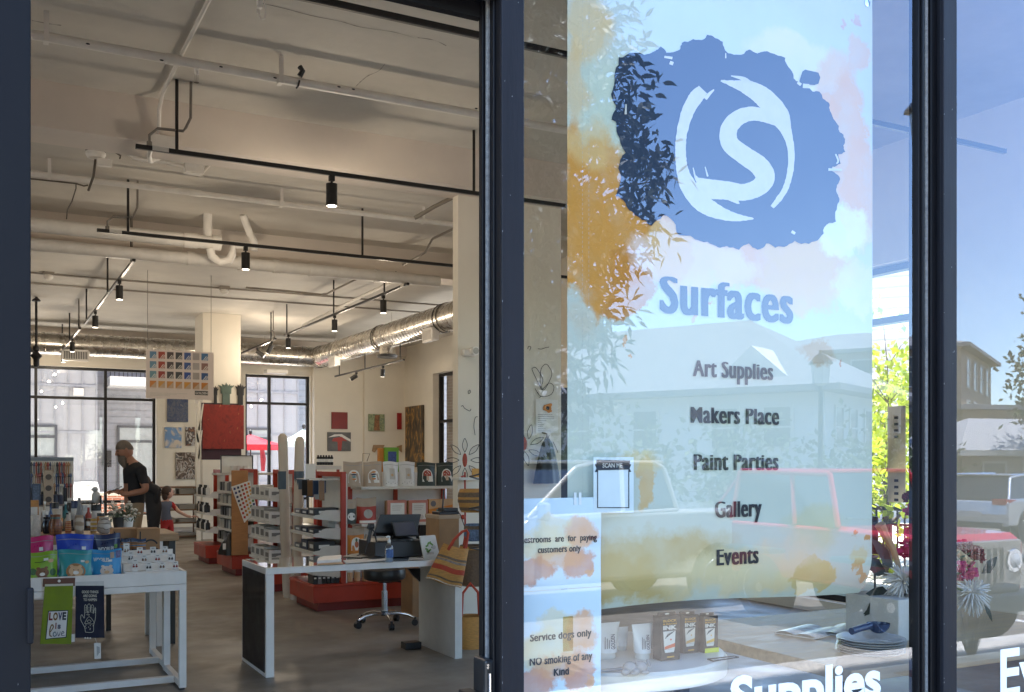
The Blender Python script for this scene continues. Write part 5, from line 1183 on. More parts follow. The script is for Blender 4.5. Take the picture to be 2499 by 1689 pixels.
ribbon(m, [(208,1542,1.2),(206,1530,1.2),(197,1513,1.2),(197,1502,1.2),(200,1500,1.2),(205,1508,1.2),(206,1498,1.2),(206,1480,1.2),(208,1475,1.2),(211,1480,1.2),(212,1495,1.2),(213,1478,1.2),(217,1473,1.2),(220,1478,1.2),(220,1494,1.2),(222,1480,1.2),(225,1475,1.2),(228,1480,1.2),(227,1497,1.2),(230,1486,1.2),(233,1484,1.2),(233,1492,1.2),(232,1510,1.2),(228,1525,1.2),(227,1540,1.2),(218,1543,1.2),(208,1542,1.2)], fn, 4)
ribbon(m, [(206,1521,1.1),(217,1504,1.1),(229,1521,1.1),(206,1521,1.1)], fn, 3); ribbon(m, [(212,1516,1),(217,1512,1),(222,1516,1),(217,1519,1),(212,1516,1)], fn, 3)
for k in range(26):
    x, y = random.uniform(207,229), random.uniform(1488,1538)
    if 1503 < y < 1522: continue
    m.obox(fn(x,y), .005,.001,.005, Matrix.Rotation(random.random()*3, 3, 'Y'))
for k in range(4):
    for j in range(4): m.obox(fn(209+7.6*k, 1482+4*j), .003,.001,.006)
m.build('hand_drawing', CREAM, o)
m = MB()
for k in range(3): m.ball(onN(208+6*k,1557,.0), (.006,.004,.006), 8, 5)
m.build('bead', WHITEP, o, smooth=True)
o = thing('price_label', 'white hanging price label below the navy towel', 'label', W(238,1608,YT))
m = MB(); m.prism([W(x,y,YT) for x, y in ((231,1608),(247,1607),(246,1569),(230,1569))], (0,-.002,0)); m.build('label_card', PAPER, o)
m = MB(); m.tube([W(238,1571,YT-.001), W(232,1556,YT-.003), W(228,1540,YT-.004)], .0012, 5); m.build('thread', PAPER, o)
m = MB()
for k in range(3): m.prism([W(237+2.4*k,1577+k,YT-.0022), W(238+2.4*k,1577+k,YT-.0022), W(238.4+2.4*k,1600-3*k,YT-.0022), W(237.4+2.4*k,1600-3*k,YT-.0022)], (0,-.0004,0))
m.build('print', INK, o)

# ------------------------------------------------------------------ dark ended table with pottery behind
o = thing('pottery_table', 'dark topped table carrying the pottery jars', 'table', (.95,9.0,0))
m = MB(); m.box(.15,8.65,.86,1.47,9.35,.92); m.build('table_top', WOOD, o, bevel=.003)
MB().box(1.40,8.72,0,1.455,9.3,.859).build('dark_leg', BLACKP, o, bevel=.003)
for y in (8.66,9.29): MB().box(1.30,y,0,1.345,y+.045,.859).build('leg', WHITEM, o)
PB = .9205
def pot(label, px, w, yt, Y, prof, mat, band=None, z0=PB, name='pottery_jar'):
    q = W(px, stand_row(z0, Y, px), Y); r = w/2*Y/ray(px,HY).y/F; h = W(px, yt, Y).z-z0
    o = thing(name, label, 'jar', (q.x,Y,z0), 'pottery jars on the dark ended table')
    P = [(a*r, b*h) for a, b in prof]
    MB().lathe(P, (q.x,Y,z0), 22).build('jar_body', mat, o, smooth=True)
    if band:
        b0, b1, bm = band; pts = [(a*r*1.015, b*h) for a, b in prof if b0 <= b <= b1]
        if len(pts) > 1: MB().lathe(pts, (q.x,Y,z0), 22).build('glaze_band', bm, o, smooth=True)
    return o
JAR = [(.6,0),(.85,.06),(1,.35),(.95,.62),(.72,.8),(.66,.88),(.78,1),(.70,1),(.58,.86)]
TALL = [(.8,0),(.9,.05),(.95,.4),(.9,.75),(.82,.95),(.86,1),(.78,1),(.7,.9)]
GLZ = ramp_mat('red glaze stripes', [(.2,(.16,.05,.02)),(.5,(.33,.16,.06)),(.8,(.12,.03,.02))], 14, 2, 1.5, 'wave', r=.3)
pot('rust red striped jar with narrow neck', 136, 31, 1256, 8.85, JAR, GLZ, (.8,.9,pm('teal glaze', (.05,.14,.14), .3)))
pot('tall pale jar with diagonal combed lines', 194, 23, 1257, 8.85, TALL, ramp_mat('combed clay', [(.3,(.48,.42,.34)),(.7,(.30,.22,.15))], 9, 2, 4, 'wave', r=.5, stretch=(1,1,.6)))
pot('round grey and white jar with looped brown stripes', 255, 33, 1262, 8.9, [(.6,0),(.95,.15),(1,.45),(.85,.75),(.62,.85),(.75,1),(.66,1),(.55,.87)], ramp_mat('looped glaze', [(.3,(.50,.47,.42)),(.5,(.10,.07,.05)),(.65,(.46,.42,.38))], 5, 3, 6, 'wave', r=.35))
pot('pale carved jar at the left edge by the door jamb', 87, 26, 1257, 8.85, TALL, pm('pale clay', (.50,.45,.40), .6, var=.2, vs=40, bump=.4))
pot('slim dark blue bottle', 124, 14, 1228, 9.15, [(.7,0),(.8,.05),(.8,.6),(.35,.75),(.3,.96),(.4,1),(.25,1)], pm('blue glaze', (.03,.05,.13), .25))
pot('black squat jar behind the striped jar', 114, 20, 1262, 9.1, JAR, pm('black glaze', (.015,.015,.02), .2))
pot('small orange banded tumbler', 167, 15, 1272, 9.1, TALL, ramp_mat('orange bands', [(.2,(.45,.16,.04)),(.5,(.55,.42,.25)),(.8,(.35,.08,.03))], 10, 1, .4, 'wave', r=.4))
pot('small cup with yellow and red bands', 229, 16, 1264, 9.1, TALL, ramp_mat('yellow bands', [(.2,(.50,.35,.06)),(.5,(.30,.06,.03)),(.8,(.55,.50,.42))], 9, 1, .4, 'wave', r=.4))
pot('grey dark vase with dried leaves behind the tall jar', 194, 16, 1215, 9.2, [(.5,0),(.9,.2),(.95,.5),(.45,.8),(.4,1),(.3,1)], pm('grey glaze', (.16,.16,.16), .4))
# flowers in white pots
for px, lb in ((291,'left dark pot of small pale flowers'),(311,'right white pot of small pale flowers')):
    q = W(px, stand_row(PB, 8.95, px), 8.95); o = thing('flower_pot', lb, 'potted flowers', (q.x,8.95,PB))
    MB().lathe([(.035,0),(.05,.10),(.053,.13),(.047,.13),(.04,.02)], (q.x,8.95,PB), 16).build('pot', WHITEP if px > 300 else pm('dark pot', (.05,.05,.05), .5), o, smooth=True)
    st, fl, le = MB(), MB(), MB()
    for k in range(34):
        a, r_, h = random.random()*6.28, random.uniform(.01,.12), random.uniform(.16,.27); p = Vector((q.x+r_*math.cos(a), 8.95+r_*math.sin(a), PB+h-.3*r_))
        st.tube([(q.x,8.95,PB+.1), (q.x+(p.x-q.x)*.4,8.95+(p.y-8.95)*.4,PB+h*.6), p], .0018, 4)
        fl.ball(p, (.014,.014,.010), 7, 5)
        le.obox(p-ZV*.03, .03,.012,.004, Matrix.Rotation(random.random()*6, 3, 'Z')@Matrix.Rotation(random.random(), 3, 'Y'))
    st.build('stem', pm('stem green', (.07,.10,.04), .7), o); fl.build('blossom', pm('pale blossom', (.62,.55,.45), .7), o, smooth=True); le.build('foliage', pm('grey leaf', (.13,.16,.10), .7), o)

# ------------------------------------------------------------------ brush displays and racks in the mid shop
o = thing('brush_display', 'white slotted display board hung with rows of brushes', 'display', W(128,1250,12.2))
A, Bq = W(70,1190,12.2), W(180,1116,12.2)
m = MB(); m.box(A.x,12.2,0,Bq.x,12.26,Bq.z); m.build('board', WHITEM, o, bevel=.004)
m = MB(); m.box(A.x,12.19,Bq.z-.04,Bq.x,12.2,Bq.z); m.build('header', pm('slate header', (.20,.24,.28), .5), o)
bz = [(Bq.z-.10,.10,18),(Bq.z-.22,.09,20),(Bq.z-.33,.12,20)]
cc = [pm('brush %d' % k, c, .4) for k, c in enumerate(((.30,.05,.03),(.03,.03,.035),(.40,.22,.10),(.50,.46,.40),(.05,.08,.18)))]
for rz_, ln, n in bz:
    for k in range(n):
        x = A.x+.03+(Bq.x-A.x-.06)*k/(n-1); tp = random.random(); m = MB()
        m.cyl((x,12.17,rz_-ln),(x,12.17,rz_),.004+.004*tp,n=6); m.lathe([(.005+.007*tp,0),(.008+.01*tp,.02),(.003,.05)], (x,12.17,rz_), 7)
        tag(m.build('brush', cc[(k*3+int(tp*5)) % 5], smooth=True), 'paint brush hanging upright on the white display board', 'brush', 'brushes on the display board')
def wire_rack(label, x0, x1, Y, z0, zs, w=.28):
    o = thing('display_rack', label, 'rack', ((x0+x1)/2, Y, 0)); m = MB()
    for x in (x0, x1):
        for y in (Y, Y+w): m.box(x-.008,y-.008,0,x+.008,y+.008,zs[-1]+.16)
    m.build('rack_frame', BLACKM, o)
    for z in zs: MB().box(x0+.009,Y-.005,z-.015,x1-.009,Y+w,z).build('rack_shelf', pm('rack shelf', (.25,.22,.20), .5), o)
    return o
RY = 10.6; x0, x1 = W(80,1250,RY).x, W(162,1250,RY).x
wire_rack('dark rack of bottles and cards in front of the brush board', x0, x1, RY, 0, [.55,.86,1.10])
cols2 = [pm('mix %d' % k, c, .45, var=.15) for k, c in enumerate(((.35,.06,.03),(.05,.06,.10),(.42,.36,.28),(.10,.10,.11),(.40,.20,.06),(.05,.12,.22),(.55,.52,.48)))]
for z in (.55,.86,1.10):
    for k in range(6):
        x = x0+.05+(x1-x0-.1)*k/5; h = random.uniform(.08,.15)
        o = thing('paint_bottle', 'small paint bottle on the dark rack near the jars', 'bottle', (x,RY+.05,z), 'paint bottles on the dark rack')
        MB().lathe([(.026,0),(.028,.02),(.028,h*.7),(.012,h*.8)], (x,RY+.05,z+.0005), 10).build('bottle_body', random.choice(cols2), o, smooth=True); MB().cyl((x,RY+.05,z+h*.8),(x,RY+.05,z+h),.013,n=9).build('cap', random.choice((BLACKP,WHITEP)), o, smooth=True)
o, (a,b,c,d) = pbox('framed_print', 'dark blue framed card standing on the rack', 'picture', 78, 100, 1181, 1.1005, 10.5, .02, pm('blue frame', (.03,.05,.10), .4)); MB().box(a+.012,10.497,c+.014,b-.012,10.4995,d-.014).build('picture', pm('picture blue', (.10,.14,.22), .5, var=.5, vs=60), o)
o, (a,b,c,d) = pbox('arched_card', 'kraft card box with arched windows on the rack', 'box', 107, 131, 1147, 1.1005, 10.55, .08, KRAFTP)
for k in range(3): m = MB(); zc = c+(d-c)*(.16+.32*k); m.cyl(((a+b)/2,10.548,zc),((a+b)/2,10.5495,zc),(b-a)*.32,n=18); m.build('arch_print', pm('dark print', (.09,.07,.06), .5), o)
RY2 = 11.4; x0, x1 = W(160,1250,RY2).x, W(246,1250,RY2).x
wire_rack('low rack of dark jars with pale lids left of the man', x0, x1, RY2, 0, [.30,.55,.78,1.0])
for z in (.30,.55,.78,1.0):
    for k in range(6):
        x = x0+.05+(x1-x0-.1)*k/5
        o = thing('pigment_jar', 'dark jar with pale lid on the low rack left of the man', 'jar', (x,RY2+.06,z), 'pigment jars on the low rack')
        MB().lathe([(.03,0),(.034,.01),(.034,.07),(.026,.085)], (x,RY2+.06,z+.0005), 10).build('jar_body', cols2[(k+int(z*10)) % 7] if z < .9 else pm('dark jar', (.05,.04,.035), .3), o, smooth=True); MB().cyl((x,RY2+.06,z+.086),(x,RY2+.06,z+.11),.027,n=10).build('lid', pm('grey lid', (.40,.38,.35), .5), o, smooth=True)
o = thing('figurine', 'small pale bird shaped figurine on the low rack', 'figurine', W(235,1240,11.4)); q = W(235,1214,11.45)
m = MB(); m.ball(q, (.045,.04,.07), 12, 9); m.ball(q+Vector((-.01,0,.085)), (.032,.03,.03)); m.tube([q+Vector((-.03,0,.085)), q+Vector((-.065,0,.075))], [.012,.002], 7); m.tube([q+Vector((.03,0,-.02)), q+Vector((.07,0,-.07))], [.03,.006], 8); m.build('figurine_body', pm('pale grey glaze', (.50,.48,.46), .4), o, smooth=True)

# crowded craft table between the pottery and the racks
o = thing('craft_table', 'dark table crowded with small craft goods behind the pottery', 'table', (.5,9.9,0))
MB().box(-.05,9.65,.88,1.08,10.3,.92).build('table_top', pm('dark board', (.06,.05,.045), .6), o)
for x in (-.03,1.02):
    for y in (9.67,10.24): MB().box(x,y,0,x+.04,y+.04,.879).build('leg', BLACKM, o)
GC = (('red',(.36,.05,.03)),('navy',(.03,.04,.10)),('cream',(.55,.48,.38)),('black',(.015,.015,.017)),('orange',(.50,.22,.05)),('teal',(.04,.18,.20)),('white',(.62,.60,.57)),('brown',(.17,.09,.05)))
sl_ = [(x_, y_) for y_ in (9.72,9.9,10.1) for x_ in [.10+.088*i for i in range(11)]]
combos = [(c_, s_) for s_ in ('jar','box','bottle','tin') for c_ in GC]; random.shuffle(sl_); random.shuffle(combos)
for (x_, y_), ((cn, cv_), sh) in zip(sl_, combos):
    z_ = .9205; h_ = random.uniform(.08,.15)+(.10 if y_ > 10 else .03 if y_ > 9.8 else 0); mt_ = pm('goods '+cn, cv_, .4, var=.2, vs=30)
    g_ = thing('craft_'+sh, 'small %s %s on the dark craft table behind the pottery' % (cn, sh), sh, (x_,y_,z_), 'assorted goods on the dark craft table')
    if sh == 'box': MB().box(x_-.04,y_-.03,z_,x_+.04,y_+.03,z_+h_).build('box_body', mt_, g_, bevel=.002); MB().box(x_-.03,y_-.0315,z_+h_*.3,x_+.03,y_-.0302,z_+h_*.75).build('box_label', random.choice((PAPER,KRAFTP,INK)), g_)
    elif sh == 'tin': MB().lathe([(.04,0),(.042,.006),(.042,h_*.9),(.04,h_*.93),(.043,h_*.94),(.043,h_)], (x_,y_,z_), 16).build('tin_body', mt_, g_, smooth=True); MB().lathe([(.0425,h_*.25),(.0425,h_*.7)], (x_,y_,z_), 16).build('tin_label', random.choice((PAPER,KRAFTP)), g_, smooth=True)
    elif sh == 'jar': MB().lathe([(.032,0),(.038,.01),(.038,h_*.65),(.03,h_*.75)], (x_,y_,z_), 16).build('jar_body', mt_, g_, smooth=True); MB().cyl((x_,y_,z_+h_*.75),(x_,y_,z_+h_*.95),.033,n=14).build('lid', random.choice((WHITEP,BLACKP,CHROME)), g_, smooth=True)
    else: MB().lathe([(.024,0),(.027,.01),(.027,h_*.6),(.010,h_*.78),(.010,h_)], (x_,y_,z_), 14).build('bottle_body', mt_, g_, smooth=True); MB().cyl((x_,y_,z_+h_),(x_,y_,z_+h_*1.12),.012,n=10).build('cap', random.choice((WHITEP,BLACKP)), g_, smooth=True)

# ------------------------------------------------------------------ hanging colour sign
YS = 16.3
o = thing('hanging_sign', 'white hanging paint swatch sign with four rows of colour squares', 'sign', W(437,915,YS))
P = [W(x,y,YS) for x, y in ((354,971),(522,979),(522,861),(357,851))]
P[0].x = P[3].x; P[1].x = P[2].x; zb, zt2 = W(437,974,YS).z, W(437,856,YS).z
m = MB(); m.box(P[0].x,YS,zb,P[1].x,YS+.02,zt2); m.build('sign_board', pm('sign board', (.68,.60,.56), .6, var=.03), o)
sc = [[(.10,.22,.36),(.32,.05,.03),(.07,.05,.05),(.05,.055,.06),(.04,.08,.24),(.36,.33,.32),(.06,.16,.32)],
      [(.12,.24,.34),(.32,.05,.03),(.07,.05,.05),(.05,.055,.06),(.04,.08,.24),(.38,.35,.34),(.26,.14,.12)],
      [(.14,.27,.33),(.30,.04,.03),(.06,.05,.05),(.05,.055,.06),(.03,.07,.26),(.34,.31,.29),(.03,.08,.22)],
      [(.52,.20,.04),(.55,.29,.07),(.52,.24,.06),(.50,.24,.07),(.55,.27,.05),(.40,.18,.06),(.52,.20,.03)]]
for r_ in range(4):
    for c_ in range(7):
        px, py = 374+21*c_+1.0*r_*0, 866+23.8*r_+1.0*c_*0+c_*.9
        a = W(px-8, py+8, YS); b = W(px+8, py-8, YS); m = MB(); m.box(a.x,YS-.003,a.z,b.x,YS-.0005,b.z)
        s_ = m.build('swatch', pm('sw %d %d' % (r_,c_), sc[r_][c_], .5), o)
        if r_ < 3 and c_ != 5:
            m = MB(); w = b.x-a.x; h = b.z-a.z
            for q in (.25,.5,.75): m.prism([(a.x+w*q,YS-.0032,a.z+.002),(a.x+w*(q+.09),YS-.0032,a.z+.002),(min(b.x-.002,a.x+w*(q+.55)),YS-.0032,a.z+h*(.62-.2*q)),(min(b.x-.002,a.x+w*(q+.46)),YS-.0032,a.z+h*(.66-.2*q))], (0,-.001,0))
            m.build('stripe', PAPER, s_)
        elif r_ == 3:
            m = MB(); m.prism([(a.x+.002,YS-.0032,a.z+.002),(b.x-.002,YS-.0032,a.z+.002),(b.x-.002,YS-.0032,b.z-.01)], (0,-.001,0)); m.build('stripe', pm('sw tan', (.48,.36,.26), .6), s_)
        m = MB(); m.box(a.x+.01,YS-.002,a.z-.016,b.x-.01,YS-.0006,a.z-.010); m.build('caption', pm('grey print', (.35,.32,.30), .5), s_)
m = MB(); a, b = W(476,964,YS), W(508,955,YS); m.box(a.x,YS-.002,a.z,b.x,YS-.0005,b.z); m.build('logo_block', INK, o)
m = MB(); text_into(m, 'GOLDEN', (a.x+.008,YS-.0035,a.z+.014), XV, ZV, b.x-a.x-.016, (b.z-a.z)-.028, .02); m.build('lettering', PAPER, o)
m = MB()
for k in range(3): a = W(366,959+3*k,YS); m.box(a.x,YS-.002,a.z,a.x+(.56,.40,.3)[k],YS-.0006,a.z+.007)
a = W(476,969,YS); m.box(a.x,YS-.002,a.z,a.x+.1,YS-.0006,a.z+.006); m.build('small_print', pm('grey print', (.35,.32,.30), .5), o)
m = MB()
for px in (361,516): a = W(px,856,YS); m.cyl((a.x,YS+.01,zt2-.01),(a.x,YS+.01,4.46),.004,n=6)
m.build('hanging_wire', pm('wire', (.2,.18,.16), .5), o)

# ------------------------------------------------------------------ art on the walls
def painting(label, x0, x1, yt, yb, Y, mat, d=.03, extra=None, cat='painting'):
    o = thing('painting', label, cat, W((x0+x1)/2, (yt+yb)/2, Y))
    a, b = W(x0,(yt+yb)/2,Y), W(x1,(yt+yb)/2,Y); z0, z1 = W((x0+x1)/2,yb,Y).z, W((x0+x1)/2,yt,Y).z
    MB().box(a.x,Y-d,z0,b.x,Y,z1).build('canvas', mat, o, bevel=.003)
    if extra: extra(o, a.x, b.x, z0, z1, Y-d)
    return o
painting('grey and deep blue marbled painting, highest on the rear wall', 408,459,974,1030,24.49, ramp_mat('blue marble', [(.25,(.25,.24,.22)),(.42,(.03,.05,.13)),(.55,(.12,.13,.16)),(.66,(.03,.05,.14)),(.8,(.55,.52,.48))], 5, 9, 2))
painting('cream and sky blue poured painting', 402,443,1043,1093,24.49, ramp_mat('sky pour', [(.3,(.12,.24,.46)),(.5,(.16,.28,.48)),(.56,(.58,.50,.42)),(.8,(.60,.50,.42))], 2.2, 6, 1.5))
painting('brown, white and black poured painting partly behind the birch cut-out', 453,481,1042,1088,24.49, ramp_mat('brown pour', [(.3,(.35,.16,.07)),(.45,(.03,.03,.04)),(.55,(.55,.5,.45)),(.7,(.10,.15,.25))], 3, 5, 3))
painting('black, brown and white swirling painting, lowest on the rear wall', 429,479,1104,1169,24.48, ramp_mat('dark swirl', [(.3,(.02,.018,.018)),(.47,(.16,.11,.08)),(.55,(.5,.46,.42)),(.6,(.03,.025,.025)),(.8,(.2,.17,.15))], 3, 7, 3.5))
painting('dark red square painting on the pale display wall', 809,848,1006,1047,24.29, ramp_mat('dark red', [(.3,(.08,.008,.008)),(.6,(.22,.02,.015)),(.8,(.30,.06,.04))], 7, 6, 3))
def umb(o, a, b, z0, z1, y):
    w, h = b-a, z1-z0; c = (a+b)/2
    MB().prism([(a+.01,y-.002,z0+h*.72),(c-w*.2,y-.002,z1-h*.12),(c+w*.1,y-.002,z1-h*.10),(b-.01,y-.002,z0+h*.62),(b-.01,y-.002,z0+h*.5),(c,y-.002,z0+h*.8)], (0,-.002,0)).build('white_shape', PAPER, o)
    MB().prism([(c-w*.32,y-.002,z0+h*.52),(c-w*.25,y-.002,z0+h*.68),(c+w*.1,y-.002,z0+h*.76),(c+w*.35,y-.002,z0+h*.52),(c+w*.12,y-.002,z0+h*.55),(c+w*.08,y-.002,z0+.01),(c-w*.06,y-.002,z0+.01),(c-w*.08,y-.002,z0+h*.5)], (0,-.003,0)).build('red_shape', REDM, o)
painting('grey picture of a red and white flower shape', 799,856,1055,1101,24.29, pm('grey picture', (.12,.115,.11), .6, var=.5, vs=3), .03, umb)
def treeart(o, a, b, z0, z1, y):
    c = (a+b)/2; w, h = b-a, z1-z0
    MB().prism([(c-w*.18,y-.001,z0+.01),(c+w*.2,y-.001,z0+.01),(c+w*.16,y-.001,z0+h*.6),(c+w*.2,y-.001,z1-.02),(c-w*.1,y-.001,z1-.02),(c-w*.14,y-.001,z0+h*.5)], (0,-.003,0)).build('trunk_shape', ramp_mat('bark paint', [(.3,(.10,.05,.03)),(.6,(.35,.16,.06)),(.8,(.06,.04,.03))], 6, 5, 2), o)
painting('small green painting with a brown trunk', 899,938,1011,1052,24.20, ramp_mat('green leaves', [(.3,(.06,.10,.03)),(.5,(.35,.38,.22)),(.6,(.10,.16,.08)),(.8,(.55,.53,.46))], 8, 5, 2), .03, treeart)
painting('narrow bright red painting beside the tall abstract', 969,980,1008,1048,24.20, ramp_mat('bright red', [(.3,(.40,.02,.02)),(.7,(.22,.01,.01))], 5, 4, 2))
o = thing('wood_collage', 'brown wooden cut-out collage low on the pale display wall', 'artwork', W(924,1095,24.2))
m = MB(); m.prism([W(x,y,24.2) for x, y in ((911,1086),(938,1086),(934,1094),(930,1104),(920,1096),(914,1104),(908,1101))], (0,-.04,0)); m.build('cut_out', WOOD, o)
m = MB(); m.prism([W(x,y,24.2) for x, y in ((968,1090),(980,1086),(980,1104),(972,1098))], (0,-.04,0)); m.build('cut_out', WOOD, o)
# tall abstract on the side wall (wall faces -x)
o = thing('painting', 'tall dark abstract painting with gold streaks by the bright window reveal', 'painting', (9.68,23.4,2.2))
a, b = WX(994,1060,9.695), WX(1036,1060,9.695); z0, z1 = WX(1015,1140,9.695).z, WX(1015,991,9.695).z
MB().box(9.64,b.y,z0,9.695,a.y,z1).build('canvas', ramp_mat('gold streaks', [(.3,(.025,.02,.018)),(.5,(.10,.07,.04)),(.58,(.42,.22,.05)),(.64,(.04,.03,.025)),(.85,(.16,.12,.08))], 3, 8, 2.5, stretch=(1,1,.5)), o, bevel=.004)
# red canvas with brush cut-outs on the far column
o = thing('painting', 'large deep red painting on the far column', 'painting', W(546,1040,20.36))
a, b = W(495,1060,20.36), W(595,1060,20.36); z0, z1 = W(545,1096,20.36).z, W(545,988,20.36).z
MB().box(a.x,20.33,z0,b.x,20.395,z1).build('canvas', ramp_mat('deep red', [(.25,(.12,.008,.004)),(.5,(.26,.018,.008)),(.66,(.20,.012,.006)),(.73,(.42,.14,.05)),(.76,(.22,.016,.008))], 5, 8, 2.5, stretch=(1,1,.7)), o, bevel=.004)
o = thing('painting', 'dark plum painting half hidden behind the red one', 'painting', W(540,1075,20.39)); a, b = W(492,1060,20.39), W(592,1060,20.39); MB().box(a.x,20.3965,W(545,1122,20.39).z,b.x-.02,20.399,W(545,984,20.39).z).build('canvas', pm('plum canvas', (.05,.015,.025), .6), o)
def bigbrush(label, px, y0, y1, yf, w, mat, Y=20.34):
    o = thing('brush_sculpture', label, 'sculpture', W(px, y1, Y)); q0, q1, qf = W(px,y1,Y), W(px,yf,Y), W(px,y0,Y); s = (q0.x*0+w/2)*Y/ray(px,HY).y/F
    m = MB(); m.box(q0.x-s*.75,Y+.01,q0.z,q0.x+s*.75,Y+.05,q1.z); m.build('handle', mat, o, bevel=.004)
    m = MB()
    for k in range(13):
        t = (k-6)/6; tip = Vector((q0.x+t*s*1.6, Y+.02+.01*(k%2), qf.z-.05*abs(t)-.06*(k%3)/3)); m.tube([(q0.x+t*s*.7,Y+.03,q1.z-.02),(q0.x+t*s*.8,Y+.03,(q1.z+qf.z)/2),tip], [.035*s/.1,.03*s/.1,.006], 6)
    m.build('bristles', mat, o, smooth=True); return o
bigbrush('grey green giant paint brush standing above the red painting', 553, 934, 988, 958, 24, pm('sage paint', (.10,.14,.115), .7))
bigbrush('black giant paint brush at the right edge of the red painting', 588, 936, 988, 962, 16, pm('soot paint', (.02,.02,.022), .7), 20.35)
bigbrush('black giant paint brush at the left edge of the far column', 527, 942, 988, 962, 9, pm('soot paint', (.02,.02,.022), .7), 20.35)
o = thing('birch_cutout', 'white branching birch tree cut-out at the left of the far column', 'decoration', W(485,1340,20.1)); m = MB(); cv = lambda x, y: W(x,y,20.1)
ribbon(m, [(486,1345,12),(485,1200,10),(484,1080,9),(486,1000,7),(487,980,4)], cv); ribbon(m, [(485,1080,5),(478,1040,4),(478,990,3)], cv); ribbon(m, [(486,1050,5),(492,1015,4),(497,985,2)], cv); ribbon(m, [(485,1120,4),(490,1080,3),(494,1050,2)], cv)
mb2 = MB(); n = len(m.v)
mb2.v = m.v+[v+Vector((0,.02,0)) for v in m.v]; mb2.f = m.f+[[i+n for i in f] for f in m.f]; mb2.m = [0]*len(mb2.f)
mb2.build('birch', WALL, o)
# paper rack under the rear wall
o = thing('paper_rack', 'pale rack of flat paper drawers below the rear wall paintings', 'rack', W(433,1340,21.5))
a, b = W(386,1330,21.0), W(482,1330,21.0); zs = [W(430,y,21.0).z for y in (1336,1308,1275,1243,1206,1188)]
m = MB()
for z in zs: m.box(a.x,21.0,z-.03,b.x,21.6,z)
m.box(a.x,21.3,0,a.x+.03,21.33,zs[-1]-.031); m.box(b.x-.03,21.3,0,b.x,21.33,zs[-1]-.031)
m.build('rack_shelves', pm('rack brown', (.22,.13,.08), .6), o)
PL = pm('grey sheets', (.34,.33,.31), .7, var=.12, vs=12, stretch=(1,1,14))
for i, z in enumerate(zs[:-1]):
    for k in range(2):
        xa = a.x+.03+k*(b.x-a.x)/2; xb = xa+(b.x-a.x)/2-.07; tag(MB().box(xa,21.02,z+.0005,xb,21.5,z+random.uniform(.05,.11)).build('paper_stack', PL), 'stack of large paper sheets on the pale drawer rack', 'paper stack', 'paper stacks on the drawer rack')
# ------------------------------------------------------------------ people
def figure(label, loc, nodes, edges, mats, matof, extra, group=None):
    """one continuous skinned body; matof(point) picks the clothing colour; extra(mb) adds head, features and fingers"""
    names = list(nodes); me = bpy.data.meshes.new('sk')
    me.from_pydata([nodes[n][:3] for n in names], [(names.index(a), names.index(b)) for a, b in edges], [])
    ob = bpy.data.objects.new('sk', me); COL.objects.link(ob)
    sk = ob.modifiers.new('s', 'SKIN'); sk.use_smooth_shade = True
    ob.modifiers.new('u', 'SUBSURF').levels = 2
    for i, n in enumerate(names):
        r = nodes[n][3]; r = r if isinstance(r, tuple) else (r, r)
        me.skin_vertices[0].data[i].radius = r; me.skin_vertices[0].data[i].use_root = (i == 0)
    dg = bpy.context.evaluated_depsgraph_get(); dg.update()
    ev = bpy.data.meshes.new_from_object(ob.evaluated_get(dg))
    m = MB()
    vs = [v.co.copy() for v in ev.vertices]
    for p in ev.polygons:
        m.f.append(list(p.vertices)); m.m.append(matof(p.center))
    m.v = vs
    bpy.data.objects.remove(ob)
    o = thing('person', label, 'person', loc, group)
    extra(m)
    m.build('body', mats, o, smooth=True, auto=False)
    return o
SKIN = pm('skin', (.34,.16,.10), .55, var=.06); SKINL = pm('fair skin', (.50,.28,.20), .55, var=.06)
TEE = pm('black shirt', (.010,.010,.013), .85, var=.2); SHORTS = pm('khaki shorts', (.27,.20,.13), .85); SHOE = pm('dark shoes', (.03,.028,.025), .7)
GREY = pm('greying hair', (.13,.10,.08), .8, var=.25, vs=60, bump=.5, bs=120); BROWNH = pm('brown hair', (.045,.025,.016), .7, var=.3, vs=60, bump=.5, bs=120)
def hand(m, c, d, s, up, n=4, L=.075, mi=0):
    """palm and fingers: c wrist, d pointing direction, s sideways, up back of the hand"""
    c, d, s, up = Vector(c), Vector(d).normalized(), Vector(s).normalized(), Vector(up).normalized(); m.cur = mi
    m.ball(c+d*.045, (.045,.036,.018), 10, 7, Matrix((d, s, up)).transposed())
    for k in range(4):
        b = c+d*.08+s*(-.027+.018*k); l = L*(.85,1,.95,.75)[k]
        m.tube([b, b+d*l*.45-up*.006, b+d*l*.8-up*.022, b+d*l*.9-up*.038], [.0095,.009,.0085,.006], 7)
    b = c+d*.025+s*.034; m.tube([b, b+d*.03+s*.022, b+d*.055+s*.022-up*.012], [.011,.010,.007], 7); m.cur = 0
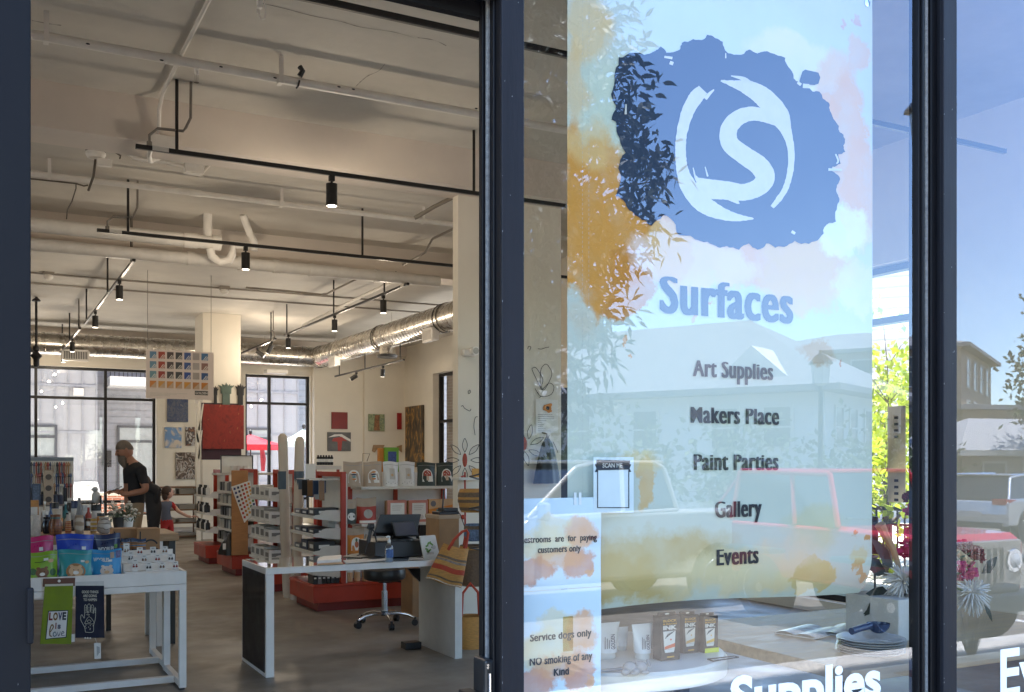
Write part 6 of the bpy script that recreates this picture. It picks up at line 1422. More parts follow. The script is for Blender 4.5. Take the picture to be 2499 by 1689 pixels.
# man looking at his phone
YM = 13.8; q = lambda px, py, dy=0: tuple(W(px, py, YM+dy))
P = lambda px, py, r, dy=0: q(px, py, dy)+(r,)
def floorp(px, dy): p = W(px, 1300, YM+dy); return (p.x, YM+dy)
fx = lambda px, dy=0: W(px, 1300, YM+dy).x
N = {'pelvis': (fx(328),YM,.93,(.165,.125)), 'waist': (fx(329),YM,1.08,(.19,.14)), 'chest': (fx(329),YM,1.29,(.205,.15)), 'top': (fx(327),YM,1.43,(.165,.115)), 'neck': (fx(319),YM,1.53,.06), 'head': (fx(312),YM,1.60,.055),
     'shl': (fx(340),YM-.17,1.41,.075), 'ell': (fx(350),YM-.25,1.15,.052), 'wrl': (fx(303),YM-.17,1.10,.035), 'hal': (fx(292),YM-.10,1.125,.034),
     'shr': (fx(320),YM+.19,1.43,.070), 'elr': (fx(322),YM+.26,1.16,.050), 'wrr': (fx(296),YM+.12,1.12,.035), 'har': (fx(287),YM+.04,1.135,.034),
     'hil': (fx(329),YM-.10,.86,.105), 'knl': (fx(324),YM-.13,.50,.068), 'anl': (fx(330),YM-.13,.09,.045), 'tol': (fx(312),YM-.16,.05,.045),
     'hir': (fx(329),YM+.10,.86,.105), 'knr': (fx(328),YM+.13,.50,.068), 'anr': (fx(336),YM+.13,.09,.045), 'tor': (fx(318),YM+.16,.05,.045)}
E = [('pelvis','waist'),('waist','chest'),('chest','top'),('top','neck'),('neck','head'),('top','shl'),('shl','ell'),('ell','wrl'),('wrl','hal'),('top','shr'),('shr','elr'),('elr','wrr'),('wrr','har'),
     ('pelvis','hil'),('hil','knl'),('knl','anl'),('anl','tol'),('pelvis','hir'),('hir','knr'),('knr','anr'),('anr','tor')]
def man_mat(p):
    arm = abs(p.y-YM) > .14 or p.x < fx(312)
    if p.z < .11: return 3
    if p.z < .52: return 0
    if p.z < .98: return 2
    if p.z > 1.485 and abs(p.y-YM) < .10: return 0
    if arm and p.z < 1.235 and (abs(p.y-YM) > .195 or p.x < fx(309)): return 0
    return 1
hc = Vector((fx(305),YM,1.665)); tl = Matrix.Rotation(R(-24), 3, 'Y')
def man_extra(m):
    m.ball(hc, (.098,.078,.122), 20, 14, tl)
    m.tube([hc+tl@Vector((-.092,0,.035)), hc+tl@Vector((-.118,0,-.012)), hc+tl@Vector((-.092,0,-.028))], [.010,.018,.012], 9)
    for s in (-1, 1):
        m.ball(hc+tl@Vector((.012,s*.078,-.005)), (.022,.012,.034), 9, 7, tl); m.cur = 4; m.ball(hc+tl@Vector((-.082,s*.032,.022)), (.010,.014,.008), 8, 6, tl); m.cur = 0
    m.cur = 5; m.obox(hc+tl@Vector((-.092,0,-.055)), .02,.05,.012, tl.to_4x4()); m.cur = 0
    hand(m, N['hal'][:3], (-1,.35,.12), (.3,1,.2), (0,-.2,1)); hand(m, N['har'][:3], (-1,-.2,.05), (.2,-1,.3), (0,.2,1))
M_ = figure('bearded man in black shirt and khaki shorts looking down at his phone', (fx(328),YM,0), N, E, [SKIN, TEE, SHORTS, SHOE, INK, pm('lips',(.25,.09,.07),.6)], man_mat, man_extra)
m = MB(); m.grid(lambda u, v: hc+tl@Vector((.004+.105*math.cos(2*math.pi*u)*math.sin(.1+1.5*v*(1+.18*math.cos(2*math.pi*u))), .085*math.sin(2*math.pi*u)*math.sin(.1+1.5*v*(1+.18*math.cos(2*math.pi*u))), .128*math.cos(.1+1.45*v*(1+.25*math.cos(2*math.pi*u)))+.004)), 24, 8)
m.build('hair', GREY, M_, smooth=True)
m = MB(); m.tube([hc+tl@Vector((-.055,0,-.055)), hc+tl@Vector((-.080,0,-.115)), hc+tl@Vector((-.075,0,-.19)), hc+tl@Vector((-.06,0,-.235))], [.062,.058,.040,.012], 12)
m.build('beard', GREY, M_, smooth=True)
m = MB(); c = W(322,1145,YM-.15); m.box(c.x-.05,YM-.155,1.345,c.x+.03,YM-.150,1.36)
o = thing('phone', 'dark mobile phone in the hands of the bearded man', 'phone', W(277,1180,YM)); c = Vector((fx(283),YM-.03,1.17))
MM = Matrix.Rotation(R(-25), 3, 'Y'); m = MB(); m.obox(c, .15,.075,.010, MM); m.build('phone_case', BLACKP, o, bevel=.003); m = MB(); m.obox(c+MM@Vector((0,0,.0056)), .14,.067,.001, MM); m.build('screen', pm('phone screen', (.05,.06,.07), .1), o)
# woman in black bending towards the child
YW = 15.4; gx = lambda px: W(px, 1300, YW).x; gz = lambda px, py: W(px, py, YW).z
N2 = {'pelvis': (gx(374),YW,.90,(.16,.13)), 'waist': (gx(372),YW,1.04,(.135,.115)), 'chest': (gx(376),YW,1.10,(.16,.13)), 'top': (gx(373),YW,1.15,(.11,.10)), 'neck': (gx(362),YW-.02,1.18,.05), 'head': (gx(353),YW-.03,1.20,.05),
      'shl': (gx(374),YW-.16,1.12,.062), 'ell': (gx(380),YW-.2,1.08,.045), 'wrl': (gx(378),YW-.1,.86,.033), 'hal': (gx(374),YW+.05,.80,.03),
      'shr': (gx(378),YW+.16,1.12,.062), 'elr': (gx(386),YW+.2,1.09,.045), 'wrr': (gx(383),YW+.2,.86,.033), 'har': (gx(382),YW+.2,.80,.03),
      'hil': (gx(376),YW-.09,.84,.105), 'knl': (gx(372),YW-.1,.48,.072), 'anl': (gx(376),YW-.1,.09,.05), 'tol': (gx(364),YW-.14,.05,.042),
      'hir': (gx(376),YW+.09,.84,.105), 'knr': (gx(376),YW+.1,.48,.072), 'anr': (gx(380),YW+.1,.09,.05), 'tor': (gx(368),YW+.14,.05,.042)}
h2 = Vector((gx(348),YW-.03,1.20))
def w_extra(m):
    m.ball(h2, (.09,.075,.112), 18, 12); m.tube([h2+Vector((-.088,0,.02)), h2+Vector((-.105,0,-.012)), h2+Vector((-.085,0,-.02))], [.008,.014,.010], 8)
    m.cur = 3
    for s in (-1, 1): m.ball(h2+Vector((-.078,s*.03,.015)), (.008,.012,.007), 8, 6)
    m.cur = 0
    hand(m, N2['hal'][:3], (-.2,.1,-1), (0,1,0), (1,0,0)); hand(m, N2['har'][:3], (0,0,-1), (0,1,0), (1,0,0))
W_ = figure('person dressed in black standing just behind the bearded man', (gx(368),YW,0), N2, E, [SKINL, pm('charcoal clothing', (.022,.022,.027), .85), SHOE, INK], lambda p: 2 if p.z < .1 else (0 if (p.z > 1.13 and p.x < gx(358)) or (p.z < .9 and p.z > .70 and False) else 1), w_extra)
m = MB(); m.ball(h2+Vector((.02,0,.012)), (.098,.086,.120), 16, 11); m.tube([h2+Vector((.09,0,.02)), h2+Vector((.13,0,-.08)), h2+Vector((.12,0,-.2))], [.05,.045,.012], 9); m.build('hair', BROWNH, W_, smooth=True)
# child in red trousers reaching for the paper shelf
YC = 18.2; cx = lambda px: W(px, 1300, YC).x; cz = lambda px, py: W(px, py, YC).z
N3 = {'pelvis': (cx(408),YC,.50,(.105,.09)), 'waist': (cx(405),YC,.60,(.11,.085)), 'chest': (cx(404),YC,.73,(.115,.085)), 'top': (cx(405),YC,.81,(.075,.065)), 'neck': (cx(407),YC,.86,.038), 'head': (cx(409),YC,.90,.04),
      'shl': (cx(390),YC-.02,.79,.045), 'ell': (cx(377),YC-.05,.68,.034), 'wrl': (cx(363),YC-.09,.64,.025), 'hal': (cx(358),YC-.1,.645,.024),
      'shr': (cx(420),YC-.02,.79,.045), 'elr': (cx(434),YC-.10,.66,.034), 'wrr': (cx(456),YC-.12,.575,.025), 'har': (cx(464),YC-.12,.572,.024),
      'hil': (cx(401),YC-.02,.44,.072), 'knl': (cx(399),YC-.03,.25,.05), 'anl': (cx(399),YC,.06,.042), 'tol': (cx(402),YC-.08,.035,.035),
      'hir': (cx(416),YC+.02,.44,.072), 'knr': (cx(418),YC+.02,.25,.05), 'anr': (cx(417),YC+.04,.06,.042), 'tor': (cx(421),YC-.04,.035,.035)}
def c_mat(p):
    if p.z < .06: return 3
    if p.z < .515 and p.x < cx(432) and p.x > cx(388): return 2
    if p.z > .84: return 0
    if p.x < cx(384) or p.x > cx(427): return 0
    if p.x < cx(391) or p.x > cx(419): return 2
    return 1
h3 = Vector((cx(411),YC,.985))
def c_extra(m):
    m.ball(h3, (.088,.08,.105), 18, 12); m.ball(h3+Vector((.088,-.02,-.01)), (.014,.012,.012), 8, 6)
    for s in (-1,): m.ball(h3+Vector((.01,s*.08,-.01)), (.018,.01,.026), 8, 6)
    m.cur = 4
    for s in (-1, 1): m.ball(h3+Vector((.074,-.01+s*.034,.012)), (.008,.010,.007), 8, 6)
    m.cur = 0
    hand(m, N3['har'][:3], (1,-.1,.05), (0,1,0), (0,0,1), L=.05); hand(m, N3['hal'][:3], (-1,-.2,.1), (0,-1,0), (0,0,1), L=.05)
C3 = figure('small child in red trousers and grey top reaching towards the shelf', (cx(408),YC,0), N3, E, [SKINL, pm('grey blue top', (.10,.11,.15), .85), pm('red cotton', (.36,.02,.02), .85), SHOE, INK], c_mat, c_extra)
m = MB(); m.ball(h3+Vector((-.022,0,.018)), (.094,.09,.106), 18, 12); m.ball(h3+Vector((-.06,-.02,-.06)), (.05,.075,.07), 12, 9); m.build('hair', BROWNH, C3, smooth=True)

# ------------------------------------------------------------------ banner and notices behind the storefront glass
YB = 2.172
PALEB = (.54,.58,.505)
b0, b1 = W(1390,700,YB), W(2130,700,YB); ZB0, ZB1 = 1.115, 2.905; XC = (b0.x+b1.x)/2; BW = b1.x-b0.x
def bl(px, py): p = W(px, py, YB); return p.x-XC, p.z-ZB0
def blob(px, py, rx, ry, c, a=1.0, soft=.5):
    a = min(1, a*1.25)
    x, z = bl(px, py); x2, _ = bl(px+rx, py); _, z2 = bl(px, py-ry); return (x, z, abs(x2-x), abs(z2-z), c, a, soft)
OR, OR2, PK, PEACH, OCH, AQ, CRM = (.60,.27,.045), (.52,.21,.028), (.70,.40,.20), (.70,.45,.19), (.48,.36,.15), (.50,.70,.76), (.72,.68,.50)
blobs = [blob(1750,80,420,150,(.57,.64,.64),.7,.8), blob(1500,330,130,230,(.54,.60,.48),.7,.7),
  blob(1440,60,75,100,(.66,.50,.28),.75,.55), blob(1410,180,40,110,(.66,.48,.26),.6,.6),
  blob(1480,520,130,190,OR,.95,.22), blob(1560,560,110,140,OR,.9,.25), blob(1520,690,80,85,OR2,1,.2), blob(1425,600,70,240,OR,.95,.25), blob(1405,410,30,160,OR,.7,.5),
  blob(1445,360,70,80,(.68,.45,.18),.6,.7), blob(1420,860,60,160,PALEB,.9,.3),
  blob(1950,150,140,70,CRM,.75,.5), blob(2040,200,55,90,PK,.6,.5), blob(2070,330,50,170,PK,.75,.35), blob(2010,260,60,40,PK,.7,.3), blob(2100,480,45,150,PK,.8,.35), blob(2095,150,26,55,PK,.6,.4),
  blob(1870,640,260,80,PK,.8,.35), blob(1700,640,170,75,(.74,.55,.45),.8,.35), blob(1640,600,60,90,PEACH,.7,.4), blob(1960,690,110,90,PEACH,.7,.4), blob(1960,610,110,55,PEACH,.8,.4), blob(1930,720,80,60,PEACH,.5,.6), blob(2090,700,60,70,(.72,.66,.68),.7,.5), blob(2010,730,50,60,PEACH,.6,.5),
  blob(2060,560,70,80,(.80,.80,.76),.7,.4), blob(2000,850,50,26,(.45,.30,.16),.5,.6),
  blob(1600,1380,260,110,OCH,.75,.6), blob(1500,1420,110,80,OCH,.85,.4), blob(1850,1400,220,70,(.70,.58,.34),.75,.5), blob(2005,1400,52,52,(.60,.46,.20),.95,.15), blob(1990,1290,80,60,(.58,.52,.28),.5,.7),
  blob(1580,1180,26,70,(.62,.38,.12),.7,.4), blob(1560,1130,70,40,(.66,.52,.26),.55,.6), blob(1930,1350,110,50,(.72,.56,.40),.5,.7),
  blob(2085,1310,11,8,(.50,.26,.08),1,.2), blob(2120,1308,8,10,(.50,.26,.08),1,.2), blob(2105,1385,22,16,(.60,.36,.14),1,.3), blob(2113,1410,8,18,(.58,.34,.14),.9,.3), blob(2105,1360,30,30,(.62,.50,.26),.6,.6),
  blob(2064,62,8,11,(.62,.36,.28),.9,.3), blob(2095,52,10,16,(.62,.36,.28),.9,.3), blob(1705,760,6,13,(.62,.36,.22),.9,.3), blob(1743,748,4,10,(.55,.30,.14),.9,.3), blob(2056,875,5,12,(.50,.20,.10),.9,.3), blob(1530,812,5,8,(.55,.28,.10),.9,.3), blob(1545,858,4,8,(.55,.28,.10),.9,.3)]
BANM = watercolor('banner print', PALEB, blobs, .095, 6)
o = thing('shop_banner', 'tall hanging shop banner with blue brush logo and orange watercolour', 'banner', (XC, YB, ZB0))
def bsurf(u, v):
    x = XC+(u-.5)*BW; z = ZB0+(ZB1-ZB0)*v
    y = YB+.005+.004*math.sin(3*u+2.2*v)+.003*math.sin(9*u+1.3)*(1-v)
    if v < .06: y += .05*(1-v/.06)**2*(.5+.5*u); z += .01*(1-v/.06)*math.sin(5*u)
    return Vector((x, y, z))
m = MB(); m.grid(bsurf, 40, 90); bo = m.build('banner_cloth', BANM, o, smooth=True, auto=False)
# the cloth's print is laid out from its own corner
hem = pm('stitching', (.45,.45,.43), .8)
m = MB()
for u in (.042, .060):
    for k in range(150): a, b = bsurf(u, k/150), bsurf(u, (k+.55)/150); m.add([a+Vector((-.0004,-.0006,0)), a+Vector((.0004,-.0006,0)), b+Vector((.0004,-.0006,0)), b+Vector((-.0004,-.0006,0))], [(0,1,2,3)])
m.build('stitching', hem, o)
for u, v in ((.978,.983),(.022,.983)): c = bsurf(u,v); m = MB(); m.lathe([(.005,-.001),(.011,0),(.011,.002),(.005,.003)], c+Vector((0,-.001,0)), 16, axis=(0,-1,0)); m.build('grommet', CHROME, o, smooth=True)
def ban(px, py, off=.0022):
    p = W(px, py, YB); u = (p.x-XC)/BW+.5; v = (p.z-ZB0)/(ZB1-ZB0); q = bsurf(u, v); return Vector((p.x, q.y-off, p.z))
K = 2499/2324
PRB = pm('banner navy print', (.006,.018,.045), .5, var=.06); PRW = pm('banner white print', (.60,.57,.52), .5, var=.05, vs=30)
out = [(1395,200),(1400,160),(1408,128),(1440,118),(1490,114),(1502,104),(1515,118),(1545,112),(1550,96),(1575,88),(1600,88),(1606,78),(1625,86),(1642,94),(1652,118),(1660,121),(1690,122),(1702,112),(1720,121),(1750,120),(1783,131),(1790,152),(1802,178),(1815,186),(1845,208),(1860,208),(1868,224),(1883,236),(1884,252),(1896,275),(1906,300),(1918,316),(1914,330),(1919,345),(1903,350),(1908,372),(1890,378),(1888,388),(1906,402),(1900,420),(1901,440),(1906,452),(1900,475),(1898,503),(1872,516),(1862,540),(1838,553),(1806,546),(1782,560),(1762,562),(1742,552),(1722,566),(1702,552),(1680,566),(1652,558),(1632,560),(1608,548),(1592,546),(1545,533),(1532,502),(1508,488),(1482,512),(1470,500),(1440,480),(1418,452),(1402,444),(1414,400),(1412,360),(1424,345),(1405,302),(1402,275),(1392,270),(1402,240),(1394,222)]
poly = rough([(x*K, y*K) for x, y in out], 2, .16)
def flat(name, pts, mat, off):
    me_pts = [ban(x, y, off) for x, y in pts]
    bm = bmesh.new(); vs = [bm.verts.new(p) for p in me_pts]; es = [bm.edges.new((vs[i], vs[(i+1) % len(vs)])) for i in range(len(vs))]
    bmesh.ops.triangle_fill(bm, use_beauty=True, edges=es); m = MB(); bm.verts.index_update()
    m.v = [v.co.copy() for v in bm.verts]; m.f = [[v.index for v in f.verts] for f in bm.faces]; m.m = [0]*len(m.f); bm.free()
    return m
m = flat('logo', poly, PRB, .002)
m2 = flat('chip', [(x*K, y*K) for x, y in [(1822,162),(1828,158),(1858,165),(1862,176),(1858,190),(1848,193),(1818,190),(1815,184)]], PRB, .002); m.add(m2.v, m2.f)
m.build('logo_splash', PRB, o)
rb = MB(); cv = lambda x, y: ban(x*K, y*K, .0034)
ribbon(rb, [(1597,203,26),(1580,222,32),(1562,255,28),(1549,305,24),(1547,350,24),(1552,390,28),(1568,428,38),(1598,462,40),(1634,482,30),(1672,493,18),(1712,496,3)], cv, 8, .7)
ribbon(rb, [(1622,203,3),(1612,212,7),(1602,224,9)], cv); ribbon(rb, [(1637,183,3),(1665,190,16),(1700,200,34),(1735,222,44),(1768,262,46),(1786,300,24),(1796,340,15),(1795,385,14),(1785,425,13),(1770,450,13),(1754,470,9)], cv, 8, .6)
ribbon(rb, [(1660,172,2),(1690,180,10),(1712,200,14)], cv); ribbon(rb, [(1788,268,40),(1762,268,34),(1735,262,30),(1705,258,32),(1676,268,36),(1656,292,38),(1658,325,40),(1690,352,42),(1724,376,44),(1738,402,44),(1724,424,40),(1690,436,38),(1650,432,42),(1608,428,44),(1580,422,40)], cv, 8, .5)
ribbon(rb, [(1580,398,3),(1590,410,8),(1612,424,10)], cv); ribbon(rb, [(1575,380,2),(1580,402,4),(1585,415,3)], cv); ribbon(rb, [(1602,378,2),(1608,400,4)], cv); ribbon(rb, [(1640,432,30),(1672,456,10),(1680,462,2)], cv); ribbon(rb, [(1510,128,5),(1528,131,6)], cv); ribbon(rb, [(1522,141,8),(1530,144,8)], cv)
ribbon(rb, [(1424,235,3),(1423,258,5)], cv); ribbon(rb, [(1810,187,6),(1818,193,7)], cv); ribbon(rb, [(1822,195,10),(1836,196,10)], cv); ribbon(rb, [(1798,525,7),(1806,530,6)], cv); ribbon(rb, [(1880,385,6),(1910,386,5)], cv); ribbon(rb, [(1648,120,2),(1648,132,3)], cv); ribbon(rb, [(1896,350,3),(1902,365,4),(1898,372,3)], cv)
rb.build('logo_emblem', PRW, o)
def btext(words, pl, pr, pb, cap, mat, bold, sp=1.0):
    m = MB(); a, b, t = ban(pl*K, pb*K, .003), ban(pr*K, pb*K, .003), ban(pl*K, (pb-cap)*K, .003)
    hv = .017; text_into(m, words, a, XV, ZV, b.x-a.x-6*hv*(t.z-a.z), t.z-a.z, bold, hv, spacing=sp, tall=True); m.v = [Vector((p.x, bsurf((p.x-XC)/BW+.5, (p.z-ZB0)/(ZB1-ZB0)).y-.0028+(p.y-a.y), p.z)) for p in m.v]; m.build('lettering', mat, o)
PRT = pm('banner blue print', (.018,.035,.065), .5)
btext('Surfaces', 1500, 1803, 707, 86, PRT, .008, 1.1)
BK2 = pm('banner black print', (.012,.013,.018), .5)
for w_, l, r_, bb in (('Art Supplies',1575,1758,853),('Makers Place',1570,1772,959),('Paint Parties',1577,1771,1067),('Gallery',1625,1733,1175),('Events',1629,1726,1284)): btext(w_, l, r_, bb, 38, BK2, .004, 1.1)
# small notices on the glass
YP = 2.150
def notice(label, yt, yb, seed):
    a, b = W(1262,yb,YP), W(1467,yb,YP); z0, z1 = W(1380,yb,YP).z, W(1380,yt,YP).z; xc = (a.x+b.x)/2; w, h = b.x-a.x, z1-z0
    O1, O2, O3, SB = (.72,.38,.20), (.60,.24,.12), (.74,.62,.36), (.62,.74,.84)
    mt = watercolor('notice wash %d' % seed, SB, [(-w*.15,h*.5,w*.42,h*.2,O3,.9,.6),(w*.25,h*.62,w*.22,h*.2,O1,.9,.4),(-w*.3,h*.22,w*.28,h*.16,O2,.95,.35),(w*.22,h*.28,w*.2,h*.18,O2,.9,.35),(w*.0,h*.35,w*.35,h*.14,O1,.8,.5),(-w*.05,h*.72,w*.25,h*.12,O3,.7,.6),(w*.36,h*.20,w*.06,h*.06,O1,.9,.3)], .05, 14)
    o = thing('notice', label, 'notice', (xc,YP,z0)); MB().grid(lambda u, v: Vector((a.x+w*u, YP+.001*math.sin(6*v), z0+h*v)), 10, 12).build('notice_sheet', mt, o, smooth=True)
    return o, mt
def ntext(o, words, pl, pr, pb, cap):
    m = MB(); a, b, t = W(pl,pb,YP-.0015), W(pr,pb,YP-.0015), W(pl,pb-cap,YP-.0015); text_into(m, words, a, XV, ZV, b.x-a.x-.09*(t.z-a.z), t.z-a.z, .006, .014, spacing=1.06, tall=True); m.build('lettering', BK2, o)
o, _ = notice('orange and blue notice reading restrooms are for paying customers only', 1215, 1437, 1)
ntext(o, 'Restrooms  are  for  paying', 1270, 1457, 1326, 15); ntext(o, 'customers only', 1313, 1418, 1350, 15)
o, _ = notice('orange and blue notice reading service dogs only and no smoking', 1438, 1720, 2)
ntext(o, 'Service dogs only', 1294, 1444, 1566, 17); ntext(o, 'NO smoking of any', 1293, 1446, 1625, 18); ntext(o, 'Kind', 1352, 1389, 1650, 18)
m = MB(); m.box(W(1374,1590,YP).x,YP-.002,W(1374,1590,YP).z,W(1398,1590,YP).x,YP-.001,W(1380,1505,YP).z)
m.build('tape', glass_mat('clear tape', .02, .6, (.86,.80,.62)), o)
# sticker with ribbon (its code square is left blank)
o = thing('window_sticker', 'white sticker with black SCAN ME ribbon on the banner', 'sticker', W(1498,1252,YP-.001))
A = lambda x, y, d=0.0: W(x, y, YP-.001-d)
m = MB(); m.prism([A(1449,1116),A(1547,1116),A(1547,1251),A(1449,1251)], (0,.0006,0)); m.build('sticker_sheet', pm('sticker sheet', (.66,.74,.78), .4), o)
m = MB(); m.prism([A(1456,1122,.001),A(1538,1124,.001),A(1536,1146,.001),A(1456,1148,.001)], (0,-.0004,0)); m.prism([A(1452,1133,.0006),A(1460,1133,.0006),A(1460,1152,.0006),A(1452,1152,.0006),A(1456,1143,.0006)], (0,-.0002,0)); m.prism([A(1534,1133,.0006),A(1541,1133,.0006),A(1537,1143,.0006),A(1541,1152,.0006),A(1534,1152,.0006)], (0,-.0002,0))
for e in ((1458,1148,1460,1240),(1534,1148,1536,1240),(1458,1238,1536,1240)): m.prism([A(e[0],e[1],.001),A(e[2],e[1],.001),A(e[2],e[3],.001),A(e[0],e[3],.001)], (0,-.0004,0))
m.build('ribbon_print', BK2, o)
m = MB(); a, b, t = A(1471,1141,.0026), A(1519,1141,.0026), A(1471,1130,.0026); text_into(m, 'SCAN ME', a, XV, ZV, b.x-a.x, t.z-a.z, .015); m.build('lettering', PRW, o)
for px in (1403,1415): m = MB(); a, b = W(px-3,1232,YP), W(px+3,1202,YP); m.box(a.x,YP-.003,a.z,b.x,YP-.001,b.z); tag(m.build('tape', pm('white tape', (.75,.78,.8), .4)), 'short white tape strip at the left edge of the banner', 'tape', 'tape strips on the banner')

# ------------------------------------------------------------------ display tables inside the window
RTZ = .945; TC = Vector((1.66, 2.52, 0)); TR_ = .345
o = thing('round_table', 'white round display table with ink boxes against the window', 'table', TC)
MB().lathe([(TR_-.02,RTZ-.055),(TR_,RTZ-.05),(TR_,RTZ-.008),(TR_-.008,RTZ)], TC, 64).build('table_top', pm('pale laminate', (.66,.64,.60), .35, var=.05), o, smooth=True)
m = MB(); m.cyl((TC.x,TC.y,.03),(TC.x,TC.y,RTZ-.056),.05,n=20); m.lathe([(.25,0),(.25,.02),(.06,.035)], TC, 32); m.build('pedestal', BLACKM, o, smooth=True)
def inkbox(label, px0, px1, yt, Y, col, sticker=False):
    z0 = RTZ+.0005; pb = stand_row(z0, Y, (px0+px1)/2); a, b, t = W(px0,pb,Y), W(px1,pb,Y), W((px0+px1)/2,yt,Y); h = t.z-z0; w = b.x-a.x
    o = thing('ink_box', label, 'box', ((a.x+b.x)/2,Y,z0), 'ink boxes on the round table')
    m = MB(); m.box(a.x,Y,z0,b.x,Y+.04,z0+h*.93); m.box(a.x+w*.02,Y+.018,z0+h*.93,b.x-w*.02,Y+.021,z0+h); m.build('box_card', pm('brown black card', (.030,.022,.018), .45), o, bevel=.0015)
    m = MB(); m.ball((a.x+w*.5,Y+.0165,z0+h*.965), (w*.12,.001,h*.018), 10, 6); m.build('hang_hole', PAPER, o)
    z = lambda f: z0+h*f
    m = MB(); text_into(m, 'BLOCK', (a.x+w*.10,Y-.0008,z(.815)), XV, ZV, w*.72, h*.05, .03); text_into(m, 'PRINTING', (a.x+w*.24,Y-.0008,z(.755)), XV, ZV, w*.58, h*.034, .02); m.box(a.x+w*.10,Y-.0009,z(.757),a.x+w*.19,Y-.0006,z(.787)); m.build('lettering', pm('gold print', (.55,.30,.04), .5), o)
    m = MB(); text_into(m, 'INK', (a.x+w*.10,Y-.0008,z(.655)), XV, ZV, w*.72, h*.085, .05); m.build('lettering', PRW, o)
    m = MB(); m.prism([(a.x+w*x,Y-.0005,z(y)) for x, y in ((.10,.62),(.75,.62),(.70,.24),(.16,.24))], (0,-.0006,0)); m.build('tube_print', pm('tube print', (.62,.58,.52), .4), o)
    m = MB(); m.prism([(a.x+w*x,Y-.0013,z(y)) for x, y in ((.17,.30),(.71,.36),(.71,.28),(.17,.24))], (0,-.0004,0)); m.ball((a.x+w*.5,Y-.0013,z(.44)), (w*.05,.0004,h*.02), 8, 6); m.build('colour_print', col, o)
    m = MB()
    for k in range(4): m.prism([(a.x+w*(.18+.1*k),Y-.0013,z(.47+.03*k)),(a.x+w*(.23+.1*k),Y-.0013,z(.47+.03*k)),(a.x+w*(.40+.1*k),Y-.0013,z(.57+.015*k)),(a.x+w*(.35+.1*k),Y-.0013,z(.57+.015*k))], (0,-.0003,0))
    m.build('script_print', INK, o)
    m = MB(); m.prism([(a.x+w*x,Y-.0005,z(y)) for x, y in ((.16,.235),(.70,.235),(.66,.17),(.20,.17))], (0,-.0006,0)); m.build('cap_print', PRW, o)
    m = MB(); m.box(a.x+w*.30,Y-.001,z(.06),a.x+w*.68,Y-.0004,z(.09)); m.build('small_print', pm('gold print', (.55,.30,.04), .5), o)
    if sticker: m = MB(); m.box(a.x+w*.06,Y-.0022,z(.0),b.x+.001,Y-.0014,z(.115)); m.build('price_sticker', pm('yellow sticker', (.62,.62,.04), .6), o)
inkbox('ink box with red orange tube picture, left of the three', 1614, 1660, 1496, 2.30, pm('vermilion', (.55,.10,.03), .5))
inkbox('ink box with ochre tube picture in the middle of the three', 1668, 1706, 1494, 2.36, pm('ochre', (.50,.27,.06), .5))
inkbox('ink box with yellow tube picture and yellow price sticker', 1718, 1753, 1497, 2.34, pm('yellow ochre', (.62,.36,.03), .5), True)
def painttube(label, px, yt, yb, w, Y, words=True):
    z0 = RTZ+.0005; q = W(px, stand_row(z0,Y,px), Y); h = W(px,yt,Y).z-z0; r = w/2*Y/ray(px,HY).y/F
    o = thing('paint_tube', label, 'paint tube', (q.x,Y,z0), 'paint tubes on the round table')
    MB().lathe([(r*.62,0),(r*.66,.004),(r*.60,h*.17)], (q.x,Y,z0), 18).build('cap', PRW, o, smooth=True)
    m = MB(); m.grid(lambda u, v: Vector((q.x+r*(.72+.35*v)*math.cos(2*math.pi*u), Y+r*(.72*(1-v)+.04)*math.sin(2*math.pi*u), z0+h*(.18+.82*v))), 26, 8); m.build('tube_body', pm('tube white', (.66,.66,.66), .35), o, smooth=True)
    if words:
        m = MB(); text_into(m, 'GOLDEN', (q.x+r*.30,Y-r*.66,z0+h*.28), Vector((0,.08,1)).normalized(), -XV, h*.42, r*.30, .02); m.build('lettering', pm('navy print', (.02,.03,.10), .5), o)
        m = MB()
        for k in range(3): m.box(q.x-r*(.15+.16*k),Y-r*.64,z0+h*.3,q.x-r*(.08+.16*k),Y-r*.635,z0+h*(.55+.05*k))
        m.build('small_print', BK[2], o)
painttube('white paint tube half hidden by the service dogs notice', 1478, 1520, 1630, 78, 2.42)
painttube('white paint tube standing upside down in the open', 1568, 1522, 1625, 58, 2.36)
painttube('white paint tube behind the half hidden one', 1518, 1530, 1622, 36, 2.50, False)
o = tag(MB().box(W(1594,1590,2.46).x,2.46,RTZ+.0005,W(1612,1590,2.46).x,2.50,W(1600,1538,2.46).z).build('label_card', BK[2], bevel=.002), 'grey printed card box behind the white tubes', 'box')
for px, py, lb in ((1537,1632,'left small clay mouse on the round table'),(1563,1630,'right small clay mouse on the round table')):
    d = ray(px, py+14); t = (RTZ-CH)/d.z; c = Vector((d.x*t, d.y*t, RTZ))
    o = thing('clay_mouse', lb, 'figurine', c, 'clay mice on the round table'); CM = pm('grey clay', (.30,.28,.27), .6)
    m = MB(); m.ball(c+ZV*.017, (.021,.017,.017), 14, 9); m.ball(c+Vector((-.022,-.012,.010)), (.012,.010,.009), 10, 7); m.ball(c+Vector((.005,-.016,.006)), (.013,.009,.006), 9, 6); m.build('mouse_body', CM, o, smooth=True)
    m = MB(); m.lathe([(.002,0),(.010,.002),(.011,.004)], c+Vector((.020,-.004,.026)), 10, axis=(.5,-.6,.4)); m.build('ear', CM, o, smooth=True)
d = ray(1500, 1640); t = (RTZ-CH)/d.z
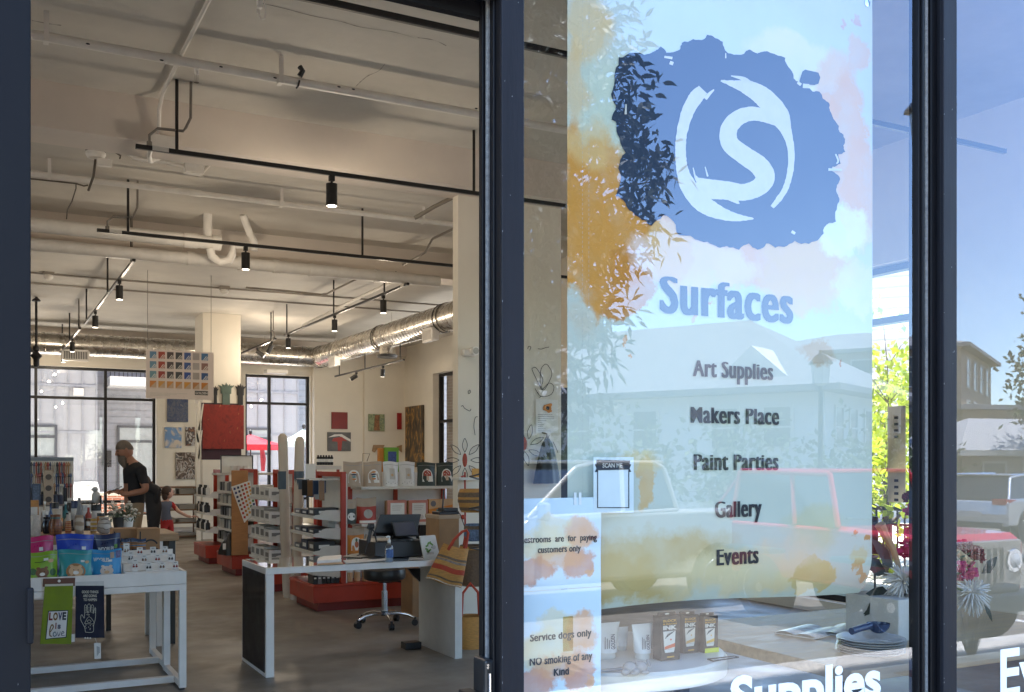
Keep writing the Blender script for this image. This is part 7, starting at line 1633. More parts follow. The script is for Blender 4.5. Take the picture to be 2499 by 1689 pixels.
m = MB(); c = Vector((d.x*t, d.y*t, RTZ+.006)); m.tube([c+Vector((-.10,.01,0)), c, c+Vector((.045,.0,.002))], [.003,.004,.006], 8); tag(m.build('clay_tool', pm('steel', (.5,.5,.5), .3, m=1), smooth=True), 'thin metal tool lying beside the clay mice', 'tool')
d = ray(1775, 1612); t = (RTZ-CH)/d.z; c = Vector((d.x*t, d.y*t, RTZ+.003))
m = MB(); m.tube([c+Vector((-.05,.0,0)), c+Vector((.05,.01,0)), c+Vector((.052,.03,0)), c+Vector((-.045,.03,0)), c+Vector((-.05,.0,0))], .002, 6); tag(m.build('wire_loop', BLACKM, smooth=True), 'small wire loop on the table right of the ink boxes', 'wire')
# long table with magazines, plates, cube and vase
LTZ = .86
o = thing('display_table', 'light wood table in the window with plates and magazines', 'table', (3.1,2.8,0))
MB().box(2.38,2.26,LTZ-.04,3.9,3.25,LTZ).build('table_top', pm('pale oak', (.46,.32,.18), .45, var=.18, vs=4, stretch=(1,10,10)), o, bevel=.004)
for x in (2.42,3.82):
    for y in (2.3,3.17): MB().box(x,y,0,x+.045,y+.045,LTZ-.041).build('leg', BLACKM, o)
def onL(px, py, z=LTZ): d = ray(px, py); t = (z-CH)/d.z; return Vector((d.x*t, d.y*t, z))
MAGA = ramp_mat('magazine print', [(.3,(.16,.11,.08)),(.45,(.34,.30,.26)),(.6,(.5,.48,.45)),(.75,(.22,.16,.11))], 9, 5, 2, stretch=(1,2,1), r=.3)
for pts, lb in ((((1890,1545),(1990,1560),(2060,1541),(1960,1528)),'open magazine with brown pictures at the left of the window table'),(((2000,1549),(2100,1552),(2150,1532),(2045,1526)),'open magazine overlapping towards the middle of the window table'),(((2090,1543),(2180,1540),(2200,1520),(2100,1518)),'magazine nearest the white cube on the window table')):
    P = [onL(*p, z=LTZ+.002) for p in pts]; zz = random.uniform(0,.004)
    m = MB(); m.grid(lambda u, v: (P[0]*(1-u)+P[1]*u)*(1-v)+(P[3]*(1-u)+P[2]*u)*v+ZV*(zz+.012*math.sin(math.pi*((u*2)%1))*.7+.001), 20, 6); o = thing('magazine', lb, 'magazine', P[0]); m.build('pages', MAGA, o, smooth=True)
    m = MB(); m.prism([p+ZV*-.001 for p in P], (0,0,.002+zz*.3)); m.build('cover', PAPER, o)
c = onL(2126,1596)
for k in range(6):
    o = tag(MB().lathe([(.06,0),(.105,.008),(.112,.013),(.108,.014),(.09,.009),(.0,.006)], c+ZV*(.001+.0085*k)+Vector((random.uniform(-.004,.004),random.uniform(-.004,.004),0)), 40).build('plate', pm('plate glaze', (.55,.54,.52), .25, var=.06), smooth=True), 'pale plate in the stack under the blue ladle', 'plate', 'stacked plates on the window table')
o = thing('ladle', 'dark blue ladle lying on the stack of plates', 'ladle', c+ZV*.06); LB = pm('blue enamel', (.035,.055,.12), .25)
m = MB(); m.grid(lambda u, v: c+Vector((.035+.038*math.sin(.15+1.4*v)*math.cos(2*math.pi*u), .0+.038*math.sin(.15+1.4*v)*math.sin(2*math.pi*u), .066+.036*(1-math.cos(.15+1.4*v)))), 22, 9); m.build('bowl', LB, o, smooth=True)
m = MB(); m.tube([c+Vector((.0,0,.095)), c+Vector((-.06,-.005,.090)), c+Vector((-.10,-.01,.085))], [.012,.011,.012], 10); m.build('handle', LB, o, smooth=True)
a = onL(2180,1572); o = tag(MB().box(a.x+.05,a.y+.02,LTZ+.0005,a.x+.30,a.y+.27,LTZ+.15).build('cube_plinth', pm('white plaster', (.60,.58,.55), .8, bump=.3, bs=60), bevel=.004), 'white plaster cube behind the dotted vase', 'plinth')
vc = Vector((3.06, 2.56, LTZ))
V = thing('vase', 'grey dotted vase filled with flowers behind the right post', 'vase', vc)
prof = [(.045,0),(.075,.03),(.088,.08),(.080,.14),(.055,.19),(.046,.22),(.052,.235),(.046,.235),(.040,.2)]
MB().lathe(prof, vc, 32).build('vase_body', pm('grey pottery', (.16,.15,.145), .5), V, smooth=True)
m = MB()
for j in range(14):
    h = .02+.0145*j; r = [a+(b-a)*((h-h0)/(h1-h0)) for (a,h0),(b,h1) in zip(prof[:5],prof[1:6]) if h0 <= h <= h1]
    if not r: continue
    n = 26
    for k in range(n): a = 2*math.pi*(k+.5*(j%2))/n; m.ball(vc+Vector((r[0]*math.cos(a), r[0]*math.sin(a), h)), .0035, 6, 4)
m.build('dots', pm('pale dots', (.45,.43,.40), .5), V, smooth=True)
FLW = thing('flower_bunch', 'bunch of white spider blooms, magenta and dark red flowers in the vase', 'flowers', vc+ZV*.23)
def fl(px, py, Y): return W(px, py, Y)
st = MB()
def stem(p): st.tube([vc+ZV*.18, vc*.5+p*.5+ZV*.11-Vector((vc.z*0,0,0)), p], .004, 6)
for px, py, r, Y in ((2205,1420,.085,2.62),(2372,1448,.085,2.60),(2300,1400,.08,2.72)):
    c = fl(px,py,Y); stem(c); m = MB()
    for k in range(120):
        z = random.uniform(-1,.95); a = random.random()*6.28; s = math.sqrt(1-z*z); d = Vector((s*math.cos(a), s*math.sin(a)*.8, z)); l = r*random.uniform(.75,1.05)
        m.tube([c+d*.012, c+d*l*.6, c+d*l+ZV*-.012], [.0035,.0045,.0015], 5)
    m.build('spider_bloom', pm('white petals', (.62,.58,.54), .7), FLW, smooth=True)
def ruffle(px, py, Y, r, mat):
    c = fl(px,py,Y); stem(c); m = MB()
    for k in range(46):
        z = random.uniform(-.6,1); a = random.random()*6.28; s = math.sqrt(max(0,1-z*z)); d = Vector((s*math.cos(a), s*math.sin(a), z)); m.obox(c+d*r*random.uniform(.5,1), r*.55,r*.42,.004, Matrix.Rotation(random.random()*6,3,'Z')@Matrix.Rotation(random.random()*3,3,'X'))
    m.build('ruffled_bloom', mat, FLW)
MG, DR = pm('magenta petals', (.42,.015,.10), .7), pm('dark red petals', (.14,.008,.012), .8)
for px, py, r in ((2226,1348,.05),(2232,1250,.035),(2342,1400,.06),(2228,1300,.03)): ruffle(px, py, 2.66, r, MG)
for px, py, r in ((2352,1338,.035),(2374,1346,.04),(2386,1360,.03),(2222,1215,.03)): ruffle(px, py, 2.70, r, DR)
lf = MB()
def leaf(p, d, L, w):
    d = d.normalized(); s = d.cross(Vector((.3,-1,.2))).normalized(); u = s.cross(d)
    lf.add([p, p+d*L*.35+s*w, p+d*L*.7+s*w*.7-u*L*.05, p+d*L-u*L*.12, p+d*L*.7-s*w*.7-u*L*.05, p+d*L*.35-s*w, p+d*L*.5], [(0,1,6),(1,2,6),(2,3,6),(3,4,6),(4,5,6),(5,0,6)])
for px, py, dx, dz, L in ((2160,1440,-.6,-.5,.14),(2150,1470,-.2,-1,.13),(2165,1400,-1,.5,.16),(2180,1390,-.7,.8,.17),(2150,1500,-.9,-.2,.06),(2130,1488,-.8,-.2,.05),(2200,1480,.1,-1,.10),(2175,1450,-1,.1,.13),(2260,1470,.3,-.8,.1),(2395,1400,.8,.5,.12),(2400,1470,.6,-.8,.1)): leaf(fl(px,py,2.68), Vector((dx,-.1,dz)), L, L*.22)
lf.build('leaves', pm('dark leaf', (.018,.025,.015), .5), FLW); st.build('stems', pm('stem green', (.07,.10,.04), .7), FLW, smooth=True)
m = MB(); m.tube([fl(2200,1400,2.69), fl(2180,1340,2.69), fl(2158,1300,2.69), fl(2148,1280,2.69)], [.008,.012,.016,.02], 8); m.tube([fl(2336,1345,2.69), fl(2365,1375,2.68), fl(2382,1400,2.68)], [.012,.02,.01], 8); m.build('seed_stalk', pm('dry stalk', (.42,.30,.16), .8), FLW, smooth=True)
# notices on the side window glass
for z0, z1, lb in ((990,1145,'upper paper notice with brown wash on the side window'),(1145,1225,'lower paper notice with brown wash on the side window')):
    Xs = 7.58; a = WX(2167,z1,Xs); b = WX(2211,z0,Xs); o = thing('notice', lb, 'notice', a)
    MB().box(Xs-.004,b.y,min(a.z,WX(2211,z1,Xs).z),Xs-.001,a.y,b.z).build('notice_sheet', leafmat('notice paper', (.62,.55,.47), .6), o)
    m = MB()
    for k in range(4): zz = b.z-.12-.06*k; m.box(Xs-.006,b.y+.08,zz,Xs-.0045,a.y-.08,zz+.025)
    m.build('print', INK, o)
# ------------------------------------------------------------------ planting
BARK = pm('bark', (.10,.075,.055), .9, var=.3, vs=14, bump=.6, bs=40)
LG1, LG2, LG3 = leafmat('shade darkened leaves', (.016,.024,.011), .1), leafmat('fresh leaves', (.34,.42,.04), .55), leafmat('mid leaves', (.07,.10,.035), .3)  # LG1 is darkened to stand for shade on the street tree
def tree(name, label, base, trunk_h, trunk_r, clumps, leaves, ls, mat, cat='tree', seed=1, pointed=False, group=None):
    """tapered trunk with limbs to each clump; leaves spread through every clump's volume"""
    rnd = random.Random(seed); base = Vector(base); o = thing(name, label, cat, base, group)
    m = MB(); top = base+ZV*trunk_h
    m.tube([base, base+ZV*trunk_h*.5+Vector((.04,.02,0)), top], [trunk_r*1.25, trunk_r, trunk_r*.75], 10)
    for c, r in clumps:
        c = Vector(c); s = base+ZV*trunk_h*rnd.uniform(.75,1); mid = s*.5+c*.5+ZV*.1*(c-s).length; m.tube([s, mid, c], [trunk_r*.55, trunk_r*.35, trunk_r*.1], 7)
        for k in range(4): d = Vector((rnd.gauss(0,1),rnd.gauss(0,1),rnd.gauss(0,.8))).normalized()*(r if not isinstance(r,tuple) else min(r))*.8; m.tube([mid*.3+c*.7, c+d*.6, c+d], [trunk_r*.2, trunk_r*.1, trunk_r*.04], 5)
    m.build('trunk', BARK, o, smooth=True)
    m = MB(); vol = [((r if isinstance(r,(int,float)) else (r[0]*r[1]*r[2])**(1/3)))**2 for c, r in clumps]; tv = sum(vol)
    for (c, r), v in zip(clumps, vol):
        c = Vector(c); rr = (r,r,r) if isinstance(r,(int,float)) else r
        nspr = max(3, int(leaves*v/tv/7))
        for _ in range(nspr):                       # sprays of leaves, denser towards the outside, leaving gaps between
            while True:
                d = Vector((rnd.uniform(-1,1),rnd.uniform(-1,1),rnd.uniform(-1,1)))
                if .12 < d.length < 1: break
            d = d*(d.length**-.45); p = c+Vector((d.x*rr[0],d.y*rr[1],d.z*rr[2])); ax = Vector((rnd.gauss(0,1),rnd.gauss(0,1),rnd.gauss(-.2,.7))).normalized()
            for j in range(7):
                q = p+ax*ls*(.42 if pointed else .75)*j+Vector((rnd.gauss(0,1),rnd.gauss(0,1),rnd.gauss(0,1)))*ls*.35
                a = (ax+Vector((rnd.gauss(0,1),rnd.gauss(0,1),rnd.gauss(-.3,1)))*.8).normalized(); b = a.cross(Vector((rnd.gauss(0,1),rnd.gauss(0,1),rnd.gauss(0,1)))).normalized(); l = ls*rnd.uniform(.7,1.25); w = l*.30
                if pointed:                         # long narrow leaf, tip bent down
                    w = l*.15; tip = q+a*l-ZV*l*.12
                    m.add([q, q+a*l*.3+b*w, q+a*l*.62+b*w*.8, tip, q+a*l*.62-b*w*.8, q+a*l*.3-b*w], [(0,1,2,3,4,5)])
                else: m.add([q, q+a*l*.45+b*w, q+a*l, q+a*l*.45-b*w], [(0,1,2,3)])
    m.build('crown', mat, o)
    return o
# street tree whose dark crown hangs into the left of the storefront reflection
tree('street_tree', 'shade darkened street tree at the kerb, reflected at the left of the storefront', (3.0,-2.9,GZ), 2.6, .13,
     [((3.2,-2.9,4.6),1.25),((3.2,-2.9,3.3),1.1),((3.1,-3.0,5.9),1.3),((2.1,-3.0,4.5),1.3),((4.2,-2.9,4.65),.66),((4.55,-2.9,3.78),.6),((4.15,-2.9,3.15),.62),((4.0,-2.9,2.5),.6),((3.95,-2.9,5.6),.75),((3.0,-2.9,2.3),.8),((2.9,-3.0,7.0),1.0)], 46000, .12, LG1, seed=4, pointed=True)
GT = 'trees beside the shop'
for x, y, z, r, n, sd, lb in ((10.95,9.75,1.15,.62,700,11,'low bright shrub right outside the side window'),(11.75,10.5,1.85,.72,800,12,'small bright tree rising behind the low shrub'),(12.7,11.3,2.55,.8,850,13,'bright yellow green tree in the middle of the planted row'),(13.8,12.3,3.3,.95,900,14,'tallest bright tree at the back of the planted row')):
    tree('garden_tree', lb, (x,y,-.05), z*.8, .05, [((x,y,z),r), ((x-r*.7,y+r*.6,z-.15),r*.7), ((x+r*.7,y-r*.6,z-.1),r*.7), ((x+.1,y+.1,z-r*.9),r*.7)], n, .15, LG2, seed=sd, group=GT)
# hedge and small trees beyond the parked cars
rnd = random.Random(5)
for k, (x, y, h, r) in enumerate(((12,-17,2.3,1.6),(15,-18.5,2.6,1.7),(18.2,-17.6,2.1,1.5),(20.6,-19.5,2.5,1.6),(23.5,-18.2,2.2,1.5),(27.5,-20.5,2.4,1.7),(9,-18,2.6,1.7),(31,-22,2.3,1.5),(6,-17.5,2.5,1.6))):
    tree('parking_tree', ('rounded green tree in the row beyond the parked cars' if k%2 else 'bushy pale green tree in the row beyond the parked cars'), (x,y,GZ), h*.5, .08, [((x,y,h*.55),r),((x-r*.6,y+.3,h*.35),r*.7),((x+r*.6,y-.2,h*.4),r*.7)], 900, .22, LG3, seed=20+k, group='trees beyond the parked cars')
tree('shade_tree', 'large spreading tree in front of the brick building', (36.2,-19.7,GZ), 2.6, .22, [((36.4,-19.7,5.0),1.9),((35.3,-19.2,3.6),1.1),((37.6,-20,4.4),1.9),((36.6,-19.3,6.6),1.3)], 3600, .26, LG3, seed=40)
# ------------------------------------------------------------------ buildings across the street (seen in the glass)
WSID = pm('white siding', (.62,.61,.58), .7, var=.05); ROOFG = pm('grey shingles', (.17,.17,.175), .9, var=.2, vs=3); ROOFM = pm('metal roof', (.42,.40,.37), .45, m=.3, var=.1); TANW = pm('tan stucco', (.34,.26,.185), .8); GLZD = pm('dark glazing', (.03,.035,.045), .12)
def frame(C_, d1, d2):
    d1, d2 = Vector((*d1,0)).normalized(), Vector((*d2,0)).normalized(); C_ = Vector(C_)
    return lambda a, b, z: C_+d1*a+d2*b+ZV*z
def house(name, label, C_, d1, d2, L1, L2, h, rh, wm, rm, over=.7, wins=(), wz=(1.0,2.3), ridge=None, gable=None):
    T = frame(C_, d1, d2); o = thing(name, label, 'building', T(L1/2,L2/2,0))
    m = MB(); vs = [T(a,b,z) for z in (0,h) for a, b in ((0,0),(L1,0),(L1,L2),(0,L2))]; m.add(vs, [(0,1,2,3),(4,5,6,7),(0,1,5,4),(1,2,6,5),(2,3,7,6),(3,0,4,7)]); m.build('wall', wm, o)
    m = MB(); e = over; s = min(L1,L2)/2
    if L1 >= L2: r0, r1 = T(s,L2/2,h+rh), T(L1-s,L2/2,h+rh)
    else: r0, r1 = T(L1/2,s,h+rh), T(L1/2,L2-s,h+rh)
    ev = [T(-e,-e,h-.1),T(L1+e,-e,h-.1),T(L1+e,L2+e,h-.1),T(-e,L2+e,h-.1)]; ev2 = [p+ZV*.22 for p in ev]
    m.add(ev+ev2+[r0,r1], [(0,1,2,3),(0,1,5,4),(1,2,6,5),(2,3,7,6),(3,0,4,7)]+([(4,5,9,8),(5,6,9),(6,7,8,9),(7,4,8)] if L1 >= L2 else [(4,5,8),(5,6,9,8),(6,7,9),(7,4,8,9)])); m.build('roof', rm, o)
    for side, t, w, za, zb in wins:
        f = (lambda a, z, q: T(a,-q,z)) if side == 1 else (lambda b, z, q: T(-q,b,z))
        m = MB(); g = MB(); fr_ = .09
        for a0, a1, b0, b1 in ((t-fr_,t,za-fr_,zb+fr_),(t+w,t+w+fr_,za-fr_,zb+fr_),(t,t+w,zb,zb+fr_),(t,t+w,za-fr_,za),(t,t+w,(za+zb)/2-.03,(za+zb)/2+.03)):
            m.prism([f(a0,b0,.02),f(a1,b0,.02),f(a1,b1,.02),f(a0,b1,.02)], f(0,0,.06)-f(0,0,0))
        wn_ = m.build('window', PRW, o); g.prism([f(t,za,.01),f(t+w,za,.01),f(t+w,zb,.01),f(t,zb,.01)], f(0,0,.03)-f(0,0,0)); g.build('pane', GLZD, wn_)
    return o, T
o, T = house('hip_roof_building', 'long white building with grey hip roof and a small white gable across the street', (25.9,-21.6,GZ), (-.44,-.9), (.9,-.44), 17, 9.5, 4.5, 3.3, WSID, ROOFG, .8,
   [(1,t,1.0,2.5,3.9) for t in (1.2,3.2,6.5,9.5,12.5)]+[(2,t,.8,2.5,3.9) for t in (1,2.6,4.4,6.2,8)]+[(1,t,1.2,.5,1.9) for t in (2,6,10)])
m = MB(); g = [T(1.0,-.2,4.75),T(4.2,-.2,4.75),T(2.6,-.2,6.15)]; gb = [T(1.0,3.2,4.75),T(4.2,3.2,4.75),T(2.6,3.2,6.15)]; m.add(g+gb, [(0,1,2),(3,5,4),(0,2,5,3),(1,4,5,2)]); m.build('gable', PRW, o)
o, T = house('brick_building', 'tall tan brick building with low hip roof behind the other buildings', (51.6,-36.3,GZ), (-.5,-.86), (.86,-.5), 16, 14, 8.9, 2.0, BRICKT, ROOFG, .6,
   [(2,t,1.3,z,z+1.7) for t in (2,5,8,11) for z in (1.2,4.0,6.6)]+[(1,t,1.3,z,z+1.7) for t in (2,5,8) for z in (1.2,4.0,6.6)])
house('tan_building', 'low tan building with metal hip roof behind the silver car', (40.5,-27.5,GZ), (.2,-1), (1,.2), 10, 20, 4.5, .5, TANW, ROOFG, .7,
   [(2,t,1.5,.8,2.6) for t in (1.5,4.5,8,12,16)])
o, T = house('porch_building', 'small tan porch with ribbed pale metal roof in front of the low building', (34.2,-22.6,GZ), (.2,-1), (1,.2), 4.5, 9, 2.3, 1.5, TANW, ROOFM, .7, [(2,t,1.0,.7,1.9) for t in (1,3,5,7)])
# ------------------------------------------------------------------ buildings behind the shop
o = thing('panel_building', 'white panelled apartment building behind the shop', 'building', (3,33,-.05))
m = MB(); Yp = 31.5; PB_ = pm('white panels', (.30,.31,.325), .65, var=.04); SID = pm('grey siding', (.26,.27,.29), .7)
def Xp(px, Y): return W(px, HY, Y).x
segs = [(-8, Xp(236,Yp)), (Xp(598,Yp), Xp(727,Yp))]
for a, b in segs: m.box(a,Yp,-.05,b,Yp+4,9)
m.build('panel_wall', PB_, o)
m = MB()
for a, b in segs:
    n = max(2, int((b-a)/.36))
    for k in range(n+1): x = a+(b-a)*k/n; m.box(x-.022,Yp-.025,-.05,x+.022,Yp-.0005,9)
    for z in (.95,2.38,3.72,5.1): m.box(a,Yp-.035,z-.035,b,Yp-.0255,z+.035)
m.build('batten', pm('white batten', (.25,.26,.28), .65), o)
Yr_ = 32.8; m = MB(); m.box(segs[0][1],Yr_,-.05,segs[1][0],Yr_+3,9); m.box(segs[1][1],Yr_,-.05,16,Yr_+3,9); m.build('recess_wall', SID, o)
m = MB()
for k in range(40): m.box(segs[0][1],Yr_-.02,.1+.2*k,segs[1][0],Yr_-.0005,.115+.2*k); m.box(segs[1][1],Yr_-.02,.1+.2*k,16,Yr_-.0005,.115+.2*k)
m.build('siding_line', pm('siding shadow', (.22,.23,.25), .8), o)
def pwin(px0, px1, yt, yb, Y, split=None):
    a, b = W(px0,yb,Y), W(px1,yt,Y); m = MB(); t = .07
    for e in ((a.x,a.z,a.x+t,b.z),(b.x-t,a.z,b.x,b.z),(a.x+t,b.z-t,b.x-t,b.z),(a.x+t,a.z,b.x-t,a.z+t)): m.box(e[0],Y-.06,e[1],e[2],Y-.0006,e[3])
    if split: zz = W(px0,split,Y).z; m.box(a.x+t,Y-.06,zz-.04,b.x-t,Y-.0006,zz+.04)
    w_ = m.build('window', pm('slate frame', (.06,.065,.075), .5), o); MB().box(a.x+t,Y-.03,a.z+t,b.x-t,Y-.0008,b.z-t).build('pane', pm('blind glass', (.30,.33,.33), .2), w_)
pwin(60,140,1037,1118,Yp,1065); pwin(286,384,1040,1260,Yr_,1077); pwin(600,660,1045,1110,Yp,1070)
m = MB(); a, b = W(258,905,Yr_), W(360,950,Yr_); m.box(a.x,Yr_-1.2,b.z,segs[1][0],Yr_-.001,a.z-.25); m.build('balcony_slab', pm('balcony white', (.6,.6,.58), .7), o)
m = MB(); zt_ = W(258,880,Yr_-1.2).z
m.box(a.x,Yr_-1.18,zt_+.75,segs[1][0],Yr_-1.14,zt_+.8)
for k in range(40): x = a.x+.12*k; m.box(x,Yr_-1.17,a.z-.25,x+.02,Yr_-1.15,zt_+.75)
m.build('balcony_railing', BLACKM, o)
m = MB(); q = W(263,1120,Yr_); m.box(q.x-.1,Yr_-.12,q.z-.25,q.x+.1,Yr_-.001,q.z+.25); m.build('wall_lantern', BLACKM, o)
m = MB(); m.box(W(190,956,Yp).x-.12,Yp-.1,W(196,966,Yp).z,W(204,956,Yp).x,Yp-.036,W(196,948,Yp).z); m.build('wall_light', PRW, o)
o = thing('garden_wall', 'low red brick wall with pale coping outside the rear window', 'wall', (2.6,26.5,0))
m = MB(); a, b = W(244,1230,26.5), W(292,1230,26.5); zc = W(268,1210,26.5).z; m.box(a.x,26.5,-.05,b.x+.3,26.85,zc); m.build('brickwork', BRICKR, o); MB().box(a.x-.05,26.45,zc+.001,b.x+.35,26.9,zc+.08).build('coping', PAVE, o)
o = thing('covered_grill', 'rounded white covered grill outside the rear window', 'grill', W(212,1250,28)); a, b = W(180,1215,28), W(246,1215,28); w = b.x-a.x; zt_ = W(212,1177,28).z
m = MB(); m.grid(lambda u, v: Vector(((a.x+b.x)/2+w/2*math.copysign(abs(math.cos(2*math.pi*u))**.4, math.cos(2*math.pi*u))*(1-.35*max(0,v-.72)**1.2*2), 28.3+.3*math.copysign(abs(math.sin(2*math.pi*u))**.4, math.sin(2*math.pi*u))*(1-.9*max(0,v-.75)*2), zt_*v+.06*math.sin(math.pi*u*2)*0)), 32, 12); m.lathe([(w*.36,zt_-.03),(w*.2,zt_+.0)], ((a.x+b.x)/2,28.3,0), 20); m.build('cover', pm('white cover', (.7,.7,.68), .6), o, smooth=True)
def parasol(label, px, yt, ye, yb, r, Y, col, tilt=0, pole=True):
    q = W(px, yt, Y); ze = W(px, ye, Y).z; o = thing('parasol', label, 'parasol', (q.x,Y,-.04)); m = MB(); n = 8; zb = W(px,yb,Y).z
    ring = [Vector((q.x+r*math.cos(2*math.pi*(k+.5)/n), Y+r*math.sin(2*math.pi*(k+.5)/n), ze)) for k in range(n)]; low = [p-ZV*(ze-zb) for p in ring]; midr = [q*.5+p*.5-ZV*.02 for p in ring]
    m.add([q]+midr+ring+low, [(0,1+k,1+(k+1)%n) for k in range(n)]+[(1+k,1+n+k,1+n+(k+1)%n,1+(k+1)%n) for k in range(n)]+[(1+n+k,1+2*n+k,1+2*n+(k+1)%n,1+n+(k+1)%n) for k in range(n)]); m.build('canopy', col, o)
    m = MB()
    for k in range(n): m.cyl(q-ZV*.08, ring[k]-ZV*.02, .008, n=5)
    m.build('rib', BLACKM, o)
    m = MB(); m.cyl((q.x,Y,-.04),(q.x,Y,q.z+.02),.022); m.ball((q.x,Y,q.z+.06), (.05,.05,.07), 10, 7); m.build('pole', BLACKM, o, smooth=True); m = MB(); m.lathe([(.25,0),(.25,.05),(.04,.07)], (q.x,Y,-.039)); m.build('foot', BLACKM, o)
    return o
def fabric(name, c): return leafmat(name, c, .5)
parasol('bright red parasol outside the rear window', 612, 1060, 1086, 1098, .95, 29.0, fabric('red canvas', (.50,.02,.05)))
parasol('pale blue parasol outside the rear window, nearer than the red one', 742, 1046, 1078, 1090, .62, 27.2, fabric('pale blue canvas', (.42,.52,.58)))
m = MB(); q0, q1 = W(640,1098,28.2), W(642,1150,28.2); m.tube([q0, (q0.x+.03,28.2,q0.z-.25), q1], [.06,.08,.05], 9); tag(m.build('hanging_strap', fabric('red strap', (.40,.02,.05)), smooth=True), 'folded red cloth hanging from the red parasol', 'cloth')
o = thing('outbuilding', 'white sided building far beyond the side window trees', 'building', (25,24,0))
MB().add([(21,20,-.05),(25,14.5,-.05),(33,20,-.05),(29,26,-.05),(21,20,7.2),(25,14.5,7.2),(33,20,7.2),(29,26,7.2)], [(0,1,2,3),(4,5,6,7),(0,1,5,4),(1,2,6,5),(2,3,7,6),(3,0,4,7)]).build('wall', WSID, o)
m = MB(); d = Vector((4,-5.5,0)).normalized(); nrm = Vector((-5.5,-4,0)).normalized()
for k in range(24): p = Vector((21,20,.3+.28*k)); m.prism([p+nrm*.001, p+nrm*.02, p+nrm*.02+ZV*.03, p+nrm*.001+ZV*.03], d*6.8)
m.build('siding_line', pm('siding line', (.45,.45,.45), .7), o)
# black railing and chairs outside the side window
o = thing('railing', 'black metal railing outside the side window', 'railing', (10.9,11,-.05))
m = MB(); m.box(10.88,7,.86,10.93,15,.91); m.box(10.88,7,.05,10.93,15,.09); m.box(10.88,7,.66,10.92,15,.69)
for k in range(66): y = 7.02+.12*k; m.box(10.895,y,.0901,10.915,y+.02,.86)
for k in range(5): y = 7+2*k; m.box(10.87,y,-.045,10.94,y+.06,.95)
m.build('bars', BLACKM, o)
for k, (x, y, lb) in enumerate(((9.0,8.6,'black patio chair nearest the side window'),(9.4,9.9,'black patio chair farther along the railing'))):
    o = thing('patio_chair', lb, 'chair', (x,y,-.045), 'black patio chairs'); m = MB(); m.box(x-.24,y-.24,.40,x+.24,y+.24,.43); m.build('seat', BLACKM, o, bevel=.01)
    m = MB(); m.box(x+.21,y-.24,.44,x+.24,y+.24,.88); m.build('backrest', BLACKM, o, bevel=.01)
    for sx_ in (-1,1):
        for sy in (-1,1): m = MB(); m.cyl((x+.21*sx_,y+.21*sy,-.045),(x+.21*sx_,y+.21*sy,.40),.013); m.build('leg', BLACKM, o)

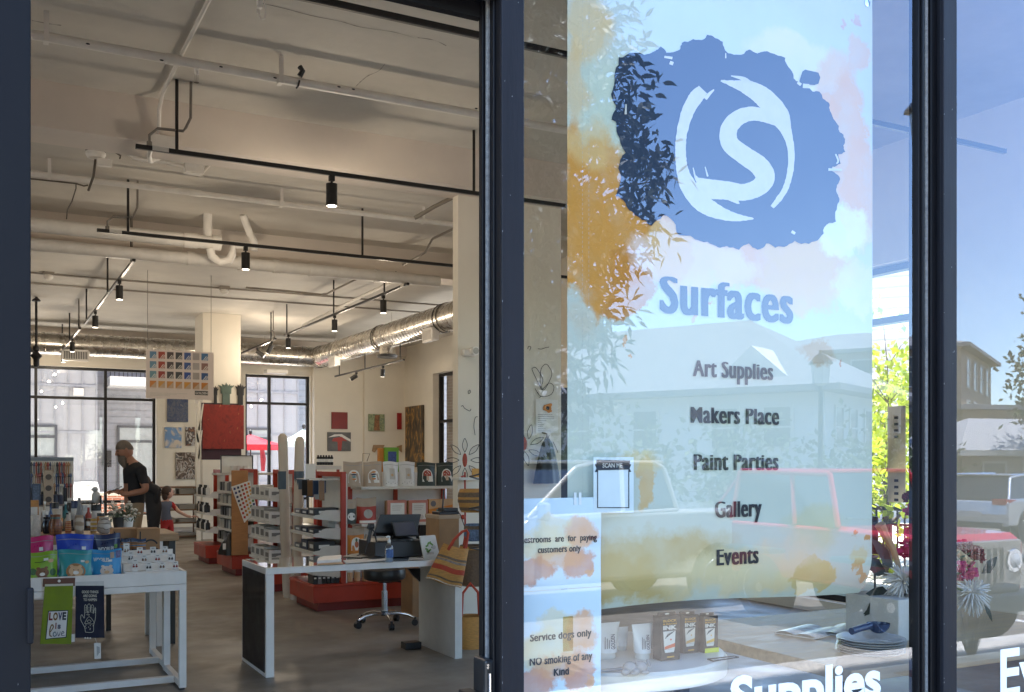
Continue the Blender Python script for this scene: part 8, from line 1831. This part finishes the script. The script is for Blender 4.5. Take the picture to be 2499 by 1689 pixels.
# ------------------------------------------------------------------ vehicles in the street
def carpaint(name, c, m=.25): return pm(name, c, .22, m=m, var=.03, coat=.8)
TYRE = pm('tyre', (.012,.012,.012), .85); RIM = pm('alloy', (.60,.60,.60), .22, m=.9); CGL = pm('car glass', (.012,.015,.018), .06, coat=.3); LRED = pm('red lamp', (.40,.01,.01), .15); LCLR = pm('clear lamp', (.7,.7,.7), .1)
class XF(MB):                                       # builder in car coordinates: x forward, y left, z up
    def place(s, loc, rz): M = Matrix.Translation(loc)@Matrix.Rotation(rz, 4, 'Z'); s.v = [M@p for p in s.v]; return s
def vehicle(name, label, cat, loc, heading, body, cab, w, paint, wheels, wr, pillars=(), roofz=None, extras=None, cabw=.80, arch=True):
    rz = math.atan2(heading[1], heading[0]); loc = Vector(loc); o = thing(name, label, cat, loc)
    b = lambda m, nm, mt, par=o, **k: m.place(loc, rz).build(nm, mt, par, **k)
    # lower body as stacked side profile with rounded shoulders
    m = XF(); prof = body; secs = [(-w/2+.02, .0), (-w/2, .10), (-w/2+.06, 1.0)]
    n = len(prof); zmid = (min(z for x, z in prof)+max(z for x, z in prof))/2
    def ring(y, sh): return [Vector((x*(1-.012*sh), y, zmid+(z-zmid)*(1-.10*sh))) for x, z in prof]
    rings = [ring(-w/2, 1), ring(-w/2+.07, .0), ring(w/2-.07, .0), ring(w/2, 1)]
    vs = sum(rings, []); fs = [tuple(range(n)), tuple(range(4*n-1, 3*n-1, -1))]
    for a in range(3): fs += [(a*n+i, a*n+(i+1)%n, (a+1)*n+(i+1)%n, (a+1)*n+i) for i in range(n)]
    m.add(vs, fs); b(m, 'body', paint, bevel=.025)
    # greenhouse
    z0 = min(z for x, z in cab); z1 = max(z for x, z in cab)
    def cring(sy): return [Vector((x, sy*(w/2*.96-(w/2*(1-cabw))*(z-z0)/(z1-z0)), z)) for x, z in cab]
    m = XF(); r0, r1 = cring(-1), cring(1); k = len(cab); m.add(r0+r1, [tuple(range(k)), tuple(range(2*k-1,k-1,-1))]+[(i,(i+1)%k,k+(i+1)%k,k+i) for i in range(k)]); b(m, 'greenhouse', CGL)
    m = XF(); hi = [i for i in range(k) if cab[i][1] > z1-.12]
    for sy in (-1, 1):
        r = cring(sy*1.004)
        for i in range(k):
            p, q = r[i], r[(i+1) % k]
            if max(cab[i][1], cab[(i+1)%k][1]) > z0+.02: m.tube([p, q], .040, 6)
        for x0_ in pillars:
            zz = [z0, z1]; P0 = Vector((x0_+.06, sy*w/2*.965, z0)); P1 = Vector((x0_-.04, sy*(w/2*.965-(w/2*(1-cabw))), z1-.03)); m.tube([P0, P1], .038, 6)
    xs = [cab[i][0] for i in hi]; yw = w/2*.96-(w/2*(1-cabw))
    m.box(min(xs)-.02, -yw, z1-.012, max(xs)+.02, yw, z1+.035); b(m, 'roof', paint, bevel=.015)
    for x in wheels:
        for sy in (-1, 1):
            y = sy*(w/2-.10)
            if arch: m = XF(); m.cyl((x, sy*(w/2-.02), wr), (x, sy*(w/2+.004), wr), wr*1.16, n=30); b(m, 'wheel_arch', BLACKP)
            m = XF(); m.lathe([(wr*.66,-.115),(wr*.95,-.11),(wr,-.08),(wr,.08),(wr*.95,.11),(wr*.66,.115)], (x, y, wr), 32, axis=(0,1,0)); wt = b(m, 'wheel', TYRE, smooth=True)
            m = XF(); yo = y+sy*.10
            m.lathe([(wr*.66,-.02),(wr*.69,.0),(wr*.66,.02),(wr*.60,.0)], (x, yo, wr), 32, axis=(0,sy,0)); m.cyl((x,yo-sy*.02,wr),(x,yo+sy*.008,wr),wr*.62,n=32); m.cyl((x,yo,wr),(x,yo+sy*.022,wr),wr*.13,n=14)
            ms = XF()
            for q in range(10): a = 2*math.pi*q/10; ms.prism([Vector((x+math.cos(a+e)*wr*f, yo+sy*.0085, wr+math.sin(a+e)*wr*f)) for f, e in ((.24,-.09),(.56,-.2),(.56,.2),(.24,.09))], (0,sy*.002,0))
            b(ms, 'rim_slot', BLACKP, par=wt)
            m.cyl((x,yo-sy*.06,wr),(x,yo-sy*.05,wr),wr*.64,n=24); b(m, 'rim', RIM, par=wt, smooth=True)
    if extras: extras(b)
    return o
# white pickup along the kerb, facing left
def px_extra(b):
    m = XF()
    for s in (-1,1): m.box(-2.78,s*.98-.05,.72,-2.70,s*.98+.05,1.12)
    b(m, 'taillight', LRED)
    m = XF(); m.box(-1.0,-.985,.60,2.0,-.975,.64); m.box(-1.0,.975,.60,2.0,.985,.64); m.box(-.95,.985,1.06,2.05,.992,1.10); m.box(-.95,-.992,1.06,2.05,-.985,1.10); b(m, 'side_trim', CHROME)
    m = XF()
    for x in (.1,1.1): m.box(x,.992,.98,x+.2,1.02,1.01); m.box(x,-1.02,.98,x+.2,-.992,1.01)
    b(m, 'door_handle', CHROME)
    m = XF()
    for s in (-1,1): m.obox((1.0,s*1.12,1.34),.10,.20,.22)
    b(m, 'mirror', carpaint('pearl paint',(.40,.37,.31)), bevel=.03)
    m = XF(); m.box(-2.88,-.9,.42,-2.76,.9,.6); m.box(2.98,-.92,.42,3.1,.92,.62); b(m, 'bumper', CHROME, bevel=.03)
    m = XF()
    for s in (-1,1): m.box(2.93,s*.72-.18,.78,3.0,s*.72+.18,1.0)
    b(m, 'headlight', LCLR, bevel=.02)
    m = XF(); m.box(-2.7,-.88,1.20,-1.2,.88,1.28); b(m, 'bed_cover', BLACKP)
vehicle('pickup_truck', 'long white pickup truck parked along the street, facing left', 'pickup', (6.98,-7.4,GZ), (-1,0),
  [(-2.8,.42),(3.0,.42),(3.02,.95),(2.95,1.10),(1.2,1.24),(1.1,1.30),(-1.1,1.32),(-2.8,1.32)], [(1.15,1.24),(.35,1.86),(0,1.92),(-.85,1.92),(-1.0,1.85),(-1.1,1.30)], 2.0, carpaint('pearl paint',(.40,.37,.31)), [-1.75,2.0], .40, pillars=(-.3,), extras=px_extra)
# red SUV facing right
def suv_extra(col):
    def f(b):
        m = XF()
        for s in (-1,1): m.box(-2.22,s*.72-.18,.92,-2.13,s*.72+.16,1.06); m.box(-2.15,s*.90-.03,.92,-1.85,s*.90+.035,1.05)
        b(m, 'taillight', LRED, bevel=.01)
        m = XF(); m.box(-2.24,-.8,.36,-2.12,.8,.5); m.box(2.2,-.8,.36,2.3,.8,.5); b(m, 'bumper', BLACKP, bevel=.02)
        m = XF()
        for s in (-1,1): m.box(2.12,s*.68-.2,.72,2.24,s*.68+.18,.86)
        b(m, 'headlight', LCLR, bevel=.02)
        m = XF()
        for s in (-1,1): m.tube([(-1.85,s*.915,1.06),(-1.0,s*.93,1.03),(.9,s*.93,1.0)], .014, 6); m.tube([(-1.7,s*.72,1.64),(.3,s*.73,1.66)], .022, 6)
        for x in (-.75,.25): m.box(x,.92,.92,x+.18,.95,.95); m.box(x,-.95,.92,x+.18,-.92,.95)
        b(m, 'chrome_trim', CHROME)
        m = XF()
        for s in (-1,1): m.obox((.95,s*1.0,1.08),.09,.18,.14)
        b(m, 'mirror', col, bevel=.03)
        m = XF(); m.box(-2.245,-.28,.62,-2.225,.28,.76); b(m, 'number_plate', PRW)
    return f
SUVB = [(-2.2,.40),(2.2,.40),(2.26,.70),(2.1,.88),(1.0,1.0),(-1.9,1.06),(-2.18,1.0),(-2.22,.7)]; SUVC = [(1.15,.99),(.45,1.50),(.1,1.60),(-1.2,1.62),(-1.75,1.56),(-2.1,1.04)]
RP, SP = carpaint('red car paint',(.26,.02,.025)), carpaint('silver car paint',(.52,.53,.54), .5)
vehicle('suv', 'red five door car parked beyond the white pickup', 'car', (15.3,-11.0,GZ), (1,0), SUVB, SUVC, 1.84, RP, [-1.35,1.35], .36, pillars=(.05,-.95), extras=suv_extra(RP))
vehicle('suv', 'silver car with red tail lamps parked beyond the red ones', 'car', (23.5,-12.6,GZ), (1,-.15), SUVB, SUVC, 1.88, SP, [-1.35,1.35], .37, pillars=(.05,-.95), extras=suv_extra(SP))
# red off-road car, nose towards the shop
def jeep_extra(b):
    m = XF(); m.box(1.50,-.62,.62,1.56,.62,1.12); b(m, 'grille', carpaint('sand grille',(.30,.26,.21), .1), bevel=.02)
    m = XF()
    for k in range(7): y = -.30+.10*k; m.box(1.545,y-.026,.70,1.566,y+.026,1.04)
    b(m, 'grille_slot', BLACKP)
    for s in (-1,1):
        m = XF(); m.lathe([(.115,0),(.12,.02),(.10,.03),(.02,.05)], (1.545,s*.49,.90), 24, axis=(1,0,0)); b(m, 'headlight', LCLR, smooth=True)
        m = XF(); m.lathe([(.118,0),(.128,.015),(.118,.028)], (1.552,s*.49,.90), 24, axis=(1,0,0)); b(m, 'headlight_ring', CHROME, smooth=True)
    m = XF(); m.box(1.5,-.85,.40,1.78,.85,.60); m.box(1.56,-.35,.60,1.74,.35,.68); b(m, 'bumper', BLACKP, bevel=.03)
    m = XF()
    for s in (-1,1): m.cyl((1.785,s*.5,.5),(1.80,s*.5,.5),.05,n=16)
    b(m, 'fog_lamp', LCLR)
    m = XF()
    for s in (-1,1): m.box(.45,s*.86-.16,.86,1.55,s*.86+.16,.92); m.box(-1.4,s*.86-.14,.86,-.5,s*.86+.14,.92)
    b(m, 'fender', BLACKP, bevel=.04)
    m = XF(); m.tube([(.25,-.60,1.28),(.26,.1,1.30)], .014); m.tube([(.25,.0,1.28),(.26,.55,1.30)], .014); b(m, 'wiper', BLACKP)
vehicle('off_road_car', 'red off-road car with slotted grille and black bumper facing the storefront', 'car', (9.1,-4.25,GZ), (0,1),
  [(-1.5,.55),(1.5,.55),(1.52,1.10),(1.40,1.18),(.3,1.22),(-1.5,1.22)], [(.28,1.20),(.10,1.80),(-1.4,1.82),(-1.5,1.20)], 1.45, carpaint('bright red paint',(.55,.02,.03), .1), [-.95,1.05], .42, pillars=(-.45,), extras=jeep_extra, cabw=.92, arch=False)
# lamp posts
def lamp_post(label, x, y, h, lantern=True, r=.05, z=GZ):
    o = thing('street_lamp', label, 'street lamp', (x,y,z)); m = MB(); m.cyl((x,y,z),(x,y,z+h),r*1.1,r*.8,n=14); m.lathe([(r*2.6,0),(r*2.6,.12),(r*1.8,.3),(r*1.2,.5)], (x,y,z), 16); m.build('pole', BLACKM, o, smooth=True)
    m = MB(); m.lathe([(.05,0),(.14,.04),(.17,.36),(.16,.37)], (x,y,z+h), 6); m.build('lantern_glass', pm('lantern glass', (.5,.55,.55), .1), o)
    m = MB(); m.lathe([(.22,.37),(.21,.40),(.10,.52),(.03,.56),(.02,.62)], (x,y,z+h), 6); m.build('lantern_cap', BLACKM, o); return o
lamp_post('black street lamp with glass lantern beside the parked red car', 12.85, -8.7, 3.25)
lamp_post('black street lamp at the kerb hidden behind the right post', 7.25, -1.80, 4.2, z=-.03)
# dry ornamental grass at the kerb before the off-road car
GR = pm('dry grass', (.22,.17,.09), .8, var=.3)
for gx_, gy_, lb in ((7.0,-1.2,'clump of dry ornamental grass growing by the brick strip, nearer the door'),(7.9,-1.1,'clump of dry ornamental grass growing by the brick strip, nearer the corner')):
    o = thing('ornamental_grass', lb, 'plant', (gx_,gy_,-.034)); m = MB()
    for k in range(60):
        a, l = random.random()*6.28, random.uniform(.5,1.0); d = Vector((math.cos(a),math.sin(a),0))*random.uniform(.05,.3); p = Vector((gx_,gy_,-.034)); m.tube([p+d*.1, p+d*.6+ZV*l*.6, p+d*1.3+ZV*l], [.004,.003,.001], 4)
    m.build('blades', GR, o)
